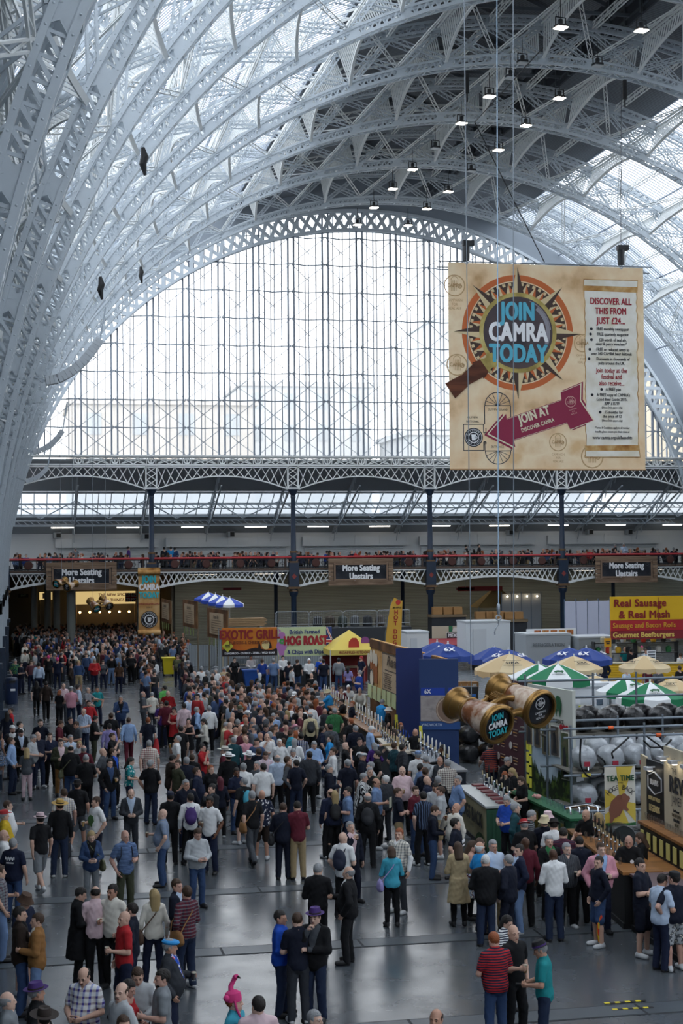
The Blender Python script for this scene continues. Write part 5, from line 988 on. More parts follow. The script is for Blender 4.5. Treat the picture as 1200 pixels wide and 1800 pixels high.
t = thing('awning', 'dark red stall awning below the MEXICANA banner', 'awning', (a[0], Y-.4, 0)); g.hexes(np.array([[(x, y, z) for x in xx for (y, z) in ((-1.3, z0), (-1.3, z0+.25), (.2, z1), (.2, z1+.04))]])); g.build('canopy', P('#8a2733', .7), t)
for x in xx:
    for y in (-1.25, .15): g = MB(); g.tube([(x+(.1 if x == xx[0] else -.1), y, 0), (x+(.1 if x == xx[0] else -.1), y, z0+.1)], .03, 6); g.build('leg', STEEL, t)
# sausage stall
a = atZ(1130, 1200); YS = a[1]+1.0; o, w, h = flatboard('stall_sign', 'big yellow and red Real Sausage Real Mash sign at the right edge', 'sign', 1072, 1240, 1049, 1121, YS, P('#e3b51c', .7), .06)
g = MB(); g.box((0, -.01, h*.32), (w, .02, h*.25), 0); g.box((0, -.01, h*.1), (w, .02, h*.2), 1); g.box((0, -.02, h*.445), (w, .012, .02), 1); g.box((-w*.0, -.025, h*.7), (.03, .012, h*.55), 1); g.build('band_print', [P('#b3242c', .7), P('#86242c', .7)], o)
MR = P('#8a1f1c', .7); text('Real Sausage', o, -w/2+.2, h*.84, h*.24, MR, -.04, 1.0, .03, 'LEFT'); text('& Real Mash', o, -w/2+.5, h*.57, h*.24, MR, -.04, 1.0, .03, 'LEFT'); text('Sausage and Bacon Rolls', o, -w/2+.12, h*.32, h*.17, P('#dca030', .7), -.04, .92, .01, 'LEFT'); text('Gourmet Beefburgers', o, -w/2+.12, h*.1, h*.165, P('#e8c86a', .7), -.04, .98, .03, 'LEFT')
cs = bar_counter('yellow plank fronted counter of the sausage stall', atZ(1058, 1206), atZ(1230, 1206), .8, 1.25, two_tone('slat', ['#b98d14', '#e0b428'], 3.4, .6, axis='Z', name='yellow_planks'), P('#b9b39c', .5), None, 'stall_counter')
t = thing('menu_stand', 'small white price stand on the yellow sausage counter', 'stand', (*atZ(1149, 1206)[:2], 1.28)); t.location[1] += .3; g = MB(); g.box((0, 0, .33), (.5, .06, .66)); g.build('frame', WHITE, t); g = MB()
for k in range(4): g.box((0, -.035, .12+k*.15), (.4, .01, .08))
g.build('price_strip', P('#5a6068', .7), t)
sh = thing('stock_shelf', 'back shelves of the sausage stall with coloured bags', 'shelf', (a[0]+.6, YS+1.6, 0)); g = MB()
for z in (.9, 1.5, 2.1): g.box((0, 0, z), (5.2, .5, .05))
for x in (-2.55, 0, 2.55): g.box((x, 0, 1.1), (.06, .5, 2.2))
g.build('shelf_frame', P('#2a2d31', .6), sh)
for k in range(16):
    c = ('#2f7a4c', '#b8b4a0', '#c23a2e', '#3a4656', '#d8b23a', '#c9cdd2', '#25282d')[k % 7]; tag(MB().lathe([(.14, 0), (.17, .1), (.16, .3), (.07, .36), (.0, .37)], 10, Matrix.Scale(1, 4)).build('stock_bag', P(c, .7), None, (sh.location[0]-2.3+.31*k, YS+1.55, 2.125 if k % 2 else 1.525), smooth=50), 'filled bag on the back shelves of the sausage stall', 'bag', 'stock bags on the sausage stall shelves')
o, w, h = flatboard('stall_notice', 'small orange notice left of the yellow and red sausage sign', 'sign', 1062, 1074, 1122, 1137, YS-.4, P('#e0a21c', .7)); g = MB(); g.box((0, -.02, h*.6), (w*.7, .01, h*.12)); g.box((0, -.02, h*.38), (w*.5, .01, h*.12)); g.build('print', INK, o)
# price board, screens, trailers, boxes
Y = 92; o, w, h = flatboard('price_board', 'white board of food photos and prices in red', 'sign', 925, 1012, 1106, 1123, Y, P('#dcdfe2', .6)); g = MB()
for k in range(5): g.box((-w*.28+k*w*.165, -.02, h*.62), (w*.13, .02, h*.5), k % 2)
g.build('photo_print', [two_tone('cloud', ['#5a2e1c', '#b0643a', '#7a8a3c'], 6., .6, name='food_print'), two_tone('cloud', ['#6a3a22', '#c08a4c', '#9a2c22'], 6., .6, name='food_print')], o)
for k, s_ in enumerate(('£7.00', '£6.00', '£4.50', '£4.50', '£5.00')): text(s_, o, -w*.28+k*w*.165, h*.2, h*.34, P('#b32a30', .6), -.03, .8, .03)
def screen(label, px0, px1, py0, py1, Y, n, mat):
    a, c = atY(px0, py0, Y), atY(px1, py1, Y); w, h = c[0]-a[0], a[2]; t = thing('fabric_screen', label, 'screen', ((a[0]+c[0])/2, Y, 0))
    for k in range(n): g = MB(); g.box((-w/2+(k+.5)*w/n, 0, h/2+.1), (w/n-.06, .04, h-.2)); g.build('fabric_panel', mat, t)
    for k in range(n+1): g = MB(); g.tube([(-w/2+k*w/n, .04, 0), (-w/2+k*w/n, .04, h+.15)], .04, 8); g.build('post', P('#5d6f86', .5), t)
    return t, w, h
screen('white fabric screen of tall panels left of the sausage sign', 992, 1072, 1057, 1120, 104, 4, P('#c9cde0', .7)); t, w, h = screen('grey fabric screen lit by small lamps under the gallery', 881, 951, 1044, 1106, 116.5, 4, P('#8f9499', .8))
for k in range(4): g = MB(); g.sphere((-w/2+(k+.5)*w/4, -.25, h-.2), .07, 10, 6); g.build('lamp', P('#ffe8c0', .5, emit=12., name='small_lamp'), t)
def van(label, px0, px1, py0, pf, mat, rib=False, name='trailer'):
    A, B = atZ(px0, pf), atZ(px1, pf); z = atY(px0, py0, A[1])[2]; w = B[0]-A[0]; t = thing(name, label, 'trailer', ((A[0]+B[0])/2, A[1], 0)); g = MB(); g.box((0, 1.1, z/2+.25), (w, 2.2, z-.5)); g.build('body', mat, t)
    g = MB(); g.box((0, 1.1, z-.02), (w+.06, 2.26, .1)); g.box((0, -.02, .55), (w, .06, .1)); g.build('trim', P('#b8bec3', .5), t)
    for s in (-1, 1): g = MB(); g.lathe([(.02, -.1), (.28, -.1), (.28, .1), (.02, .1)], 18, Matrix.Translation((s*w*.3, .2, .28))@Matrix.Rotation(PI/2, 4, 'Y')); g.build('wheel', BLACKM, t)
    if rib: g = MB(); g.box((-w*.2, -.03, z*.55), (w*.3, .03, z*.6)); g.build('door', P('#c3c8cd', .5), t)
    return t, w, z
van('white box trailer with a cooling unit behind the feather flag', 716, 757, 1111, 1183, P('#d5d8da', .5), True); van('long pale trailer behind the crane hook', 820, 905, 1093, 1178, P('#cfd5da', .5), True)
t, w, z = van('grey refrigeration trailer below the white price board', 925, 1012, 1115, 1186, P('#9aa1a7', .5)); text('REFRIGERATION', t, 0, z*.72, .3, P('#6b7278', .6), -.03, .9, .01)
t, w, z = van('grey refrigeration trailer behind the sausage sign post', 1018, 1092, 1120, 1186, P('#8d9499', .5)); text('REFRIGERATION', t, 0, z*.72, .28, P('#6b7278', .6), -.03, .9, .01)
for k, (x0, x1, lb) in enumerate(((905, 1000, 'white cold store cabin behind the left green parasols'), (1006, 1078, 'white cold store cabin pinned with notices, middle one'), (1082, 1160, 'white cold store cabin behind the nearest green parasol'))):
    A, B = atZ(x0, 1338), atZ(x1, 1338); w = B[0]-A[0]; z = atY(x0, 1196+6*k, A[1])[2]; t = thing('cold_store', lb, 'cabin', ((A[0]+B[0])/2, A[1], 0)); g = MB(); g.box((0, 1.2, z/2), (w, 2.4, z)); g.build('body', P('#d9dde1', .5), t)
    g = MB(); g.box((0, -.02, z-.12), (w, .06, .06)); g.box((w/2-.04, -.02, z/2), (.06, .06, z)); g.build('edge_trim', P('#b5bbc0', .4), t)
    if k:
        for q, (x, zz, c) in enumerate(((-.3, .8, '#d8d33c'), (-.45, 1.15, '#eef0f2'), (.1, 1.05, '#e6e8ee'), (.3, 1.1, '#5a6a7a'), (.45, .7, '#e9ebee'), (-.05, .62, '#eceef0'))): g = MB(); g.box((x*w*.8, -.02, z-1.45+zz*.7), (.24, .02, .2)); g.build('notice', P(c, .8), t)
CARD = P('#a57c4e', .85, var=.15, vscale=3, name='cardboard')
bm = MB(); bm.box((0, 0, .17), (.46, .36, .34)); bme = bm.mesh('carton', CARD); lb_ = MB().box((.06, -.185, .2), (.16, .01, .13)).mesh('paper_label', P('#d6d8d8', .8)); tp_ = MB().box((0, 0, .342), (.05, .36, .006)).mesh('tape', P('#8a6a44', .5))
for k in range(12):
    q = atZ(812+(k % 4)*9.6, 1300); t = thing('carton', 'brown carton in the stack behind the blue 6X panel', 'box', (q[0]+.02*(k % 3), q[1]+1.0, 1.2+.345*(k//4)), 0, 'brown cartons behind the blue panel'); put('carton_box', bme, t); put('paper_label', lb_, t); put('tape', tp_, t)
q = atZ(827, 1300); t = thing('trestle_table', 'white topped trestle under the brown cartons behind the blue panel', 'table', (q[0], q[1]+1.0, 0)); g = MB(); g.box((0, 0, 1.17), (2.6, .8, .05)); g.build('tabletop', P('#cfd3d6', .5), t)
for x in (-1.2, 1.2): g = MB(); g.box((x, 0, .57), (.06, .7, 1.15)); g.build('leg', STEEL, t)
q = atZ(821, 1325); t = thing('equipment_rack', 'black flight case rack with blue lit gear right of the blue panels', 'rack', q); g = MB(); g.box((0, 0, 1.25), (.75, .5, 2.5)); g.build('case', BLACKM, t); g = MB()
for k in range(5):
    for j in range(3): g.box((-.2+.2*j, -.27, 1.55+.16*k), (.14, .03, .09), (k+j) % 3)
g.build('panel_lights', [P('#2f6fc0', .4), P('#3a3d44', .4), P('#9aa3ad', .4)], t)
for k, (px, py, Y, n, lb) in enumerate(((785, 1075, 112, 3, 'brown carton in the pile at the right of the black gallery column'), (860, 1083, 112, 3, 'brown carton on the pile below the grey screen'), (892, 1080, 111, 3, 'large brown carton beside the crane hook'))):
    q = atY(px, py, Y)
    for j in range(n): t = thing('carton', lb, 'box', (q[0]+(j-1)*.75, Y, 2.4 if k else 2.8), .1*j, 'brown cartons piled under the gallery %d' % k); o = put('carton_box', bme, t); o.scale = (1.5, 1.5, 1.6)
    t = thing('storage_platform', 'dark covered storage stack under the brown cartons, %s' % ('by the black column', 'by the grey screen', 'by the crane hook')[k], 'stack', (q[0], Y, 0)); g = MB(); g.box((0, 0, 1.2 if k else 1.4), (2.6, 1.2, 2.4 if k else 2.8)); g.build('cover', P('#2a2d33', .8), t); g = MB(); g.box((0, -.02, 2.3 if k else 2.7), (2.7, 1.3, .2)); g.build('pallet', P('#7c6a52', .8), t)
a = atY(428, 1105, 96.5); t = thing('pallet_stack', 'flat stack of pale boards on trestles behind the EXOTIC GRILL sign', 'stack', (a[0], 96.5, 0)); g = MB(); 
for k in range(5): g.box((rnd.uniform(-.2, .2), 0, 3.0+.1*k), (2.4+.3*(k % 2), 1.2, .08))
g.build('boards', P('#a88a66', .8), t)
for x in (-1, 1): g = MB(); g.box((x, 0, 1.47), (.1, 1.0, 2.95)); g.build('trestle', STEEL, t)
bmsh = MB(); bmsh.tube([(-1.1, 0, 0), (-1.1, 0, 1.0), (-1.0, 0, 1.1), (1.0, 0, 1.1), (1.1, 0, 1.0), (1.1, 0, 0)], .022, 6); bmsh.tube([(-1.1, 0, .25), (1.1, 0, .25)], .018, 6)
for k in range(16): bmsh.tube([(-1.0+k*.133, 0, .25), (-1.0+k*.133, 0, 1.08)], .009, 5)
bmsh = bmsh.mesh('barrier_frame', P('#b9c0c6', .35, .6)); bft = MB(); [bft.box((x, 0, .02), (.05, .55, .04)) for x in (-.9, .9)]; bft = bft.mesh('barrier_foot', STEEL)
dk = thing('raised_platform', 'dark raised storage platform behind the HOG ROAST sign', 'platform', (*atZ(600, 1175)[:2], 0)); dk.location[1] = 101; g = MB(); g.box((0, 1.2, 1.25), (9.5, 3, 2.5)); g.build('deck', P('#33373c', .8), dk)
for k in range(4): a = atY(546+k*34, 1120, 100); t = thing('crowd_barrier', 'silver crowd barrier on the dark platform behind the yellow gazebo', 'barrier', (a[0]-1+k*1.0, 101.3, 2.5), 0, 'crowd barriers behind the gazebo'); put('barrier_frame', bmsh, t); put('barrier_foot', bft, t)
dk.location[0] = atY(598, 1120, 101)[0]
for k in range(6): a = atY(560+k*22, 1110, 102); tag(MB().lathe([(.3, 0), (.34, .2), (.3, .62), (.1, .75)], 10).build('covered_stock', P(('#23262a', '#3a3026', '#1f2a22', '#4a4d50')[k % 4], .8), None, (a[0], 102.4, 2.5), smooth=50), 'dark covered bundle on the platform behind the crowd barriers', 'bundle', 'covered bundles behind the barriers')
a = atY(845, 1040, 119); t = thing('market_tent', 'tan peaked tent roof deep under the gallery with a red edge', 'tent', (a[0]+1.2, 118.6, 0)); g = MB(); g.add([(-1.9, -1, 3.0), (1.9, -1, 3.0), (1.9, 1.4, 3.0), (-1.9, 1.4, 3.0), (0, .2, 4.7)], [[0, 1, 4], [1, 2, 4], [2, 3, 4], [3, 0, 4]]); g.build('roof', P('#8a7448', .8), t); g = MB(); g.box((-1.7, -1.05, 4.5), (3.6, .1, .35)); g.build('red_banner', P('#8c2a2a', .7), t)
for x in (-1.8, 1.8): g = MB(); g.tube([(x, -1, 0), (x, -1, 3.05)], .04, 6); g.build('leg', STEEL, t)
for px, lb in ((818, 'small red notice strip under the gallery right of the centre column'), (408, 'small red notice strip under the gallery above the blue parasols')):
    o, w, h = flatboard('notice_strip', lb, 'sign', px-16, px+16, 1033, 1037, 117.5 if px > 600 else 117.5, P('#7a2430', .7), .05, False); g = MB(); g.tube([(0, 0, h), (0, 0, 5.85-o.location[2])], .02, 6); g.build('hanger', STEEL, o)
# tan menu boards over the left bars, with hanging notes
for k, (x0, x1, y0, y1, Y, lb) in enumerate(((364, 398, 1066, 1124, 93, 'tan printed menu board under the blue and white parasols'), (321, 345, 1051, 1104, 101, 'tan printed menu board farther back left of the parasols'), (283, 299, 1050, 1095, 108, 'dim tan printed board behind the parchment banner'))):
    a, c = atY(x0, y0, Y), atY(x1, y1, Y); o, w = board('printed_board', lb, 'sign', atY(x0, y0, Y+3.4), atY(x1, y0, Y-1.2), a[2]-c[2]-.2, BROWNP, c[2], .08); h = a[2]-c[2]-.2
    g = MB(); g.box((0, -.02, h/2), (w*.7, .02, h*.72)); g.build('menu_print', MENU, o); text('Real Ale', o, 0, h*.72, .32, P('#6b5b4c', .8), -.05, 1.1, .01, shear=.3); g = MB()
    for j in range(7): g.box((0, -.04, h*.6-j*.14), (w*.5, .01, .03))
    g.build('list_print', P('#6a5844', .8), o)
    for x in (-w/2+.05, w/2-.05): g = MB(); g.tube([(x, .1, -c[2]), (x, .1, h)], .04, 6); g.build('post', P('#7a6a52', .7), o)
    for j in range(4): g = MB(); g.box((-w*.35+j*w*.22, -.02, -.25), (.26, .02, .45)); g.build('hanging_note', P('#7d8a52', .8), o)
A, B = atZ(287, 1128, 1.1), atZ(330, 1140, 1.1); bar_counter('far left bar below the tan menu boards', A, B, .7, 1.1, P('#3a3129', .7), P('#8f867a', .5))
# food stall deep in the left hall
Yf = 131.5; FIS = P('#e8c987', .6, emit=.55, name='lit_sign')
for px0, px1, py0, py1, ss, lb in ((133, 238, 1040, 1061, ('THE NEW SPICY', 'FISH THINGS'), 'warm lit sign of a food stall deep in the left hall'), (69, 92, 1041, 1054, ('UK',), 'small lit flag sign deep in the left hall')):
    o, w, h = flatboard('stall_sign', lb, 'sign', px0, px1, py0, py1, Yf, FIS, .1)
    if len(ss) > 1: text(ss[0], o, w*.12, h*.72, h*.3, MR, -.03, 1, .02); text(ss[1], o, w*.12, h*.3, h*.3, MR, -.03, 1, .02)
    g = MB(); X = w*.42 if len(ss) > 1 else 0; k_ = h*.7; g.box((X, -.02, h/2), (k_*1.2, .02, k_), 0)
    for s in (-1, 1): g.bar((X-k_*.55, -.035, h/2-s*k_*.45), (X+k_*.55, -.035, h/2+s*k_*.45), .14, .01, (0, 1, 0), 1); g.bar((X-k_*.55, -.045, h/2-s*k_*.45), (X+k_*.55, -.045, h/2+s*k_*.45), .06, .01, (0, 1, 0), 2)
    g.box((X, -.055, h/2), (k_*1.2, .01, .2), 1); g.box((X, -.055, h/2), (.2, .01, k_), 1); g.box((X, -.065, h/2), (k_*1.2, .01, .11), 2); g.box((X, -.065, h/2), (.11, .01, k_), 2); g.build('flag_print', [P('#27407c', .6), WHITE, P('#b32733', .6)], o)
c_ = bar_counter('glowing food counter deep in the left hall', (atY(130, 1100, Yf)[0], Yf), (atY(238, 1100, Yf)[0], Yf), .8, 1.1, P('#7c3a24', .7), P('#a98a5a', .5), None, 'stall_counter'); w = c_['w']
g = MB(); 
for k in range(6): g.sphere((-w/2+.5+k*(w-1)/5, .2, 2.6), .1, 10, 6)
g.build('warm_lamp', P('#ffc070', .5, emit=9., name='warm_lamp'), c_)
for px, py, lb in ((41, 1047, 'small dark exit sign on the far left wall'),): o, w, h = flatboard('exit_sign', lb, 'sign', px-9, px+9, py-3, py+3, 132.8, P('#23282a', .6), .05, False); text('EXIT', o, 0, h/2, h*.7, P('#8fae9c', .6), -.03, 1, .01)
# loudspeakers / projector boxes on the gallery wall and small cameras
for px, py in ((100, 941), (255, 943), (405, 939), (895, 936), (1035, 935), (1104, 935)):
    p = atY(px, py, 124.1); t = thing('wall_speaker', 'small grey box loudspeaker on the upper gallery wall', 'loudspeaker', p, .2, 'wall boxes along the upper gallery wall'); g = MB(); g.box((0, 0, 0), (.55, .4, .42)); g.build('body', P('#9aa1a7', .5), t); g = MB(); g.box((.08, -.22, 0), (.34, .04, .32)); g.build('front', BLACKM, t)
# yellow and black floor tape
for k, (a_, c_, lb) in enumerate((((1062, 1765), (1134, 1760), 'farther strip of yellow and black hazard tape on the floor'), ((1076, 1776), (1148, 1772), 'nearer strip of yellow and black hazard tape on the floor'))):
    A, B = atZ(*a_), atZ(*c_); d = (B-A); g = MB(); n = 8
    for j in range(n): g.bar(A+d*j/n+[0, 0, .016], A+d*(j+1)/n+[0, 0, .016], .07, .004, (0, 0, 1), j % 2)
    tag(g.build('hazard_tape', [P('#d8c62c', .5), P('#1c1d1f', .5)]), lb, 'tape')
# ================================================================ people: one continuous body each, grown from a posed skeleton
def nets(f, lo, hi, h):
    lo = np.array(lo, np.float32); n = np.ceil((np.array(hi)-lo)/h).astype(int)+1
    ax = [lo[i]+h*np.arange(n[i], dtype=np.float32) for i in range(3)]; X, Y, Z = np.meshgrid(*ax, indexing='ij'); D = f(X, Y, Z); I = D < 0
    c = [D[i:n[0]-1+i, j:n[1]-1+j, k:n[2]-1+k] for i in (0, 1) for j in (0, 1) for k in (0, 1)]; cnt = sum((q < 0).astype(np.int8) for q in c); act = (cnt > 0) & (cnt < 8)
    idx = -np.ones(act.shape, int); A = np.argwhere(act); idx[act] = np.arange(len(A)); cv = np.stack([q[act] for q in c], 1)
    off = np.array([[i, j, k] for i in (0, 1) for j in (0, 1) for k in (0, 1)], float); S_ = np.zeros((len(A), 3)); W_ = np.zeros(len(A))
    for a in range(8):
        for b in range(a+1, 8):
            if abs(off[a]-off[b]).sum() != 1: continue
            va, vb = cv[:, a], cv[:, b]; m = (va < 0) != (vb < 0); t = np.where(m, va/np.where(m, va-vb, 1), 0); S_ += m[:, None]*(off[a]+(off[b]-off[a])*t[:, None]); W_ += m
    V = lo+h*(A+S_/W_[:, None]); F = []
    for d in range(3):
        e = [slice(None)]*3; e0 = list(e); e1 = list(e); e0[d] = slice(0, n[d]-1); e1[d] = slice(1, n[d]); s0, s1 = I[tuple(e0)], I[tuple(e1)]; P_ = np.argwhere(s0 != s1); u, v = (d+1) % 3, (d+2) % 3
        P_ = P_[(P_[:, u] > 0) & (P_[:, v] > 0) & (P_[:, u] < n[u]-1) & (P_[:, v] < n[v]-1)]; q = []
        for du, dv in ((-1, -1), (0, -1), (0, 0), (-1, 0)): p = P_.copy(); p[:, u] += du; p[:, v] += dv; q.append(idx[p[:, 0], p[:, 1], p[:, 2]])
        q = np.stack(q, 1); fl = ~s0[P_[:, 0], P_[:, 1], P_[:, 2]]; q[fl] = q[fl][:, ::-1]; F.append(q)
    return V, np.concatenate(F)
f32 = np.float32
def rc(a, b, r1, r2=None):
    a, b = np.array(a, f32), np.array(b, f32); r2 = r1 if r2 is None else r2; d = b-a; L = max(float(d@d), 1e-9)
    def f(X, Y, Z):
        x, y, z = X-a[0], Y-a[1], Z-a[2]; t = np.clip((x*d[0]+y*d[1]+z*d[2])/L, 0, 1); return np.sqrt((x-t*d[0])**2+(y-t*d[1])**2+(z-t*d[2])**2)-(r1+(r2-r1)*t)
    f.lo = np.minimum(a-r1, b-r2); f.hi = np.maximum(a+r1, b+r2); return f
def ell(c, r):
    c, r = np.array(c, f32), np.array(r, f32)
    def f(X, Y, Z):
        x, y, z = (X-c[0])/r[0], (Y-c[1])/r[1], (Z-c[2])/r[2]; k0 = np.sqrt(x*x+y*y+z*z); k1 = np.sqrt((x/r[0])**2+(y/r[1])**2+(z/r[2])**2)+1e-6; return k0*(k0-1)/k1
    f.lo = c-r; f.hi = c+r; return f
def smin(a, b, k): h = np.maximum(k-np.abs(a-b), 0)/k; return np.minimum(a, b)-h*h*k*.25
def union(fs, k):
    def f(X, Y, Z):
        d = fs[0](X, Y, Z)
        for g in fs[1:]: d = smin(d, g(X, Y, Z), k)
        return d
    f.lo = np.min([g.lo for g in fs], 0); f.hi = np.max([g.hi for g in fs], 0); return f
def tomesh(name, V, F, nm=1, mi=None):
    me = bpy.data.meshes.new(name); me.vertices.add(len(V)); me.vertices.foreach_set('co', np.asarray(V, f32).ravel()); me.loops.add(F.size); me.loops.foreach_set('vertex_index', F.ravel().astype(np.int32))
    me.polygons.add(len(F)); me.polygons.foreach_set('loop_start', np.arange(0, F.size, 4, dtype=np.int32)); me.polygons.foreach_set('loop_total', np.full(len(F), 4, np.int32)); me.polygons.foreach_set('use_smooth', np.ones(len(F), bool))
    for _ in range(nm): me.materials.append(BASEM)
    if mi is not None: me.polygons.foreach_set('material_index', mi.astype(np.int32))
    me.update(calc_edges=True); return me
BASEM = P('#808080', .8)
N_ = lambda *a: np.array(a, float)
POSES = {}                               # arms as (elbow, wrist) for the right (-x) and left (+x) side; legs as knee, ankle
RX = (N_(.25, .04, 1.15), N_(.255, -.04, .90)); PT = (N_(.235, -.0, 1.14), N_(.13, -.25, 1.17)); FR = (N_(.245, -.03, 1.14), N_(.09, -.26, 1.10)); HP = (N_(.36, .09, 1.18), N_(.2, .0, .99))
PK = (N_(.28, .07, 1.16), N_(.20, -.07, .93)); DR = (N_(.26, -.16, 1.20), N_(.07, -.2, 1.43)); RE = (N_(.24, -.24, 1.24), N_(.2, -.5, 1.22)); CR = (N_(.235, -.07, 1.15), N_(-.05, -.2, 1.17)); DN = (N_(.25, -.14, 1.17), N_(.2, -.36, 1.02)); BH = (N_(.27, .12, 1.17), N_(.1, .2, .98)); CH_ = (N_(.21, -.16, 1.19), N_(.05, -.17, 1.47)); PO = (N_(.3, -.2, 1.36), N_(.32, -.48, 1.42))
ST = (N_(.105, -.02, .50), N_(.115, .02, .085)); ST2 = (N_(.13, -.05, .50), N_(.15, -.02, .085)); WF = (N_(.09, -.17, .52), N_(.085, -.27, .10)); WB = (N_(.09, .05, .49), N_(.09, .33, .17)); WF2 = (N_(.09, -.22, .53), N_(.085, -.22, .10))
#        right arm, left arm, right leg, left leg, head yaw, head pitch, lean
PD = {'R': (RX, RX, ST, ST2, 18, 0, 0), 'P': (PT, PK, ST, ST2, -12, 4, 0), 'F': (FR, FR, ST, ST, 0, 24, .03), 'W': (RX, (N_(.26, .12, 1.16), N_(.25, .12, .92)), WF, WB, 0, 4, .05), 'H': (PT, HP, ST2, ST, 20, 0, 0), 'D': (DR, RX, ST, ST2, 0, -6, 0),
      'E': (RE, DN, ST2, ST, -10, 14, .16), 'A': (CR, CR, ST2, ST2, -15, 5, 0), 'L': (DN, DN, ST, ST2, 0, 20, .30), 'K': (PK, PK, ST, ST2, 25, 0, 0), 'C': (CH_, CR, ST, ST, 0, 6, 0), 'O': (PO, RX, ST, ST2, -25, 0, 0), 'B': (BH, BH, ST, ST2, -18, 0, 0)}
BU = {'m': dict(sw=1, ch=(.165, .112), be=(.148, .110), pe=(.162, .120), by=0, h=1.), 'b': dict(sw=1.08, ch=(.192, .135), be=(.195, .165), pe=(.185, .145), by=-.035, h=1.), 'w': dict(sw=.88, ch=(.148, .108), be=(.128, .098), pe=(.170, .125), by=0, h=.94)}
def skel(pose, bu):
    ra, la, rl, ll, yaw, pit, lean = PD[pose]; b = BU[bu]; J = {}
    def xf(p): p = N_(*p); p[1] -= lean*max(0, p[2]-.95); p[2] -= lean*lean*.3*max(0, p[2]-.95); return p
    for s, arm, leg, n in ((-1, ra, rl, 'r'), (1, la, ll, 'l')):
        J['sh'+n] = xf((s*.176*b['sw'], .01, 1.425)); k = 1+(.35*(b['sw']-1) if bu == 'w' else .5*(b['sw']-1)); g = .02 if bu == 'b' else 0
        J['el'+n] = xf((s*(arm[0][0]*k+g), arm[0][1], arm[0][2])); w = arm[1].copy(); w[0] = w[0]*k+(g if w[0] > .15 else 0); w[1] -= (.05 if bu == 'b' and w[1] < -.1 else 0); J['wr'+n] = xf((s*w[0], w[1], w[2]))
        J['hp'+n] = N_(s*.085, .005, .92); J['kn'+n] = N_(s*leg[0][0], leg[0][1], leg[0][2]); J['an'+n] = N_(s*leg[1][0], leg[1][1], leg[1][2])
    J['neck'] = xf((0, .02, 1.50)); J['xf'] = xf; J['b'] = b; J['bu'] = bu; J['yaw'], J['pit'] = math.radians(yaw), math.radians(pit); return J
def torso(J, o):
    b, xf = J['b'], J['xf']; by = b['by']; fs = [ell(xf((0, .005, 1.28)), (b['ch'][0]+o, b['ch'][1]+o, .22+o)), ell(xf((0, by, 1.08)), (b['be'][0]+o, b['be'][1]+o, .19+o)), ell((0, .012, .94), (b['pe'][0]+o, b['pe'][1]+o, .15+o)), rc(xf((-.135*b['sw'], .012, 1.43)), xf((.135*b['sw'], .012, 1.43)), .056+o*.8)]
    if J['bu'] == 'w': fs += [ell(xf((s*.07, -.085, 1.27)), (.062+o, .06+o, .065+o)) for s in (-1, 1)]
    return fs
def body_fn(J):
    w = .9 if J['bu'] == 'w' else 1.; fs = torso(J, 0); fs.append(rc(J['xf']((0, .022, 1.43)), J['xf']((0, .005, 1.58)), .072*w, .056*w)); a = union(fs, .07); parts = [a]
    for n in 'rl':
        sh, el, wr, hp, kn, an = (J[k+n] for k in ('sh', 'el', 'wr', 'hp', 'kn', 'an')); mid = el+(wr-el)*.3
        parts.append(union([rc(sh, el, .054*w, .041*w), rc(el, mid, .042*w, .044*w), rc(mid, wr, .044*w, .028*w)], .02))
        calf = kn+(an-kn)*.32+N_(0, .016, 0); parts.append(union([rc(hp, kn, .092, .058), rc(kn, an, .055, .038), rc(kn+(an-kn)*.1, calf, .048, .048), rc(calf, an, .047, .036), rc(an+N_(0, .025, -.04), an+N_(0, -.12, -.05), .03, .024)], .03))
    return union(parts, .028)
def hand(wr, el, side, grip):
    d = (wr-el)/np.linalg.norm(wr-el); n = N_(-side, 0, 0)+(N_(0, .0, 0)); n = n-d*(n@d); n /= np.linalg.norm(n)
    if abs(d[0]) > .75: n = N_(0, .6, -.8); n = n-d*(n@d); n /= np.linalg.norm(n)
    w = np.cross(d, n); w *= np.sign(w[2]) if abs(w[2]) > .3 else -np.sign(w[1])          # thumb side: up, or forward when the arm hangs
    p = lambda a, b, c: wr+d*a+n*b+w*c; fs = [rc(p(-.02, 0, 0), p(.02, 0, 0), .026), rc(p(.02, 0, .02), p(.08, 0, .026), .016, .014), rc(p(.02, 0, -.018), p(.078, 0, -.026), .016, .013), rc(p(.02, 0, 0), p(.085, 0, 0), .017, .015)]; pal = union(fs, .02); fg = []
    cu = 1.15 if grip else .38
    for k, (c, L) in enumerate(((.031, .072), (.011, .080), (-.010, .074), (-.029, .058))):
        b0 = p(.084-.004*abs(k-1), 0, c); a1, a2 = cu*.8, cu*1.75; b1 = b0+(d*math.cos(a1)+n*math.sin(a1))*L*.5; b2 = b1+(d*math.cos(a2)+n*math.sin(a2))*L*.5; fg.append(union([rc(b0, b1, .0088, .0082), rc(b1, b2, .0082, .0068)], .004))
    t0, t1 = p(.02, .008, .03), p(.05, .03 if grip else .016, .052); t2 = t1+(d*.55+n*(.8 if grip else .2)+w*.1)*.036; th = union([rc(t0, t1, .0125, .0105), rc(t1, t2, .0105, .008)], .006)
    f = union([pal]+fg+[th], .007); V, F = nets(f, f.lo-.01, f.hi+.01, .0052); return V, F, wr+d*.075+n*.047
HEAD = None
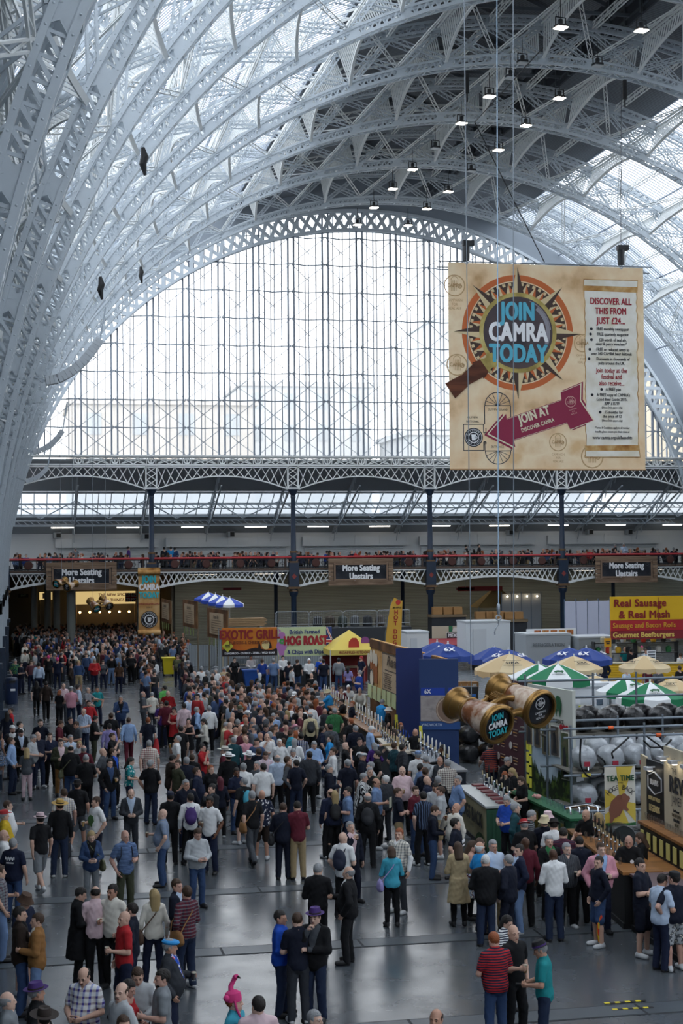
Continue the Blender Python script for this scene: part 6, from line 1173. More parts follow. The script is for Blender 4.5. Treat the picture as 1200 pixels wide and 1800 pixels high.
def head_mesh():
    g = [ell((0, .012, .158), (.076, .096, .102)), ell((0, -.03, .095), (.060, .066, .085)), rc((0, -.052, .035), (0, -.062, .038), .030), rc((-.04, -.01, .07), (.04, -.01, .07), .036)]; skull = union(g, .04)
    ad = [rc((0, -.094, .145), (0, -.112, .107), .010, .0135), rc((-.013, -.100, .103), (.013, -.100, .103), .009), rc((-.045, -.078, .152), (.045, -.078, .152), .013), rc((-.022, -.086, .073), (.022, -.086, .073), .0085), rc((-.018, -.083, .062), (.018, -.083, .062), .009)]
    ears = [union([ell((s*.079, .012, .125), (.012, .022, .033))], .01) for s in (-1, 1)]; neck = rc((0, .02, -.03), (0, .005, .08), .056, .054)
    def f(X, Y, Z):
        d = skull(X, Y, Z)
        for a in ad: d = smin(d, a(X, Y, Z), .014)
        for s in (-1, 1): d = -smin(-d, ell((s*.032, -.098, .133), (.021, .016, .013))(X, Y, Z), .012); d = np.minimum(d, ell((s*.032, -.079, .132), (.0135, .0135, .0115))(X, Y, Z))
        m = ell((0, -.100, .0675), (.022, .010, .0025))(X, Y, Z); d = -smin(-d, m, .004)
        for a in ears: d = smin(d, a(X, Y, Z), .008)
        return smin(d, neck(X, Y, Z), .03)
    V, F = nets(f, (-.11, -.15, -.10), (.11, .13, .28), .0058); c = V[F].mean(1); mi = np.zeros(len(F), int)
    eye = (np.abs(np.abs(c[:, 0])-.032) < .009) & (np.abs(c[:, 2]-.132) < .0055) & (c[:, 1] < -.07); br = (np.abs(np.abs(c[:, 0])-.034) < .017) & (np.abs(c[:, 2]-.1565) < .0048) & (c[:, 1] < -.06); lip = (np.abs(c[:, 0]) < .022) & (np.abs(c[:, 2]-.067) < .009) & (c[:, 1] < -.085)
    mi[br] = 2; mi[eye] = 1; mi[lip] = 3; return V, F, mi
HV, HF, HM = head_mesh()
def head_mat(J): return Matrix.Translation(J['neck'])@Matrix.Rotation(J['yaw'], 4, 'Z')@Matrix.Rotation(J['pit'], 4, 'X')
def hair_mesh(st):
    cap = ell((0, .018, .165), (.086, .108, .106)); back = None
    if st in ('long', 'bob'): z1 = -.10 if st == 'long' else .03; back = union([rc((-.045, .05, .13), (-.05, .06, z1), .055, .045), rc((.045, .05, .13), (.05, .06, z1), .055, .045), rc((0, .07, .15), (0, .085, z1), .06, .045)], .04)
    def f(X, Y, Z):
        d = cap(X, Y, Z)+.004*np.sin(X*160)*np.sin(Y*140+Z*90)
        if back: d = smin(d, back(X, Y, Z), .03); d = np.maximum(d, -np.maximum(np.maximum(Y+.035, Z-.185+Y*.2), np.abs(X)-.068)); d = np.maximum(d, -(Y+.085))
        else: d = np.maximum(d, -np.maximum(Y+.028, Z-.198)); d = np.maximum(d, .045+np.maximum(.03-Y, 0)*.9-Z)
        if st == 'ring': d = np.maximum(d, Z-.195+np.maximum(.03-Y, 0)*.5); d = np.maximum(d, -(Y+.03))
        if st == 'bald': d = np.maximum(d, Z-.15)
        return np.maximum(d, -(union([ell((0, .012, .158), (.070, .090, .096))], .01)(X, Y, Z)+.0)) if not back else d
    V, F = nets(f, (-.13, -.12, -.2), (.13, .17, .30), .0085); return tomesh('hair', V, F)
def beard_mesh():
    b = union([ell((0, -.045, .055), (.058, .056, .045)), rc((-.055, -.02, .09), (.055, -.02, .09), .022)], .03)
    def f(X, Y, Z): return np.maximum(np.maximum(b(X, Y, Z), -np.maximum(np.abs(X)-.02, np.abs(Z-.068)-.007)), Z-.095-np.abs(X)*.5)
    V, F = nets(f, (-.09, -.12, -.02), (.09, .03, .14), .007); return tomesh('beard', V, F)
def hat_mesh(st):
    g = MB(); T = Matrix.Translation((0, .012, .185))@Matrix.Rotation(-.08, 4, 'X')
    if st == 'cap': g.lathe([(.094, 0), (.098, .03), (.085, .075), (.04, .098), (.0, .10)], 20, T@Matrix.Diagonal((.95, 1.15, 1, 1))); g.add([T@Vector((x, y, z)) for x, y, z in ((-.075, -.07, .012), (.075, -.07, .012), (.06, -.18, 0), (-.06, -.18, 0), (-.075, -.07, .004), (.075, -.07, .004), (.06, -.18, -.006), (-.06, -.18, -.006))], [[0, 3, 2, 1], [4, 5, 6, 7], [2, 3, 7, 6], [0, 4, 7, 3], [1, 2, 6, 5]])
    elif st in ('brim', 'wide'):
        e = .155 if st == 'brim' else .20; g.lathe([(.092, .0), (.10, .0), (e, .012), (e, .018), (.098, .012), (.094, .06), (.078, .105), (.03, .10), (.0, .088)], 24, T@Matrix.Diagonal((.95, 1.15, 1, 1)))
        g.lathe([(.099, .012), (.1005, .03), (.097, .036)], 24, T@Matrix.Diagonal((.95, 1.15, 1, 1)), 1, False)
    elif st == 'bucket': g.lathe([(.15, -.05), (.155, -.045), (.105, .02), (.09, .09), (.0, .1)], 24, T@Matrix.Diagonal((.95, 1.1, 1, 1)))
    elif st == 'flat': g.lathe([(.10, 0), (.115, .03), (.10, .055), (.0, .065)], 22, T@Matrix.Translation((0, -.015, 0))@Matrix.Rotation(.12, 4, 'X')@Matrix.Diagonal((.95, 1.25, 1, 1)))
    elif st == 'bowler': g.lathe([(.10, 0), (.14, .008), (.135, .016), (.098, .012), (.10, .05), (.08, .10), (.0, .115)], 24, T@Matrix.Diagonal((.95, 1.15, 1, 1))); g.lathe([(.1005, .012), (.102, .038), (.101, .04)], 24, T@Matrix.Diagonal((.95, 1.15, 1, 1)), 1, False)
    elif st == 'fun':                    # soft pink party hat with a long drooping neck and ear flaps
        g.lathe([(.098, -.03), (.10, .03), (.09, .08), (.05, .11), (.0, .115)], 20, T@Matrix.Diagonal((.95, 1.12, 1, 1)))
        g.tube([T@Vector(v) for v in ((0, .02, .09), (.02, .02, .16), (.04, -.02, .22), (.03, -.05, .27), (-.01, -.07, .29))], [.04, .034, .03, .035, .03], 10); g.sphere(T@Vector((-.06, .09, .03)), .045); g.tube([T@Vector((-.03, -.08, .29)), T@Vector((-.06, -.12, .27))], [.018, .006], 8, 1)
        for s in (-1, 1): g.tube([T@Vector((s*.095, -.01, .0)), T@Vector((s*.10, -.03, -.12)), T@Vector((s*.09, -.07, -.23))], .015, 8); g.sphere(T@Vector((s*.09, -.075, -.25)), (.03, .03, .02), m=2)
    return g.mesh('hat', [BASEM]*3, 40)
CACHE = {}
def cached(key, fn):
    if key not in CACHE: CACHE[key] = fn()
    return CACHE[key]
def wr_(X, Y, Z, s=1.): return s*(.002*np.sin(Z*55+X*30+np.sin(Y*40)*1.5)+.002*np.sin(X*70-Z*38)*np.sin(Y*45))
def body(pose, bu):
    J = skel(pose, bu); f = body_fn(J); zc = J['neck'][2]+.035
    def g(X, Y, Z): return np.maximum(f(X, Y, Z), Z-zc)
    V, F = nets(g, f.lo-.02, f.hi+.02, .0125); Vs, Fs, Ms, n = [V], [F], [np.zeros(len(F), int)], len(V); gp = None
    for n_, s in (('r', -1), ('l', 1)):
        w = J['wr'+n_]; grip = w[1] < -.1 and w[2] > 1.05; hv, hf, c = hand(w, J['el'+n_], s, grip); Vs.append(hv); Fs.append(hf+n); Ms.append(np.zeros(len(hf), int)); n += len(hv)
        if grip and gp is None: gp = c
    M = np.array(head_mat(J)); hv = HV@M[:3, :3].T+M[:3, 3]; Vs.append(hv); Fs.append(HF+n); Ms.append(HM)
    return tomesh('body', np.concatenate(Vs), np.concatenate(Fs), 4, np.concatenate(Ms)), J, gp
def top(pose, bu, st):
    J = skel(pose, bu); xf = J['xf']; lo_ = {'t': .86, 's': .86, 'l': .87, 'j': .80, 'c': .50, 'd': .52, 'g': .86, 'v': .88}[st]; o = {'j': .030, 'c': .032, 's': .02, 'g': .024}.get(st, .017); parts = [union(torso(J, o), .07)]
    for n in 'rl':
        sh, el, wr = J['sh'+n], J['el'+n], J['wr'+n]; e = .004 if bu != 'w' else -.004
        if st in 'ts': parts.append(rc(sh, sh+(el-sh)*.66, .062+e, .061+e))
        elif st in 'ljc': q = .012 if st in 'jc' else 0; parts.append(union([rc(sh, el, .061+e+q, .053+e+q), rc(el, el+(wr-el)*.92, .053+e+q, .040+e+q)], .02))
    if st in 'cd':
        def sk(X, Y, Z): return np.maximum(np.maximum(np.sqrt(X*X+(Y-.012)**2*1.3)-(.185+(1.0-Z)*.13), Z-1.02), lo_-.05-Z)
        sk.lo = N_(-.3, -.3, lo_-.05); sk.hi = N_(.3, .3, 1.05); parts.append(sk)
    parts[0] = union([parts[0], rc(xf((0, .022, 1.40)), xf((0, .014, 1.505)), .106, .080)], .05)
    f = union(parts, .03); nk = rc(xf((0, .008, 1.515)), xf((0, -.005, 1.64)), .058, .075); vn = rc(xf((0, -.13, 1.48)), xf((0, -.04, 1.60)), .03 if st in 'tlg' else .05, .065)
    def g(X, Y, Z):
        d = f(X, Y, Z)+wr_(X, Y, Z, 1.3 if st in 'jcs' else 1); d = np.maximum(d, lo_+.008*np.sin(X*40)-Z); d = np.maximum(d, -nk(X, Y, Z)); d = np.maximum(d, -vn(X, Y, Z))
        if st in 'jc': w = np.clip(Z-1.06, 0, .5)*.26; d = np.maximum(d, -np.maximum(np.maximum(np.abs(X)-w, 1.06-Z), Y+.02))
        if st in 'dv': d = np.maximum(d, Z-1.40-np.abs(X)*.3)
        return d
    V, F = nets(g, f.lo-.03, f.hi+.03, .0145); return tomesh({'j': 'jacket', 'c': 'coat', 'd': 'dress'}.get(st, 'shirt'), V, F)
def legs(pose, bu, st):
    J = skel(pose, bu); b = J['b']; parts = [ell((0, .012, .94), (b['pe'][0]+.013, b['pe'][1]+.013, .16))]; w = -.006 if bu == 'w' else .0
    for n in 'rl':
        hp, kn, an = J['hp'+n], J['kn'+n], J['an'+n]
        if st == 'h': parts.append(rc(hp, hp+(kn-hp)*.93, .104, .098))
        elif st == 's': parts.append(union([rc(hp, kn, .098, .070), rc(kn, kn+(an-kn)*.35+N_(0, .016, 0), .068, .066), rc(kn+(an-kn)*.35+N_(0, .016, 0), an, .066, .05)], .02))
        else: t = .006 if st == 'n' else 0; parts.append(union([rc(hp, kn, .102+w-t*.4, .084+w-t), rc(kn, an+N_(0, .012, -.01), .083+w-t, .072+w-t)], .02))
    f = union(parts, .022); zb = J['xf']((0, 0, 1.0))[2]
    def g(X, Y, Z): return np.maximum(np.maximum(f(X, Y, Z)+wr_(X, Y, Z, 1.2), Z-zb), .03-Z)
    V, F = nets(g, f.lo-.02, f.hi+.02, .0145); return tomesh({'h': 'shorts'}.get(st, 'trousers'), V, F)
def shoe(pose, bu, n):
    J = skel(pose, bu); a = J['an'+n]; s = -1 if n == 'r' else 1; lift = a[2] > .12; z = a[2]-.085
    if lift: heel, toe = a+N_(0, .05, -.03), a+N_(0, -.12, -.12)
    else: heel, toe = a+N_(0, .035, -.045), a+N_(s*.03, -.165, -.047)
    f = union([rc(heel, toe, .047, .042), rc(a+N_(0, .01, -.005), a+N_(0, -.03, -.045), .05, .05), rc(heel+(toe-heel)*.6, toe, .045, .038)], .025)
    def g(X, Y, Z): return np.maximum(f(X, Y, Z), (.004 if not lift else -9)-Z)
    V, F = nets(g, f.lo-.02, f.hi+.02, .012); return tomesh('shoe', V, F)
def small(pose, bu, st_top, st_leg, hr, h=.026):   # distant figure: one surface, materials by garment
    J = skel(pose, bu); S4 = [body_fn(J)]; fs = torso(J, .02)
    for n in 'rl':
        sh, el, wr = J['sh'+n], J['el'+n], J['wr'+n]; fs.append(rc(sh, sh+(el-sh)*.66, .07)); 
        if st_top in 'ljc': fs += [rc(sh, el, .066), rc(el, el+(wr-el)*.9, .055, .042)]
    tp = union(fs, .04); fs = [ell((0, .012, .92), (.195, .15, .15))]
    for n in 'rl': hp, kn, an = J['hp'+n], J['kn'+n], J['an'+n]; fs += [rc(hp, kn, .1, .078)]+([rc(kn, an, .076, .064)] if st_leg != 'h' else [])
    lg = union(fs, .02); sh_ = union([rc(J['an'+n]+N_(0, .03, -.04), J['an'+n]+N_(0, -.15, -.045), .045) for n in 'rl'], .01); hc = J['neck']; hd = union([ell(hc+N_(0, .0, .13), (.08, .1, .13)), rc(hc-N_(0, 0, .05), hc+N_(0, 0, .08), .055), rc(hc+N_(0, -.09, .13), hc+N_(0, -.112, .11), .016)], .02); ha = ell(hc+N_(0, .02, .16), (.094, .112, .118))
    if hr == 'long': ha = union([ha, rc(hc+N_(0, .07, .12), hc+N_(0, .09, -.08), .09, .06)], .04)
    def all_(X, Y, Z):
        zt = .84; t = np.maximum(tp(X, Y, Z), np.maximum(zt-Z, Z-J['neck'][2]-.0)); h_ = np.maximum(ha(X, Y, Z), -np.maximum(Y-hc[1]+.03, Z-hc[2]-.165)); h_ = np.maximum(h_, hc[2]+(.06 if hr != 'long' else -.2)-Z)
        return [np.minimum(S4[0](X, Y, Z), hd(X, Y, Z)), t, np.maximum(lg(X, Y, Z), .05-Z), h_ if hr != 'bald' else h_+9, sh_(X, Y, Z)]
    def f(X, Y, Z): return np.min(all_(X, Y, Z), 0)
    V, F = nets(f, (-.55, -.7, -.02), (.55, .5, 1.85), h); c = V[F].mean(1); mi = np.argmin(all_(c[:, 0], c[:, 1], c[:, 2]), 0); return tomesh('person_far', V, F, 5, mi)
SKINS = ['#c6a08c', '#b88c76', '#cfab98', '#aa7f6a', '#bf9584', '#6b4632', '#4e3324']
SKM = {c: P(c, .55, 0, .4, name='skin') for c in SKINS}; EYEM = P('#2b211c', .4); LIPM = P('#9a5a50', .5)
CO = dict(black='#16171a', dark='#23252a', char='#33363c', grey='#7d8287', lgrey='#a9adb0', dgrey='#4b4f55', white='#dcdddd', offw='#cfcbc0', cream='#c8bb98', beige='#b3a07c', khaki='#9a8766', tan='#8a6238', brown='#4a3426', dbrown='#2e241f', olive='#55573d', dolive='#3a3d2e', navy='#1b2238', dnavy='#151a29', blue='#23408f', royal='#1f4fb8', lblue='#8ea9cf', pblue='#b3c3d8', denim='#34486b', ddenim='#232e45', ldenim='#6b83a8', teal='#1f8286', dteal='#20464e', aqua='#3f9ab0', green='#2f6f42', lgreen='#5fae5a', red='#a9262b', wine='#5a1f2c', maroon='#451c26', pink='#c98f9d', ppink='#d3b9be', hot='#d13a7c', lilac='#8f86b8', purple='#43286b', yellow='#c9a92c', orange='#d0602a', sky='#2b8fd0', ginger='#8a4a26', blond='#a08a60', hbrown='#3f2c1e', hdark='#1d1815', hgrey='#8b8d8f', hwhite='#cfcfcd', straw='#b8964f')
def cx(s): return CO.get(s, s)
PATS = {'ck': ('plaid', 5.5), 'cl': ('plaid', 3.6), 'st': ('stripe', 8, 'Z'), 'sf': ('stripe', 12, 'Z'), 'sv': ('stripe', 8, 'X'), 'fl': ('spots', 16), 'cm': ('spots', 11)}
def cloth(spec):
    if ':' in spec:
        p, cs = spec.split(':'); cs = [cx(c) for c in cs.split(',')]; k = PATS[p]; return two_tone(k[0], cs, k[1], .85, axis=k[2] if len(k) > 2 else 'Z')
    return P(cx(spec), .85, 0, .25, .12, 45., name='cloth')
def setm(o, mats):
    for i, m in enumerate(mats): o.material_slots[i].link = 'OBJECT'; o.material_slots[i].material = m
PEOPLE = []
def person(P_, code, face, topspec, legspec, hairspec, label, skin=0, far=False, group=None, sc=None):
    """code: build + pose (+ '-' mirrored); topspec: style.cloth(/shirt); legspec: style.cloth; hairspec: style.colour(+hat.colour(.band))"""
    bu, pose, mir = code[0], code[1], -1 if code.endswith('-') else 1; ts, tc_ = topspec.split('.', 1); ls, lc = legspec.split('.', 1); hp = hairspec.split('+'); hs, hc = hp[0].split('.'); inner = None
    if '/' in tc_: tc_, inner = tc_.split('/')
    sk = SKM[SKINS[skin]]; k = sc or (BU[bu]['h']*(.97+.06*((len(PEOPLE)*37 % 11)/10))); rz = math.radians(face); HM_ = P(cx(hc), .7)
    if far:
        me = cached(('small', bu, pose, ts in 'ljc', ls == 'h', 'long' if hs in ('long', 'bob') else 'bald' if hs == 'bald' else 'short'), lambda: small(pose, bu, 'l' if ts in 'ljc' else 't', ls, 'long' if hs in ('long', 'bob') else 'bald' if hs == 'bald' else 'short'))
        o = put('person', me, None, P_, rz); o.scale = (k*mir, k, k); sw = cloth(lc) if ls != 'x' else cloth(tc_); setm(o, [sk, cloth(tc_), sw, HM_ if len(hp) < 2 else P(cx(hp[1].split('.')[1]), .7), P('#17171a', .6)])
    else:
        me, J, gp = cached(('body', bu, pose), lambda: body(pose, bu)); o = put('person', me, None, P_, rz); o.scale = (k*mir, k, k); setm(o, [sk, EYEM, HM_, LIPM])
        s = ts if ts != 'x' else 't'; c = put('clothing', cached(('top', bu, pose, s), lambda: top(pose, bu, s)), o); c.name = {'j': 'jacket', 'c': 'coat', 'd': 'dress'}.get(s, 'shirt'); setm(c, [cloth(tc_)])
        if s in 'jc' or inner: c = put('shirt', cached(('top', bu, pose, 'l' if s != 'g' else 'l'), lambda: top(pose, bu, 'l')), o); setm(c, [cloth(inner or 'white')])
        if ls != 'x': c = put('shorts' if ls == 'h' else 'trousers', cached(('legs', bu, pose, ls), lambda: legs(pose, bu, ls)), o); setm(c, [cloth(lc)])
        shc = P({'h': '#c4c6c8'}.get(ls, '#1a1a1d') if len(PEOPLE) % 5 else '#b9bbbd', .6)
        for n in 'rl': c = put('shoe', cached(('shoe', bu, pose, n), lambda n=n: shoe(pose, bu, n)), o); setm(c, [shc])
        HMx = head_mat(J)
        if hs[:4] != 'bald': c = put('hair', cached(('hair', hs.replace('beard', 'short')), lambda: hair_mesh(hs.replace('beard', 'short'))), o); c.matrix_local = HMx; setm(c, [HM_])
        if 'beard' in hs: c = put('beard', cached(('beard',), beard_mesh), o); c.matrix_local = HMx; setm(c, [HM_])
        if len(hp) > 1:
            hh = hp[1].split('.'); c = put('hat', cached(('hat', hh[0]), lambda: hat_mesh(hh[0])), o); c.matrix_local = HMx; hm = P(cx(hh[1]), .8); b2 = P(cx(hh[2]), .8) if len(hh) > 2 else P('#2a211c', .8); setm(c, [hm, b2, P('#3a9fd0', .8) if hh[0] == 'fun' else hm])
        o['grip'] = 1 if gp is not None else 0
        if gp is not None: o['gx'], o['gy'], o['gz'] = [float(v) for v in gp]
    tag(o, label, 'person', group); PEOPLE.append(o); return o
def at_head(px, py, H=1.74):
    return atZ(px, py, H)*[1, 1, 0]
def local(o, p): return np.array((Matrix.Translation(o.location)@Matrix.Rotation(o.rotation_euler[2], 4, 'Z')@Matrix.Diagonal((*o.scale, 1)))@Vector(p))
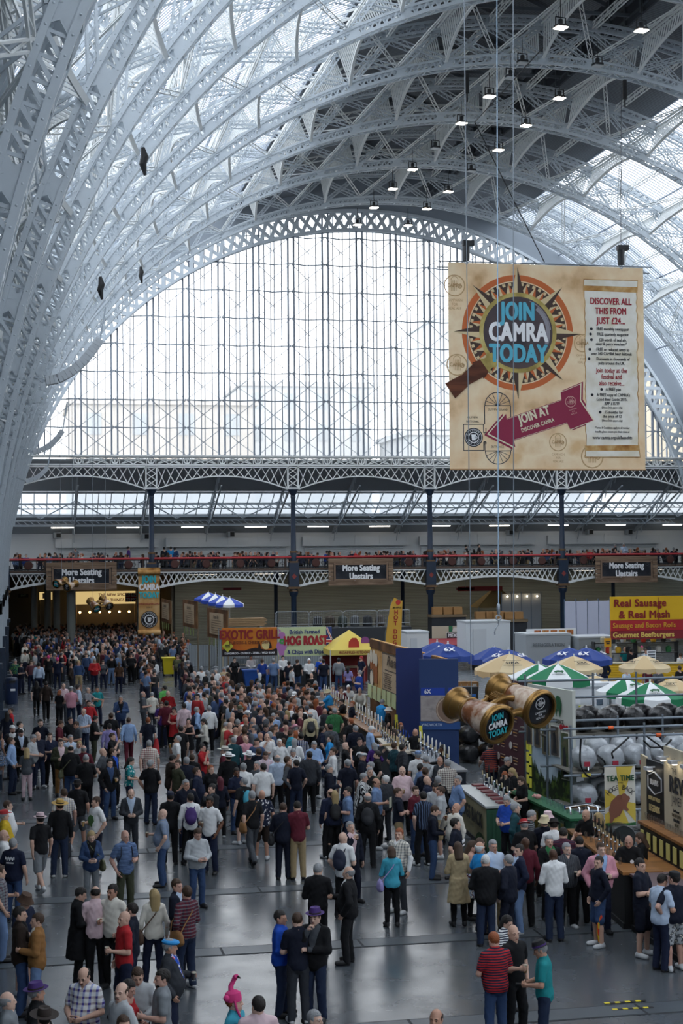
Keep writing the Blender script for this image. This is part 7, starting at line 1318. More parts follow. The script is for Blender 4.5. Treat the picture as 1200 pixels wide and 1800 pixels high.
# ---------------------------------------------------------------- who stands where: head position in the picture, build+pose, facing, clothes, hair, description, extras
LIST = '''
15 1405|bP-|80|t.white|h.black|short.hbrown|man in glasses and white T-shirt with dark shorts near the left edge|
9 1425|bK|90|t.yellow|n.olive|ring.hgrey+cap.red|man in yellow T-shirt and red festive hat at the left edge|
8 1463|bP|90|t.white|n.denim|bald.hgrey|bald man in white behind the navy printed T-shirt at the left edge|
24 1471|bR|150|t.navy|n.denim|short.hgrey|man seen from behind in navy T-shirt with white back print at left|print
71 1432|mW|205|t.black|h.grey|short.hdark+brim.ppink|man in pale pink trilby, black T-shirt and grey shorts walking away|
105 1411|mR|180|l.black|n.ddenim|short.hbrown+wide.straw|man in straw hat, black long sleeves and blue jeans seen from behind|
112 1385|bR|180|s.ck:offw,blue,beige|n.char|short.hbrown|man in pale blue and straw check shirt seen from behind the straw hat|
136 1374|bW|160|t.black|h.dgrey|short.hdark+bowler.black|broad man in black hat, black T-shirt and dark shorts walking off|
168 1406|mP|300|t.white|h.dnavy|short.hbrown|man in white T-shirt with green front print drinking behind the denim jacket woman|gp;tree
160 1459|wF|5|j.denim/black|n.grey|long.blond|blond woman in open denim jacket and grey jeans with an olive bag|sb.olive;sk
220 1463|mP-|15|t.sf:denim,ldenim|n.dolive|bald.hgrey|bald man in blue striped T-shirt and dark olive trousers facing the camera|bp.navy
230 1383|mF|0|j.char/pblue|n.char|ring.hbrown|balding man in charcoal suit and pale blue shirt walking with papers|
285 1423|bP|265|t.sf:ldenim,grey|n.denim|bald.hgrey|bald man in grey blue striped polo holding a pint, hand in pocket|ga
265 1339|bP|150|t.black|n.ddenim|short.hgrey|big man in black polo and dark jeans with his back turned, alone in the aisle|
137 1557|mF|90|c.black/black|n.black|short.hdark|dark haired man in long black coat at the left front group|
168 1560|mF|180|l.ppink|n.black|ring.hdark|man in pale pink shirt and black trousers with his back to the camera|
197 1561|mP|330|l.offw|n.black|short.hdark|young dark haired man in off white shirt facing the pink shirted back|@3
230 1586|mP|255|l.dnavy|n.navy|short.hdark|man in dark navy hooded top behind the bald red T-shirt man|
217 1605|mP-|285|t.red|n.navy|bald.hbrown|bald man in red T-shirt and navy trousers holding a pint|ga
270 1569|wR|185|l.offw|s.navy|long.blond|blond woman in white blouse seen from behind with a brown handbag|sb.brown
41 1570|mF|45|t.navy|h.dgrey|short.hbrown+bucket.brown|man in shaggy brown fur hat and navy polo checking his drink|
37 1598|mP|90|j.dbrown/black|n.denim|short.hdark|man in dark brown waxed jacket facing the tan jacket at left|gs
64 1602|mP-|265|j.tan/offw|n.ldenim|short.hbrown|young man in tan jacket and blue jeans turned to the left|
67 1730|bK|85|l.black|n.black|short.hgrey+brim.purple|man in purple trilby and black shirt at the bottom left|
16 1750|mK|80|t.grey|n.denim|ring.hgrey|balding man in grey T-shirt at the bottom left corner|
77 1770|mR|180|l.black|n.black|short.hdark+wide.dbrown|person under a wide brown leather hat at the bottom edge|
150 1700|bF|330|s.cl:white,royal,wine|n.denim|ring.hdark|big man in bright blue and white check shirt at the bottom left|
211 1736|mK|300|t.lgrey|n.denim|ring.hbrown|man in pale grey printed T-shirt looking up left at the bottom|
241 1696|mF|0|l.lgrey|n.black|short.hbrown|man in light grey shirt looking down at a phone at the bottom left|ph
221 1724|wF|60|d.red|x.0|bob.hdark|dark haired woman in red behind the light grey phone reader|
283 1713|mP-|270|t.grey|n.navy|beard.hdark|bearded man in grey T-shirt turned left at the bottom|
217 1786|mK|350|t.navy|n.denim|short.hbrown|brown haired man cut off by the bottom edge below the grey T-shirt|
1 1525|mP-|95|s.ck:grey,wine,navy|n.ldenim|short.hbrown|man in check shirt raising a camera at the left edge|
346 1452|bF|15|l.lgrey|n.denim|short.hbrown|big man in light grey polo and jeans reading his phone alone|ph
312 1546|mP|60|j.dnavy/pblue|n.dnavy|short.hbrown|man in navy suit jacket and light blue shirt beside the purple check back|
327 1562|mP|215|l.ck:wine,navy,grey|n.ddenim|short.hbrown|man in purple check shirt from behind with brown leather bag|sb.tan
300 1648|bP-|75|j.char/fl:royal,white,hot|n.navy|short.hgrey+flat.sky|man in blue flat cap and dark cardigan holding a stout|gs
414 1748|mK|60|t.aqua|n.denim|short.ginger+fun.hot|man in drooping pink novelty hat and pale teal T-shirt at the bottom|@2
453 1758|bR|180|t.ppink|n.navy|short.hdark|back of a dark grey haired head over a pink shirt at the bottom|
494 1599|bP|70|l.royal|n.ddenim|short.hdark|man in bright blue hooded sweatshirt and jeans at the centre front|@1
523 1608|mF|180|t.dnavy|n.char|short.hbrown|man in black T-shirt with his back turned between the blue hood and leather jacket|
553 1606|mC|330|j.black/dgrey|n.ddenim|short.hbrown+brim.purple|man in purple trilby and black leather jacket touching his chin|
558 1518|mF|165|j.black/white|n.black|short.hgrey|grey haired man in black suit from behind at the centre|
611 1527|bP|250|j.black/white|n.black|ring.hgrey|balding man in black suit standing at right of the centre pair|
555 1772|mK|20|t.grey|n.navy|short.hgrey|grey haired head at the bottom edge beneath the leather jacket|
764 1776|mK|300|t.lgrey|n.navy|ring.hbrown|balding head alone at the bottom edge on the open floor|
443 1394|mW|195|t.black|n.dgrey|short.hgrey|man in black T-shirt striding away with a tan messenger bag|sb.tan
460 1387|bR|170|s.fl:navy,white|h.dbrown|bald.hgrey|bald man in navy and white floral shirt with dark brown shorts|
497 1413|bF|165|l.dnavy|n.dnavy|short.hbrown|man all in dark navy from behind with a black satchel|sb.black
523 1413|mF|180|t.wine|n.khaki|short.hdark|man in maroon T-shirt and khaki trousers from behind|
427 1366|bR|215|t.black|h.black|short.hgrey|big man in black T-shirt and shorts with a pale blue backpack|bp.aqua
372 1380|mC|300|j.dark/dgrey|n.black|short.hdark|dark haired man in dark jacket with arms folded left of the blue backpack|
368 1406|mP|330|t.white|n.navy|beard.hdark|bearded bald man in white T-shirt and jeans with a shoulder bag|@5;ga
334 1394|mR|180|l.white|n.black|short.hdark|man in white shirt from behind with a purple backpack|bp.purple
587 1392|wR|180|t.navy|n.black|long.blond|blond woman in navy top from behind with a small black backpack|bp.black
580 1384|mR|195|j.navy/navy|n.black|ring.hbrown|man in navy jacket hidden behind the blond woman with a backpack|
610 1384|mP-|265|s.ldenim|n.ddenim|short.hdark|dark haired man in blue grey short sleeved shirt facing left|
646 1397|mR|165|j.black/pblue|n.black|ring.hgrey|grey haired man in black suit with a black rucksack walking away|bp.dark
633 1357|bE-|70|l.sv:black,white|n.black|short.hgrey|grey haired person in black and white striped shirt raising a hand|
650 1350|bK|340|j.dolive/black|n.black|short.hgrey|grey haired man in dark olive jacket behind the striped shirt|
662 1372|mP|60|s.ldenim|n.black|ring.hbrown|balding man in grey blue shirt holding a leaflet|lf
676 1362|bR|205|j.char/white|n.char|short.hwhite|white haired man in charcoal suit seen from behind|
700 1387|mA|75|t.dnavy|n.khaki|short.hbrown|young man in navy T-shirt and khaki trousers facing right|
707 1352|bP|0|l.ppink|n.black|ring.hgrey|smiling man in pale pink shirt with black rucksack straps|gp
731 1382|mP|30|l.wine|n.denim|beard.hbrown|bearded man in glasses and maroon jumper holding a drink|ga
743 1394|mP|195|s.ck:dnavy,ldenim|n.black|short.hdark|man in dark blue check shirt and black trousers from behind|
760 1413|mF|75|l.dnavy|n.denim|short.hbrown|man in glasses and navy jumper reading a booklet|bk
617 1445|mD|20|j.dnavy/ppink|n.dnavy|short.hgrey|grey haired man in navy blazer and pink shirt drinking a pint|ga
603 1467|mP|140|t.white|n.black|bald.hbrown|bald man in white T-shirt from behind with a navy backpack|bp.navy
688 1486|wF|175|l.aqua|s.black|bob.hbrown|woman in teal hooded top and black leggings with a lilac bag|sb.lilac
700 1458|bR|310|s.ck:offw,char,grey/white|n.char|short.ginger|fair haired man in grey check shirt over white sleeves|
730 1284|mH|150|t.black|n.black|bald.hgrey|bald barman in black polo, hand on hip, by the blue panels|
783 1308|mE-|270|l.black|n.black|bob.hdark|dark haired server in black cardigan before the wide blue panel|@5
773 1332|bK|340|g.char/white|n.navy|ring.hgrey|smiling balding man in grey jumper below the wide blue panel|
785 1339|bR|180|s.ck:offw,wine,navy|n.navy|short.hgrey|grey haired man in red and white check shirt from behind|
747 1328|mR|180|t.lgrey|n.denim|short.hgrey|man in light grey T-shirt from behind at the 6X bar|
734 1323|mR|170|t.white|n.denim|short.hgrey+cap.ldenim|man in white with a pale blue cap at the 6X bar|
740 1340|mK|100|l.ldenim|n.black|beard.hdark|dark bearded man in blue shirt below the pale cap at the 6X bar|
752 1365|bK|70|l.navy|n.navy|bald.hgrey|bald man in glasses and navy jacket below the 6X bar|
748 1352|mR|140|l.dnavy|n.black|short.hbrown|brown haired man in dark navy behind the bald navy jacket|
765 1373|mF|345|l.lgrey|n.denim|short.hdark|young man in pale grey sweatshirt facing the camera below the 6X bar|
773 1384|mP-|250|t.lgrey|h.khaki|short.hbrown|man in light grey T-shirt and khaki shorts facing left|
803 1368|bK|275|s.ldenim|n.denim|short.hgrey|man in grey blue polo with sunglasses on his head by the olive bar|
769 1363|mR|160|l.black|n.black|short.hgrey|grey haired man in black jacket beside the grey blue polo|
799 1414|bD|290|l.offw|n.beige|bald.hbrown|bald man in cream linen shirt drinking by the olive bar|ga
802 1444|mK|60|t.dnavy|n.denim|short.hdark|man in navy T-shirt with white letters below the cream linen shirt|letters
863 1305|bE|185|s.ck:navy,wine,orange|n.ddenim|short.hdark|man in dark red check shirt bending to the maroon beer list wall|
882 1331|bL|35|t.black|n.black|short.hgrey|grey haired barman in black polo behind the olive bar|
887 1353|wF|335|t.black|n.black|long.ginger|ginger barmaid in black facing the camera behind the olive bar|
902 1350|wF|270|t.black|n.black|long.blond|blond barmaid in black with a hair band behind the olive bar|
918 1367|wF|285|t.black|n.black|long.hbrown|long haired barmaid in black nearest the hop photo wall|
892 1396|bF|310|t.sf:royal,blue|n.black|short.hgrey|grey haired man in royal blue striped polo beside the green bar end|
907 1413|mK|65|j.dteal/black|n.navy|short.hgrey|man in dark teal jacket carrying a white bag by the green bar end|wb
805 1485|wF|175|c.beige/white|s.black|long.hbrown|woman with long brown hair in a beige trench coat from behind|
826 1476|wF|75|d.fl:pblue,wine,white|s.black|long.hbrown|brown haired woman in floral dress beside the trench coat|
845 1475|wK|90|t.dgrey|n.black|long.hbrown|brown haired woman in dark grey next to the bright blue polo|
845 1486|bK|100|t.sky|n.navy|ring.hwhite|white haired man in bright blue polo|
853 1503|bF|165|j.black/black|n.ddenim|short.hwhite|white haired man in black jacket and jeans from behind|
867 1480|bP|20|l.pblue|n.khaki|short.hgrey|curly grey haired man in pale blue shirt and khaki trousers|gp
892 1499|bP|225|j.dnavy/white|n.dnavy|short.hgrey|grey haired man in dark navy suit from behind at right|
910 1485|mK|270|j.navy/pblue|n.ldenim|short.hdark|dark haired man in blue blazer and light jeans facing left|
922 1476|mR|180|l.wine|n.black|bald.hdark|dark skinned bald man in maroon shirt from behind|@6
922 1440|bF|185|t.black|n.black|short.hgrey+brim.red.white|broad man in black T-shirt and colourful badge covered hat from behind|
957 1436|mK|150|t.dnavy|n.black|short.hgrey+bucket.cream|person in cream bucket hat and navy shirt at the near bar|
973 1446|mF|160|t.white|n.navy|short.hdark+bowler.black|man in black bowler hat and white T-shirt at the near bar|
963 1426|mK|140|t.olive|n.black|short.hbrown+bucket.ppink|person in pale pink animal hat at the chrome tap tower|
930 1426|mF|80|l.st:dark,grey|n.black|short.hgrey|grey haired person in dark striped top beside the colourful hat|
990 1461|bF|165|t.sf:navy,wine|n.black|short.hdark|man in navy and red striped polo from behind at the near bar|
965 1468|mP|10|j.black/green|n.black|short.hgrey|grey haired man in glasses and black jacket smiling behind the white jumper|
973 1496|mF|180|l.white|n.ddenim|bald.hdark|bald man in white long sleeved jumper and jeans from behind|@6
996 1479|bP-|0|s.sv:char,dgrey|n.black|beard.hgrey|burly bearded man in charcoal striped shirt holding a stout|gs
1019 1471|mF|175|l.dnavy|n.black|short.hdark|dark haired man in navy jacket from behind leaning to the near bar|
1056 1486|bP-|350|j.pink/lblue|n.navy|short.hbrown|laughing man in salmon pink jacket holding a dark pint|gs
1050 1503|mK|280|l.dnavy|h.denim|short.hdark|man in navy hooded top and denim shorts with a rainbow sash on his leg|sash
1039 1421|bL-|300|t.black|n.black|bald.hbrown|bald barman in black bending by the pale TEA TIME banner|
1058 1433|wE|255|t.black|n.black|long.blond|blond barmaid in black pulling a pump by the TEA TIME banner|
1107 1463|bL|330|t.black|n.black|bald.hbrown|bald barman in black with a round white badge|badge
1128 1465|wF|250|t.black|n.black|long.hbrown|long brown haired barmaid in black beside the badge wearing barman|
1126 1516|mA|40|t.dnavy|h.dnavy|short.hdark|man in navy T-shirt and shorts with folded arms and white trainers|
1160 1536|bF|110|t.pblue|n.navy|short.hdark|man in pale blue short sleeved shirt leaning to the right hand bar|
1183 1536|bH|190|t.dnavy|h.cm:lgrey,dgrey,offw|short.hdark+cap.black|man in black cap, navy T-shirt and camouflage shorts at the right edge|
887 1604|wF|40|t.st:white,navy|n.navy|bob.hdark|dark haired woman in navy and white striped top at the right front|
870 1640|bF|190|t.st:navy,red|n.denim|short.ginger|broad man in red and navy striped T-shirt from behind|
903 1632|mP|25|t.black|n.black|bald.hbrown|shaven man in black polo with white side panels holding a small beer|gp
955 1652|mF|250|t.teal|n.ddenim|short.hgrey+bowler.black.purple|man in teal T-shirt and black hat with purple band reading a phone|ph
551 1303|bF|10|l.lblue|n.black|short.hgrey|big man in light blue shirt standing out in mid crowd|
543 1324|bR|180|j.char/char|n.black|short.hdark|man in charcoal jacket from behind in front of the light blue shirt|
579 1343|mP|80|j.dnavy/black|n.dolive|short.hgrey|grey haired man in dark anorak holding a drink, turned right|gp
584 1316|mP-|265|l.white|n.navy|short.hbrown|brown haired man in white shirt with a satchel strap, turned left|
610 1339|mR|180|t.dnavy|n.navy|short.hgrey|grey haired man in navy T-shirt from behind at mid crowd|
632 1297|bK|345|t.black|n.black|short.hdark|big man in black T-shirt with a white moon print|moon
637 1325|mP|70|t.dnavy|n.denim|ring.hgrey+flat.lgrey|man in pale grey flat cap and navy T-shirt|
607 1303|mC|80|t.black|n.black|bald.hbrown|bald man in black T-shirt with folded arms left of the moon print|
650 1340|mP|285|t.lgrey|n.navy|short.hgrey|grey haired man in pale grey T-shirt beneath the flat cap|
662 1323|mP|265|t.black|n.black|beard.hdark|dark bearded man in black T-shirt holding a stout|gs
657 1304|wK|185|l.purple|n.black|bob.hgrey|grey haired woman in purple top from behind at the blue panel bar|
624 1276|bK|180|t.dnavy|n.denim|short.hgrey|man in navy tour T-shirt from behind at the white pump bar|
650 1279|mF|95|l.lblue|n.navy|short.hwhite|white haired man in light blue shirt at the dark pumps|
694 1304|bK|110|s.ck:dteal,navy|n.black|short.hbrown|man in dark blue check shirt beside the blue panel bar|
708 1309|mK|100|j.char/dgrey|n.black|short.hdark|dark haired man in charcoal jacket beside the dark blue check shirt|
587 1248|bK|180|s.ck:green,dolive|n.navy|short.hgrey|man in green check shirt from behind at the white pump bar|
571 1245|mK|150|g.char/white|n.black|bald.hgrey|bald man in grey waistcoat and white sleeves at the long bar|
580 1275|mR|180|j.dgrey/dgrey|n.navy|short.hdark|dark haired man in grey green jacket from behind below the green check|
568 1275|mK|80|t.navy|n.navy|beard.hdark|dark bearded young man in navy left of the grey green jacket|
579 1293|wK|250|t.sky|n.navy|bob.hdark|dark haired woman in blue top left of the white shirt with strap|
580 1214|bE-|250|t.sky|n.black|short.hgrey+bucket.cream|barman in bright blue T-shirt and pale hat behind the long bar|
604 1227|mE-|270|t.black|n.black|short.hdark|dark haired barman in black reaching for a white pump|
618 1233|mK|270|t.dnavy|n.navy|short.ginger|ginger barman in navy behind the white pumps|
670 1232|bF|120|t.sky|h.cm:lgrey,grey,offw|short.hgrey|barman in bright blue T-shirt and pale camouflage trousers by the ale wall|
681 1243|mK|250|t.black|n.khaki|short.hdark+bucket.offw|barman in black with a white bush hat by the ale wall|
704 1272|mK|340|t.blue|n.navy|short.ginger|young barman in royal blue before the narrow blue panel|
697 1284|wE-|270|l.beige|n.navy|bob.hbrown|brown haired woman reaching over the dark pumps|
615 1263|mK|200|t.black|n.black|short.ginger|ginger haired man in black at the long bar above the tour T-shirt|
462 1344|bR|185|t.white|n.black|beard.hdark|big dark bearded man in white T-shirt from behind|
520 1333|mK|180|t.dnavy|n.ddenim|short.hdark|tall man in black T-shirt and jeans from behind, right of the gilet|
401 1324|bR|180|l.black|n.black|short.hdark+wide.white|person in black under a wide white hat, from behind|
393 1316|mK|250|t.wine|n.black|short.hgrey+wide.offw|person in maroon under an off white hat left of the wide white one|
437 1320|mR|180|l.dark|n.black|short.hgrey+wide.white|person in dark clothes under the right hand white hat|
416 1351|mP|20|t.navy|n.denim|beard.hdark|bald bearded man in navy T-shirt holding a pale beer|@5;gp
427 1345|bR|180|t.white|n.dgrey|short.hgrey|grey haired man in white T-shirt from behind, left of the dark beard|
487 1326|mR|180|l.pblue|n.black|ring.hgrey|balding man in grey blue shirt tucked in black trousers, from behind|
450 1340|mK|300|l.dgrey|n.black|short.hgrey|grey haired man in dark grey looking left of the big white T-shirt|
454 1319|bR|180|j.dnavy/white|n.dnavy|short.hbrown|man in navy suit from behind in the packed crowd|
466 1320|mF|0|l.ck:ppink,lblue|n.navy|short.hbrown|brown haired man in pale check shirt looking down|
507 1332|mK|70|g.brown/dgrey|n.black|short.hbrown|man in brown gilet looking right|
515 1313|mF|350|s.fl:white,navy|n.navy|short.hgrey|grey haired man in white patterned shirt above the gilet|
430 1257|mK|190|l.red|n.black|short.ginger|ginger haired person in bright red jumper|
422 1244|mK|140|t.black|n.black|short.hgrey+brim.olive|person in olive bush hat and black|
436 1249|mK|100|t.dnavy|n.black|short.hgrey+brim.white|person in white fedora and navy|
480 1254|bF|350|s.lblue/offw|n.navy|short.hgrey|big man in open light blue shirt and rucksack straps|
520 1278|mF|200|l.lgrey|n.navy|short.hgrey+brim.pink|person in bright pink sun hat|
504 1248|wR|180|l.navy|n.navy|long.blond|woman with long blond curls and navy top from behind|
528 1290|mR|180|l.ck:navy,white,blue|n.denim|short.hdark|man in navy and white check shirt from behind below the pink hat|
512 1287|mK|100|l.aqua|n.navy|short.hbrown|brown haired man in blue green shirt left of the navy check|
395 1269|bF|75|t.cream|n.beige|short.hgrey|grey haired man in cream polo turned right|
418 1266|bR|150|j.black/black|n.black|short.hgrey|grey haired man in black jacket with a blue shoulder bag|sb.royal
432 1292|mK|10|l.pink|n.navy|bald.hgrey|bald man in pink shirt in the packed crowd|
410 1296|bR|180|l.dteal|n.navy|short.hgrey|man in blue denim shirt from behind next to the pink shirt|
469 1292|mC|0|t.white|n.navy|bald.hbrown|bald man in white with hands to his mouth|
491 1298|mK|350|l.white|n.navy|short.hwhite|man with wild white hair and white shirt|
367 1241|bR|180|l.white|n.black|short.hgrey|man in white shirt from behind with a beige satchel|sb.cream
467 1275|mF|0|t.navy|n.navy|short.hdark|dark haired man in navy before the open light blue shirt|
453 1219|mR|170|l.pblue|n.navy|short.hgrey|left of two pale blue shirts seen from behind|
461 1222|mR|150|l.pblue|n.navy|short.hgrey|right of two pale blue shirts seen from behind|
518 1219|mF|330|l.lgrey|n.navy|short.hgrey+cap.white|person in white cap and light grey by the patterned shirt|
510 1223|mK|40|s.fl:white,blue|n.navy|short.hdark|dark haired man in blue and white patterned shirt|
528 1244|mK|0|t.black|n.black|short.hdark|young dark haired man in black facing the camera before the braces|
546 1235|mR|180|l.white|n.navy|short.hbrown|man in white shirt and dark braces from behind|
545 1252|mR|180|l.cream|n.black|ring.hgrey|balding man in cream shirt with a small rucksack from behind|bp.dark
371 1348|wK|0|t.black|n.black|bob.ginger|ginger woman in black vest facing the camera|
386 1364|wR|180|l.dnavy|n.black|long.wine|woman with long dark red hair from behind|
299 1393|mR|175|t.black|n.black|short.hdark+cap.navy|man in navy baseball cap and black T-shirt from behind|
327 1375|bK|0|l.dnavy|n.navy|short.hgrey|grey haired man in navy jumper over a white collar|
347 1348|bR|70|t.navy|n.navy|short.hbrown|man in purple blue T-shirt with a dark rucksack turned right|bp.black
356 1309|mC|60|t.red|n.navy|short.hdark|dark haired man in plain red T-shirt with folded arms|
301 1331|bF|110|j.dbrown/dbrown|n.denim|beard.hdark|bearded man in dark brown jacket and jeans turned right|
311 1336|mK|300|t.dolive|n.black|short.hbrown|man in olive T-shirt in front of the brown jacket|
327 1333|bR|180|j.dnavy/dnavy|n.black|short.hgrey|grey haired man in navy jacket from behind|
337 1323|mR|170|t.black|n.black|short.hbrown|man in black rugby shirt with white collar from behind|
310 1294|mD|270|t.white|n.black|short.hgrey|grey haired man in white printed T-shirt drinking, turned left|gp
262 1304|bW|185|s.ck:offw,red,navy|n.denim|short.hgrey|man in white, red and navy check shirt walking away in the aisle|
226 1260|mW|180|l.lblue|n.wine|short.hbrown|man in pale blue shirt and dark red trousers walking away|
260 1262|mW|170|t.dnavy|n.navy|short.ginger|man in navy T-shirt carrying a red jacket|rj
227 1334|wF|75|t.fl:teal,white|n.navy|long.hdark|dark haired woman in teal patterned top turned right|
193 1333|mP-|20|j.black/denim|n.denim|short.hdark|dark haired man in black leather jacket and denim shirt with a pint|gp
200 1317|mK|60|j.dnavy/royal|n.black|short.hbrown|brown haired man in navy jacket over royal blue, behind the leather jacket|
292 1235|bR|180|t.wine|n.black|short.hdark|man in dark maroon T-shirt and black trousers from behind|
306 1242|wF|340|d.red|s.black|long.hdark|dark haired woman in bright red dress|
323 1238|mR|180|l.ppink|n.navy|short.hdark|man in pale pink striped shirt from behind by the red dress|
331 1261|wC|350|d.black|x.0|long.hdark|young woman with long black hair in a black dress|
347 1243|mK|90|l.lblue|n.black|short.hgrey|grey haired man in light blue shirt with a rucksack turned right|bp.navy
360 1265|wF|275|l.offw|n.black|bob.hdark|dark haired woman in white blouse turned left|
317 1275|mR|185|t.black|n.black|short.hdark|man in black T-shirt from behind between the red and black dresses|
284 1235|mP|350|t.purple|n.navy|short.hbrown|brown haired man in purple T-shirt with a white bag|wb
252 1218|mP|80|s.dgrey|n.char|ring.hgrey|balding man in grey short sleeved shirt turned right|
267 1216|mF|180|t.offw|n.char|short.hgrey|grey haired man in off white shirt from behind|
295 1215|bF|0|l.pink/red|n.denim|ring.hgrey|balding man in pink shirt over red, facing the camera|
212 1226|bC|0|j.denim/black|n.navy|short.hgrey|grey haired man in denim jacket with a hand on his chin|
288 1205|mK|210|t.lgreen|n.navy|short.hdark|dark haired man in bright green T-shirt|
195 1255|mR|180|t.black|n.black|short.hbrown|brown haired man in black T-shirt from behind left of the pale blue shirt|
192 1270|mR|180|l.lilac|n.black|short.hdark|dark haired man in lilac shirt from behind|
198 1289|bC|60|t.black|n.black|short.hbrown|burly man in black T-shirt holding his chin|
21 1299|mK|75|l.lblue|n.ddenim|short.hbrown|man in glasses and pale blue shirt with jeans at the far left|
47 1313|wF|180|t.dgrey|s.ppink|long.blond|blond woman in grey T-shirt and pale pink trousers from behind|
56 1292|bF|60|s.lgrey|n.navy|short.hgrey|grey haired man in light grey shirt facing the blond woman|
67 1290|bK|20|t.sf:dnavy,navy|n.ddenim|ring.hgrey|balding man in dark navy striped polo|
88 1288|bP|20|s.navy|n.black|short.hbrown|tall broad man in dark navy shirt facing the camera|
107 1301|bP|10|j.dolive/ppink|n.tan|short.hdark|man in dark green blazer, striped shirt and brown trousers|
124 1314|bF|170|l.black|n.denim|ring.hdark|man in black top from behind with an olive satchel|sb.olive
147 1310|bR|170|l.wine|n.ddenim|ring.hgrey|man in wine red jumper from behind with a black bag|sb.black
151 1329|bF|180|t.black|n.black|short.hgrey|man in black T-shirt from behind below the wine red jumper|
124 1290|mK|0|s.pblue|n.navy|short.hgrey|man in pale blue shirt facing the camera beside the green blazer|
139 1303|wK|330|t.lgrey|n.navy|long.blond|woman with wavy light hair drinking beside the wine red jumper|
182 1318|mK|60|t.dgrey|n.navy|bald.hbrown|bald man in dark grey T-shirt left of the leather jacket|
18 1243|mK|280|t.red|n.navy|short.hdark|man in red football shirt with white sleeves at the left|
12 1252|wR|180|l.dnavy|n.navy|long.hdark|woman with long dark hair and navy top at the left edge|
104 1269|mF|80|t.wine|n.navy|short.hbrown|man in wine red T-shirt holding a lime green cup|
124 1260|mK|10|l.black|n.black|short.hdark|man in black top with a pale blue badge|
136 1269|mF|300|s.dgrey|n.navy|short.hbrown|man in grey brown polo right of the wine red T-shirt|
148 1248|bF|330|s.ck:pblue,denim|n.ddenim|ring.hgrey|balding man in pale blue check shirt with folded hands|
165 1258|bF|90|t.black|n.dolive|short.hdark|stocky man in black polo and dark olive trousers turned right|
156 1233|mK|350|l.red|n.navy|beard.hdark|bearded man in glasses and red jacket|
171 1206|mP|10|t.teal|n.navy|short.hdark|tall man in bright teal T-shirt holding a beer|gp
125 1208|bF|180|t.pink|n.ddenim|short.hgrey+brim.lgrey|man in pink polo and pale hat from behind|
111 1203|mF|20|s.ppink|n.dgrey|ring.hbrown|man in pale pink check shirt facing the pink polo|
104 1212|wF|150|t.black|n.black|bob.ginger|red haired person in black with a red waist bag|
151 1209|bE-|60|s.ck:grey,wine|n.ddenim|ring.hgrey|balding man in grey plum check shirt|
138 1206|mK|100|l.pblue|n.navy|short.hdark|dark haired man in pale blue behind the pink polo|
64 1197|wW|180|t.black|n.black|long.hdark|slim woman all in black walking away in the left aisle|
81 1199|mW|180|l.dbrown|n.black|short.hdark|man all in dark maroon walking away beside the slim woman|
71 1268|mK|350|t.dnavy|n.navy|beard.hdark|bearded man in navy T-shirt behind the tall navy shirt|
36 1268|mK|60|j.black/white|n.black|short.hdark|man in black jacket with white collar at the left|
22 1278|mK|0|j.dark/white|n.navy|beard.hdark+cap.white|man in white baseball cap at the far left|
36 1280|mF|20|j.black/pblue|n.black|short.hdark|man in glasses, black blazer and pale blue shirt at the left|
1 1285|wK|120|d.fl:ldenim,white,navy|x.0|long.hdark|woman in blue patterned dress cut by the left edge|
'''
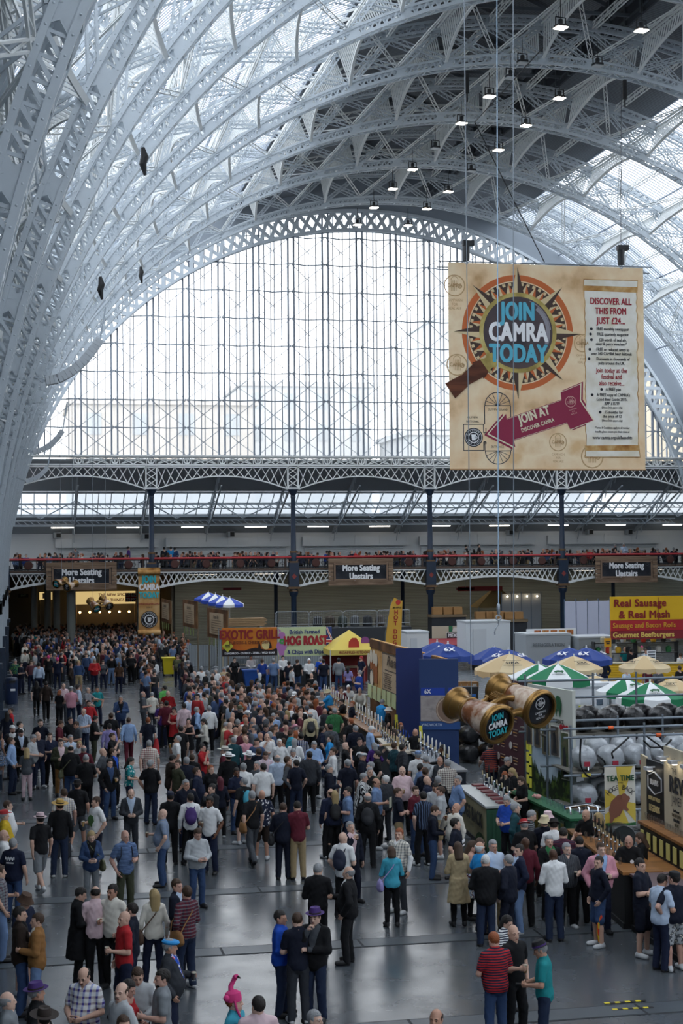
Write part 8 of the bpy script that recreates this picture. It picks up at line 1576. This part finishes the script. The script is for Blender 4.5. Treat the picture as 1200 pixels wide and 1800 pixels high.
FAR = '''
27 1161|mK|20|s.fl:dteal,lgreen,wine|n.navy|ring.hgrey|man in bright floral shirt by the left column
37 1164|bP|60|t.dnavy|n.navy|short.hdark|man in dark navy polo drinking by the litter bin
55 1162|mK|0|s.ck:wine,grey|n.navy|short.hbrown|man in plum check shirt behind the litter bin
68 1167|mR|180|l.pblue|n.navy|short.hdark|man in pale blue shirt from behind in the left aisle
85 1152|mR|180|t.black|n.black|short.hot|person in black with hot pink feathered headdress, left of two
101 1157|mR|170|t.navy|n.navy|short.hot|person in navy with hot pink feathered headdress and white bag, right of two
116 1140|mF|0|j.dnavy/white|n.dnavy|short.hdark|man in dark suit and open white shirt in the far crowd
130 1142|mK|0|l.pblue|n.navy|short.hbrown|man in pale blue shirt beside the dark suit in the far crowd
166 1159|bF|0|l.red|n.navy|ring.hgrey|man in red shirt and navy jacket facing the camera far off
181 1157|wK|0|t.dgrey|n.navy|long.hbrown|brown haired woman in grey patterned top far off
138 1162|mK|0|l.denim|h.khaki|short.blond|fair man in denim shirt and khaki shorts with a hand to his face
125 1167|mK|80|l.dbrown|n.black|short.hbrown|man in dark brown jacket turned right far off
196 1151|mR|180|l.black|n.ldenim|short.hbrown|man in black top and light jeans from behind far off
209 1162|wR|180|t.brown|n.navy|bob.hbrown|woman in rust brown top and dark jeans from behind
63 1113|mK|180|t.teal|n.navy|short.hdark|person in teal T-shirt near the white columns
230 1149|bK|0|t.black|n.black|beard.hdark|big bearded man in black with a white badge left of the yellow bin
256 1145|bK|10|l.ppink|n.denim|short.hdark|man in pale pink shirt and jeans left of the yellow bin
247 1148|mK|80|l.dnavy|n.navy|short.hdark|man in dark navy facing the pale pink shirt
264 1148|mK|250|t.navy|h.olive|short.hbrown|man in navy T-shirt and olive shorts beside the yellow bin
312 1153|bK|330|t.olive|n.navy|short.hbrown|man in olive T-shirt right of the yellow bin
330 1160|mR|180|l.black|n.black|short.hgrey|man in black from behind before the left corrugated screen
321 1158|mR|180|t.navy|n.denim|short.hdark|man in navy and jeans from behind before the left corrugated screen
354 1174|bR|180|t.white|n.khaki|short.hgrey|broad man in white T-shirt from behind by the EXOTIC GRILL queue
379 1175|bF|330|t.white|n.beige|ring.hgrey|man in white polo and beige trousers by the EXOTIC GRILL sign post
394 1174|bK|20|s.beige|n.beige|ring.hgrey|man in beige shirt and trousers by the EXOTIC GRILL sign post
412 1155|wK|0|t.black|n.black|long.hdark|server in black behind the EXOTIC GRILL counter
441 1152|mF|0|l.white|n.black|short.hdark|cook in white jacket behind the EXOTIC GRILL counter
461 1160|mR|160|t.blue|n.navy|short.hbrown|customer in royal blue T-shirt with a rucksack at the EXOTIC GRILL
481 1160|bR|150|t.ldenim|n.denim|ring.hgrey|customer in grey blue T-shirt at the EXOTIC GRILL post
497 1153|mF|0|l.white|n.black|short.hdark|cook in white between the two food signs
508 1164|mR|150|t.dnavy|n.navy|short.hdark|customer in navy at the left of the HOG ROAST counter
513 1171|mR|100|s.ck:white,black|n.black|short.hdark|customer in black and white check before the HOG ROAST counter
523 1160|bR|140|t.black|n.denim|short.hbrown|customer in black T-shirt and jeans at the HOG ROAST counter
543 1160|mF|0|l.white|n.black|short.hdark+cap.white|cook in white cap behind the HOG ROAST counter
563 1155|bR|180|t.royal|n.navy|short.hgrey|customer in bright blue at the right of the HOG ROAST counter
568 1160|bR|180|t.dnavy|n.denim|short.hdark|customer in navy and jeans in front of the bright blue one
595 1159|bR|170|l.grey|n.denim|short.hgrey+cap.dark|man in grey jumper and jeans by the yellow gazebo
612 1168|wR|150|t.lilac|n.navy|bob.hdark|woman in lilac top beside the yellow gazebo
634 1155|mK|300|t.navy|n.navy|short.hdark+cap.red|man in navy with a red cap under the yellow gazebo
631 1182|bC|280|t.blue|n.navy|short.hgrey|grey haired man in blue eating before the ale wall
547 1184|mK|330|t.black|n.black|bald.hgrey|balding man in black bending before the HOG ROAST counter
456 1181|wR|180|t.black|n.black|long.hwhite|white haired person in black by the blue bin
564 1211|mL|0|l.lgrey|n.navy|ring.hgrey|grey man in pale grey leaning on the far bar counter, first
584 1204|mL|0|l.lilac|n.navy|short.hgrey|grey man in lilac leaning on the far bar counter
597 1209|mL|10|t.wine|n.navy|short.hbrown|person in wine red leaning on the far bar counter
612 1203|mL|350|t.white|n.navy|short.hgrey+cap.white|person in white cap leaning on the far bar counter
633 1209|mL|340|l.offw|n.navy|bald.hgrey|bald man in off white leaning on the far bar counter by the ale wall
964 1138|bR|180|l.lgrey|n.ldenim|short.hgrey|-
'''
FAR2 = '''
1082 1138 0|bR|180|l.lgrey|n.ldenim|short.hgrey+brim.offw|man in grey shirt and jeans at the yellow plank counter
1062 1160 0|mK|330|l.dnavy|n.navy|beard.hdark|dark bearded man in navy below the grey shirt at the yellow counter
1098 1139 0|mK|0|t.teal|n.navy|bald.hbrown|bald man in teal at the yellow plank counter
1108 1143 0|mR|200|l.dark|n.black|short.hdark|man in black leaning on the yellow plank counter
1128 1136 0|mF|0|l.lgrey|n.black|short.hot|cook in pale grey and pink cap behind the yellow counter
1135 1143 0|mK|330|l.pblue|n.navy|short.hbrown|customer in pale blue at the yellow counter right of the pink cap
1100 1175 0|mR|200|l.pblue|n.black|short.hgrey|man in pale blue shirt under the right tan parasol
1137 1174 0|mR|180|t.wine|n.navy|short.hbrown|man in wine red by the right tan parasol pole
1156 1177 0|bC|0|l.dgrey|n.navy|bald.hbrown|balding man in dark grey eating under the right tan parasol
1195 1148 0|mR|200|t.white|n.navy|short.hbrown|person in white with a black rucksack at the right edge by the sausage stall
1193 1172 0|mR|200|t.black|n.black|short.hbrown|person in black at the right edge below the white top
1155 1263 0|mF|10|t.navy|n.navy|short.hgrey+brim.white|worker in navy and white hat behind the scaffold rack
1014 1243 0|mK|120|l.lgrey|n.navy|short.hgrey|grey haired worker beside the cold store left of the notices
132 964 6.19|mO|200|l.grey|n.black|short.hgrey|man in grey jacket pointing on the upper gallery at left
226 963 6.19|mK|90|l.purple|n.navy|short.hdark|man in purple shirt on the upper gallery near the left column
288 965 6.19|mR|200|l.dark|n.black|short.hdark|man in black on the upper gallery left of the blue backpack
300 962 6.19|mR|180|l.sky|n.black|short.hdark|person with bright blue backpack on the upper gallery
307 963 6.19|mK|160|l.denim|n.navy|short.hdark|person in denim on the upper gallery right of the blue backpack
819 959 6.19|mW|90|t.dark|n.grey|short.hdark|young man in black walking on the upper gallery right of centre
842 957 6.19|mK|60|l.dark|n.black|short.hdark|taller person in black beside the crane wire on the upper gallery
1081 957 6.19|mK|90|t.dark|n.black|short.hgrey|man in dark shirt above the right More Seating sign
1096 958 6.19|bC|0|l.pblue|n.navy|short.hgrey|man in pale blue shirt above the right More Seating sign
'''
BAGN = {'bp': 'backpack', 'sb': 'bag'}; CNAME = dict(olive='olive', navy='navy', tan='tan leather', black='black', brown='brown', aqua='pale blue', purple='purple', dark='dark', lilac='lilac', cream='beige', royal='bright blue')
def bpack_mesh():
    f = union([ell((0, .17, 1.22), (.15, .085, .22)), ell((0, .225, 1.14), (.11, .06, .11))], .03); V, F = nets(f, f.lo-.02, f.hi+.02, .013); return tomesh('pack', V, F)
def strap_mesh():
    g = MB()
    for s in (-1, 1): g.tube([(s*.09, .13, 1.40), (s*.105, .03, 1.505), (s*.11, -.085, 1.42), (s*.125, -.115, 1.27), (s*.16, -.03, 1.12), (s*.12, .10, 1.06)], .014, 6)
    return g.mesh('strap', BASEM, 60)
def bag_mesh():
    f = union([ell((.27, .06, .93), (.07, .17, .13)), ell((.27, .06, .86), (.08, .18, .08))], .04); V, F = nets(f, f.lo-.02, f.hi+.02, .013); return tomesh('bag_body', V, F)
def bstrap_mesh(): return MB().tube([(.29, -.08, .98), (.20, -.15, 1.15), (.02, -.155, 1.33), (-.09, -.06, 1.50), (-.10, .04, 1.50), (.0, .15, 1.33), (.18, .15, 1.12), (.29, .16, .99)], .012, 6).mesh('strap', BASEM, 60)
def short_(l, n=9): 
    w = l.split()[:n]
    while w[-1] in ('and', 'with', 'in', 'the', 'of', 'a', 'by', 'at', 'to', 'over', 'on', 'his', 'from', 'left', 'right', 'an'): w.pop()
    return ' '.join(w).rstrip(',')
for i, ln_ in enumerate(x for x in LIST.strip().split('\n') if x):
    a = ln_.split('|'); x, y = map(float, a[0].split()); ex = [e for e in a[7].split(';') if e]; sk = [int(e[1:]) for e in ex if e[0] == '@']
    hgt = 1.74*(.94 if a[1][0] == 'w' else 1.0); rp = random.Random(i); o = person(at_head(x, y, hgt), a[1], float(a[2]), a[3], a[4], a[5], a[6], sk[0] if sk else rp.choice((0, 0, 1, 2, 4)))
    sl = short_(a[6])
    for e in ex:
        if e[0] == 'g' and len(e) == 2 and o.get('grip'):
            kind = {'a': 'amber', 's': 'stout', 'p': 'pale'}[e[1]]; p = local(o, (o['gx'], o['gy'], o['gz'])); pint(p-[0, 0, .075], kind, ('pint of %s beer held by ' % kind if kind != 'stout' else 'pint of stout held by ')+short_(a[6], 8))
        elif e[:2] in BAGN:
            c = e.split('.')[1]; t = thing({'bp': 'backpack', 'sb': 'shoulder_bag'}[e[:2]], '%s %s carried by %s' % (CNAME[c], BAGN[e[:2]], sl), BAGN[e[:2]], o.location, o.rotation_euler[2]); t.scale = o.scale
            for nm, fn in ((('pack', bpack_mesh), ('strap', strap_mesh)) if e[:2] == 'bp' else (('bag_body', bag_mesh), ('strap', bstrap_mesh))): c_ = put(nm, cached(('bag', e[:2], nm), fn), t); setm(c_, [P(cx(c), .7)])
        elif e == 'ph' or e == 'bk' or e == 'lf':
            d = {'ph': ('phone', 'dark phone held by ', (.075, .15, .012), '#15171a'), 'bk': ('booklet', 'small booklet held by ', (.16, .2, .012), '#aeb0b2'), 'lf': ('leaflet', 'printed leaflet held by ', (.2, .01, .26), '#c9c8b4')}[e]; q = o.get('gz') and (o['gx']*.6, o['gy']-.06, o['gz']) or (0, -.3, 1.12); p = local(o, q)
            g = MB(); g.box((0, 0, 0), d[2]); tag(g.build(d[0], P(d[3], .4), None, p, o.rotation_euler[2]), d[1]+short_(a[6], 8), d[0])
        elif e == 'wb': p = local(o, (-.27, -.03, .80)); t = thing('carrier_bag', 'white carrier bag hanging from the hand of '+short_(a[6], 7), 'bag', p, o.rotation_euler[2]); g = MB(); g.prism([(-.13, -.4), (-.15, -.05), (-.1, -.02), (.1, -.02), (.15, -.05), (.13, -.4)], -.04, .09); g.build('bag_body', P('#cfd1d3', .5), t); g = MB(); g.tube([(-.07, 0, -.03), (-.03, 0, .08), (.03, 0, .08), (.07, 0, -.03)], .008, 6); g.build('handle', P('#cfd1d3', .5), t)
        elif e == 'rj': p = local(o, (-.29, -.0, .9)); f_ = union([rc((0, 0, .05), (.02, .03, -.35), .07, .13), rc((0, .04, -.2), (-.04, .08, -.42), .08, .09)], .05); V, F = nets(f_, f_.lo-.02, f_.hi+.02, .016); me = tomesh('carried_jacket', V, F); oo = put('carried_jacket', me, None, p, o.rotation_euler[2]); setm(oo, [P(cx('red'), .85)]); tag(oo, 'red jacket hanging from the hand of the man in navy T-shirt', 'jacket')
        elif e == 'sash': p = local(o, (0, 0, 0)); g = MB(); g.tube([(.16, -.02, .74), (.19, -.06, .60), (.17, -.10, .48), (.15, -.10, .30), (.14, -.08, .12)], [.025, .03, .03, .026, .012], 6); tag(g.build('rainbow_sash', two_tone('stripe', ['#d8402c', '#d8b82c'], 9, .7, axis='X', name='rainbow'), None, o.location, o.rotation_euler[2]), 'rainbow coloured sash hanging down the leg of the navy hooded man', 'sash')
        elif e in ('print', 'letters', 'moon', 'tree', 'badge'):
            if e in ('print', 'letters'):
                g = MB(); yy, z0 = (.165, 1.36) if e == 'print' else (-.15, 1.3)
                for k in range(7): g.box((-.1+.033*k, yy, z0-.02*(k % 2)), (.022, .006, .06)); g.box((-.08+.026*k, yy, z0-.10), (.016, .006, .03))
                g.build('print', WHITE, o)
            elif e == 'moon': g = MB(); g.ring(0, 1.24, .07, .11, -.15, .004, 20, .3, 5.2); g.build('print', WHITE, o)
            elif e == 'tree': g = MB(); g.prism([(-.02, 1.1), (-.11, 1.17), (-.13, 1.28), (-.03, 1.36), (.09, 1.34), (.13, 1.22), (.05, 1.16), (.03, 1.08)], -.132, .004); g.build('print', P('#4d7a44', .8), o)
            elif e == 'badge': g = MB(); g.ring(.08, 1.22, .001, .04, -.33, .006, 16); g.build('badge', P('#dfe3ea', .5), o)
for ln_ in FAR.strip().split('\n'):
    a = ln_.split('|'); x, y = map(float, a[0].split())
    if a[6] == '-': continue
    rp = random.Random(x); person(at_head(x, y, 1.72), a[1], float(a[2]), a[3], a[4], a[5], a[6], rp.choice((0, 1, 2, 4)), True)
for ln_ in FAR2.strip().split('\n'):
    a = ln_.split('|'); x, y, z = map(float, a[0].split()); p = atZ(x, y, 1.72+z)*[1, 1, 0]+[0, 0, z]
    if z: p = atY(x, y, 116.5)*[1, 1, 0]+[0, 0, z]
    elif not 60 < y: pass
    rp = random.Random(x); person(p, a[1], float(a[2]), a[3], a[4], a[5], a[6], rp.choice((0, 1, 2, 4)), True)
# ---- the packed middle of the crowd: fill gaps between the people above, nearest first, up to three hundred in all
taken = [tuple(o.location[:2]) for o in PEOPLE]
TOPC = [('white', 'white'), ('navy', 'navy'), ('black', 'black'), ('pblue', 'pale blue'), ('lgrey', 'light grey'), ('wine', 'maroon'), ('denim', 'denim blue'), ('green', 'green'), ('cream', 'cream'), ('ppink', 'pale pink'), ('dgrey', 'dark grey'), ('royal', 'bright blue'), ('teal', 'teal'), ('brown', 'brown'), ('lilac', 'lilac'), ('red', 'red')]
HAIRC = [('short.hgrey', 'grey haired'), ('short.hbrown', 'brown haired'), ('short.hdark', 'dark haired'), ('bald.hgrey', 'bald'), ('short.ginger', 'ginger'), ('short.hwhite', 'white haired')]
ZONES = [('in the packed crowd left of the long bar', (395, 560, 1205, 1245), 60), ('in the packed crowd between the aisle and the white hats', (330, 400, 1185, 1235), 22), ('in the crowd behind the left aisle', (90, 330, 1120, 1200), 60)]
rz_ = random.Random(11); combos = [(t, s, h) for t in TOPC for s in (('l', 'shirt'), ('t', 'T-shirt')) for h in HAIRC]
for zn, (x0, x1, y0, y1), cnt in ZONES:
    rz_.shuffle(combos); k = 0; tries = 0; far_ = []
    while k < cnt and tries < 6000 and len(PEOPLE) < 300:
        tries += 1; x, y = rz_.uniform(x0, x1), rz_.uniform(y0, y1); p = at_head(x, y)
        if any((p[0]-a)**2+(p[1]-b_)**2 < .36 for a, b_ in taken): continue
        t, s, h = combos[k]; person(p, 'm'+rz_.choice('RPFKA'), rz_.uniform(0, 360), s[0]+'.'+t[0], 'n.'+rz_.choice(('denim', 'navy', 'black', 'char')), h[0], '%s man in %s %s %s' % (h[1], t[1], s[1], zn), rz_.choice((0, 1, 2, 4)), True); taken.append((p[0], p[1])); k += 1
# ---- everyone farther off, packed too tight to count
def crowd():
    base = []
    for j, (ps, tl, lg_, hr) in enumerate((('R', 'l', 'n', 'short'), ('P', 't', 'n', 'short'), ('F', 'l', 'n', 'long'), ('K', 't', 'n', 'bald'))):
        me = small(ps, 'm', tl, lg_, hr, .04); n = len(me.vertices); V = np.zeros(n*3, f32); me.vertices.foreach_get('co', V); F = np.zeros(len(me.polygons)*4, np.int32); me.loops.foreach_get('vertex_index', F); M = np.zeros(len(me.polygons), np.int32); me.polygons.foreach_get('material_index', M); base.append((V.reshape(-1, 3), F.reshape(-1, 4), M)); bpy.data.meshes.remove(me)
    r = random.Random(21); spots = []; tk = list(taken)
    def fill(x0, x1, y0, y1, n, dmin=.42):
        c = t = 0
        while c < n and t < n*40:
            t += 1; u_, v_ = r.uniform(x0, x1), r.uniform(y0, y1); p = at_head(u_, v_)
            if 272 < u_ < 320 and 1132 < v_ < 1192 or u_ < 40 and v_ > 1150: continue
            if p[1] > 130.5 or p[0] < -3.6 or (p[0] > 11 and p[1] > 112) : continue
            if any((p[0]-a)**2+(p[1]-b_)**2 < dmin**2 for a, b_ in tk[-260:]) or any((p[0]-a)**2+(p[1]-b_)**2 < .3 for a, b_ in taken): continue
            tk.append((p[0], p[1])); spots.append((p[0], p[1], 0)); c += 1
    fill(26, 250, 1062, 1112, 330); fill(40, 330, 1108, 1150, 210); fill(250, 330, 1130, 1180, 45); fill(330, 400, 1180, 1225, 40); fill(395, 560, 1196, 1235, 90); fill(400, 540, 1235, 1300, 40, .5)
    for k in range(270): x = r.uniform(24, 1198); p = atY(x, 970, r.choice((115.2, 116.2, 117.4, 118.6))+r.uniform(-.3, .3)); spots.append((p[0], p[1], 6.19-r.choice((.42, .46, .5, .38))))
    SK = [lin(c) for c in SKINS[:5]]; TC = [lin(CO[c]) for c in ('black', 'navy', 'dnavy', 'char', 'white', 'pblue', 'lgrey', 'wine', 'denim', 'black', 'dgrey', 'dark', 'navy', 'dbrown', 'black', 'maroon', 'dolive', 'char', 'offw', 'ldenim', 'dark', 'red', 'blue')]; LC = [lin(CO[c]) for c in ('black', 'navy', 'ddenim', 'char', 'khaki')]; HC = [lin(CO[c]) for c in ('hdark', 'hdark', 'hbrown', 'hbrown', 'hgrey', 'ginger', 'dgrey')]
    Vs, Fs, Cs, n = [], [], [], 0
    for x, y, z in spots:
        V, F, M = base[r.randrange(4)]; a = PI+r.gauss(0, 1.3); k = r.uniform(.94, 1.04); c, s = math.cos(a)*k, math.sin(a)*k
        if z: V = V.copy(); low = V[:, 2] < .82; V[low, 2] = np.minimum(V[low, 2]*.5+.45, .82)
        Vs.append(np.stack([V[:, 0]*c-V[:, 1]*s+x, V[:, 0]*s+V[:, 1]*c+y, V[:, 2]*k+z], 1)); Fs.append(F+n); n += len(V); pal = np.array([r.choice(SK), r.choice(TC) if not z or r.random() < .3 else TC[r.randrange(4)], r.choice(LC), r.choice(HC), (.01, .01, .012)]); Cs.append(pal[M])
    me = tomesh('crowd', np.concatenate(Vs), np.concatenate(Fs)); at = me.attributes.new('garment', 'FLOAT_COLOR', 'FACE'); C4 = np.concatenate(Cs); at.data.foreach_set('color', np.concatenate([C4, np.ones((len(C4), 1))], 1).astype(f32).ravel())
    m = bpy.data.materials.new('crowd_clothes'); m.use_nodes = True; nt = m.node_tree; n_ = nt.nodes.new('ShaderNodeAttribute'); n_.attribute_name = 'garment'; nt.links.new(n_.outputs['Color'], nt.nodes['Principled BSDF'].inputs['Base Color']); nt.nodes['Principled BSDF'].inputs['Roughness'].default_value = .85; me.materials.clear(); me.materials.append(m)
    tag(put('crowd', me), 'dense far crowd of drinkers filling the left hall and the upper gallery', 'crowd', None, 'stuff')
crowd()
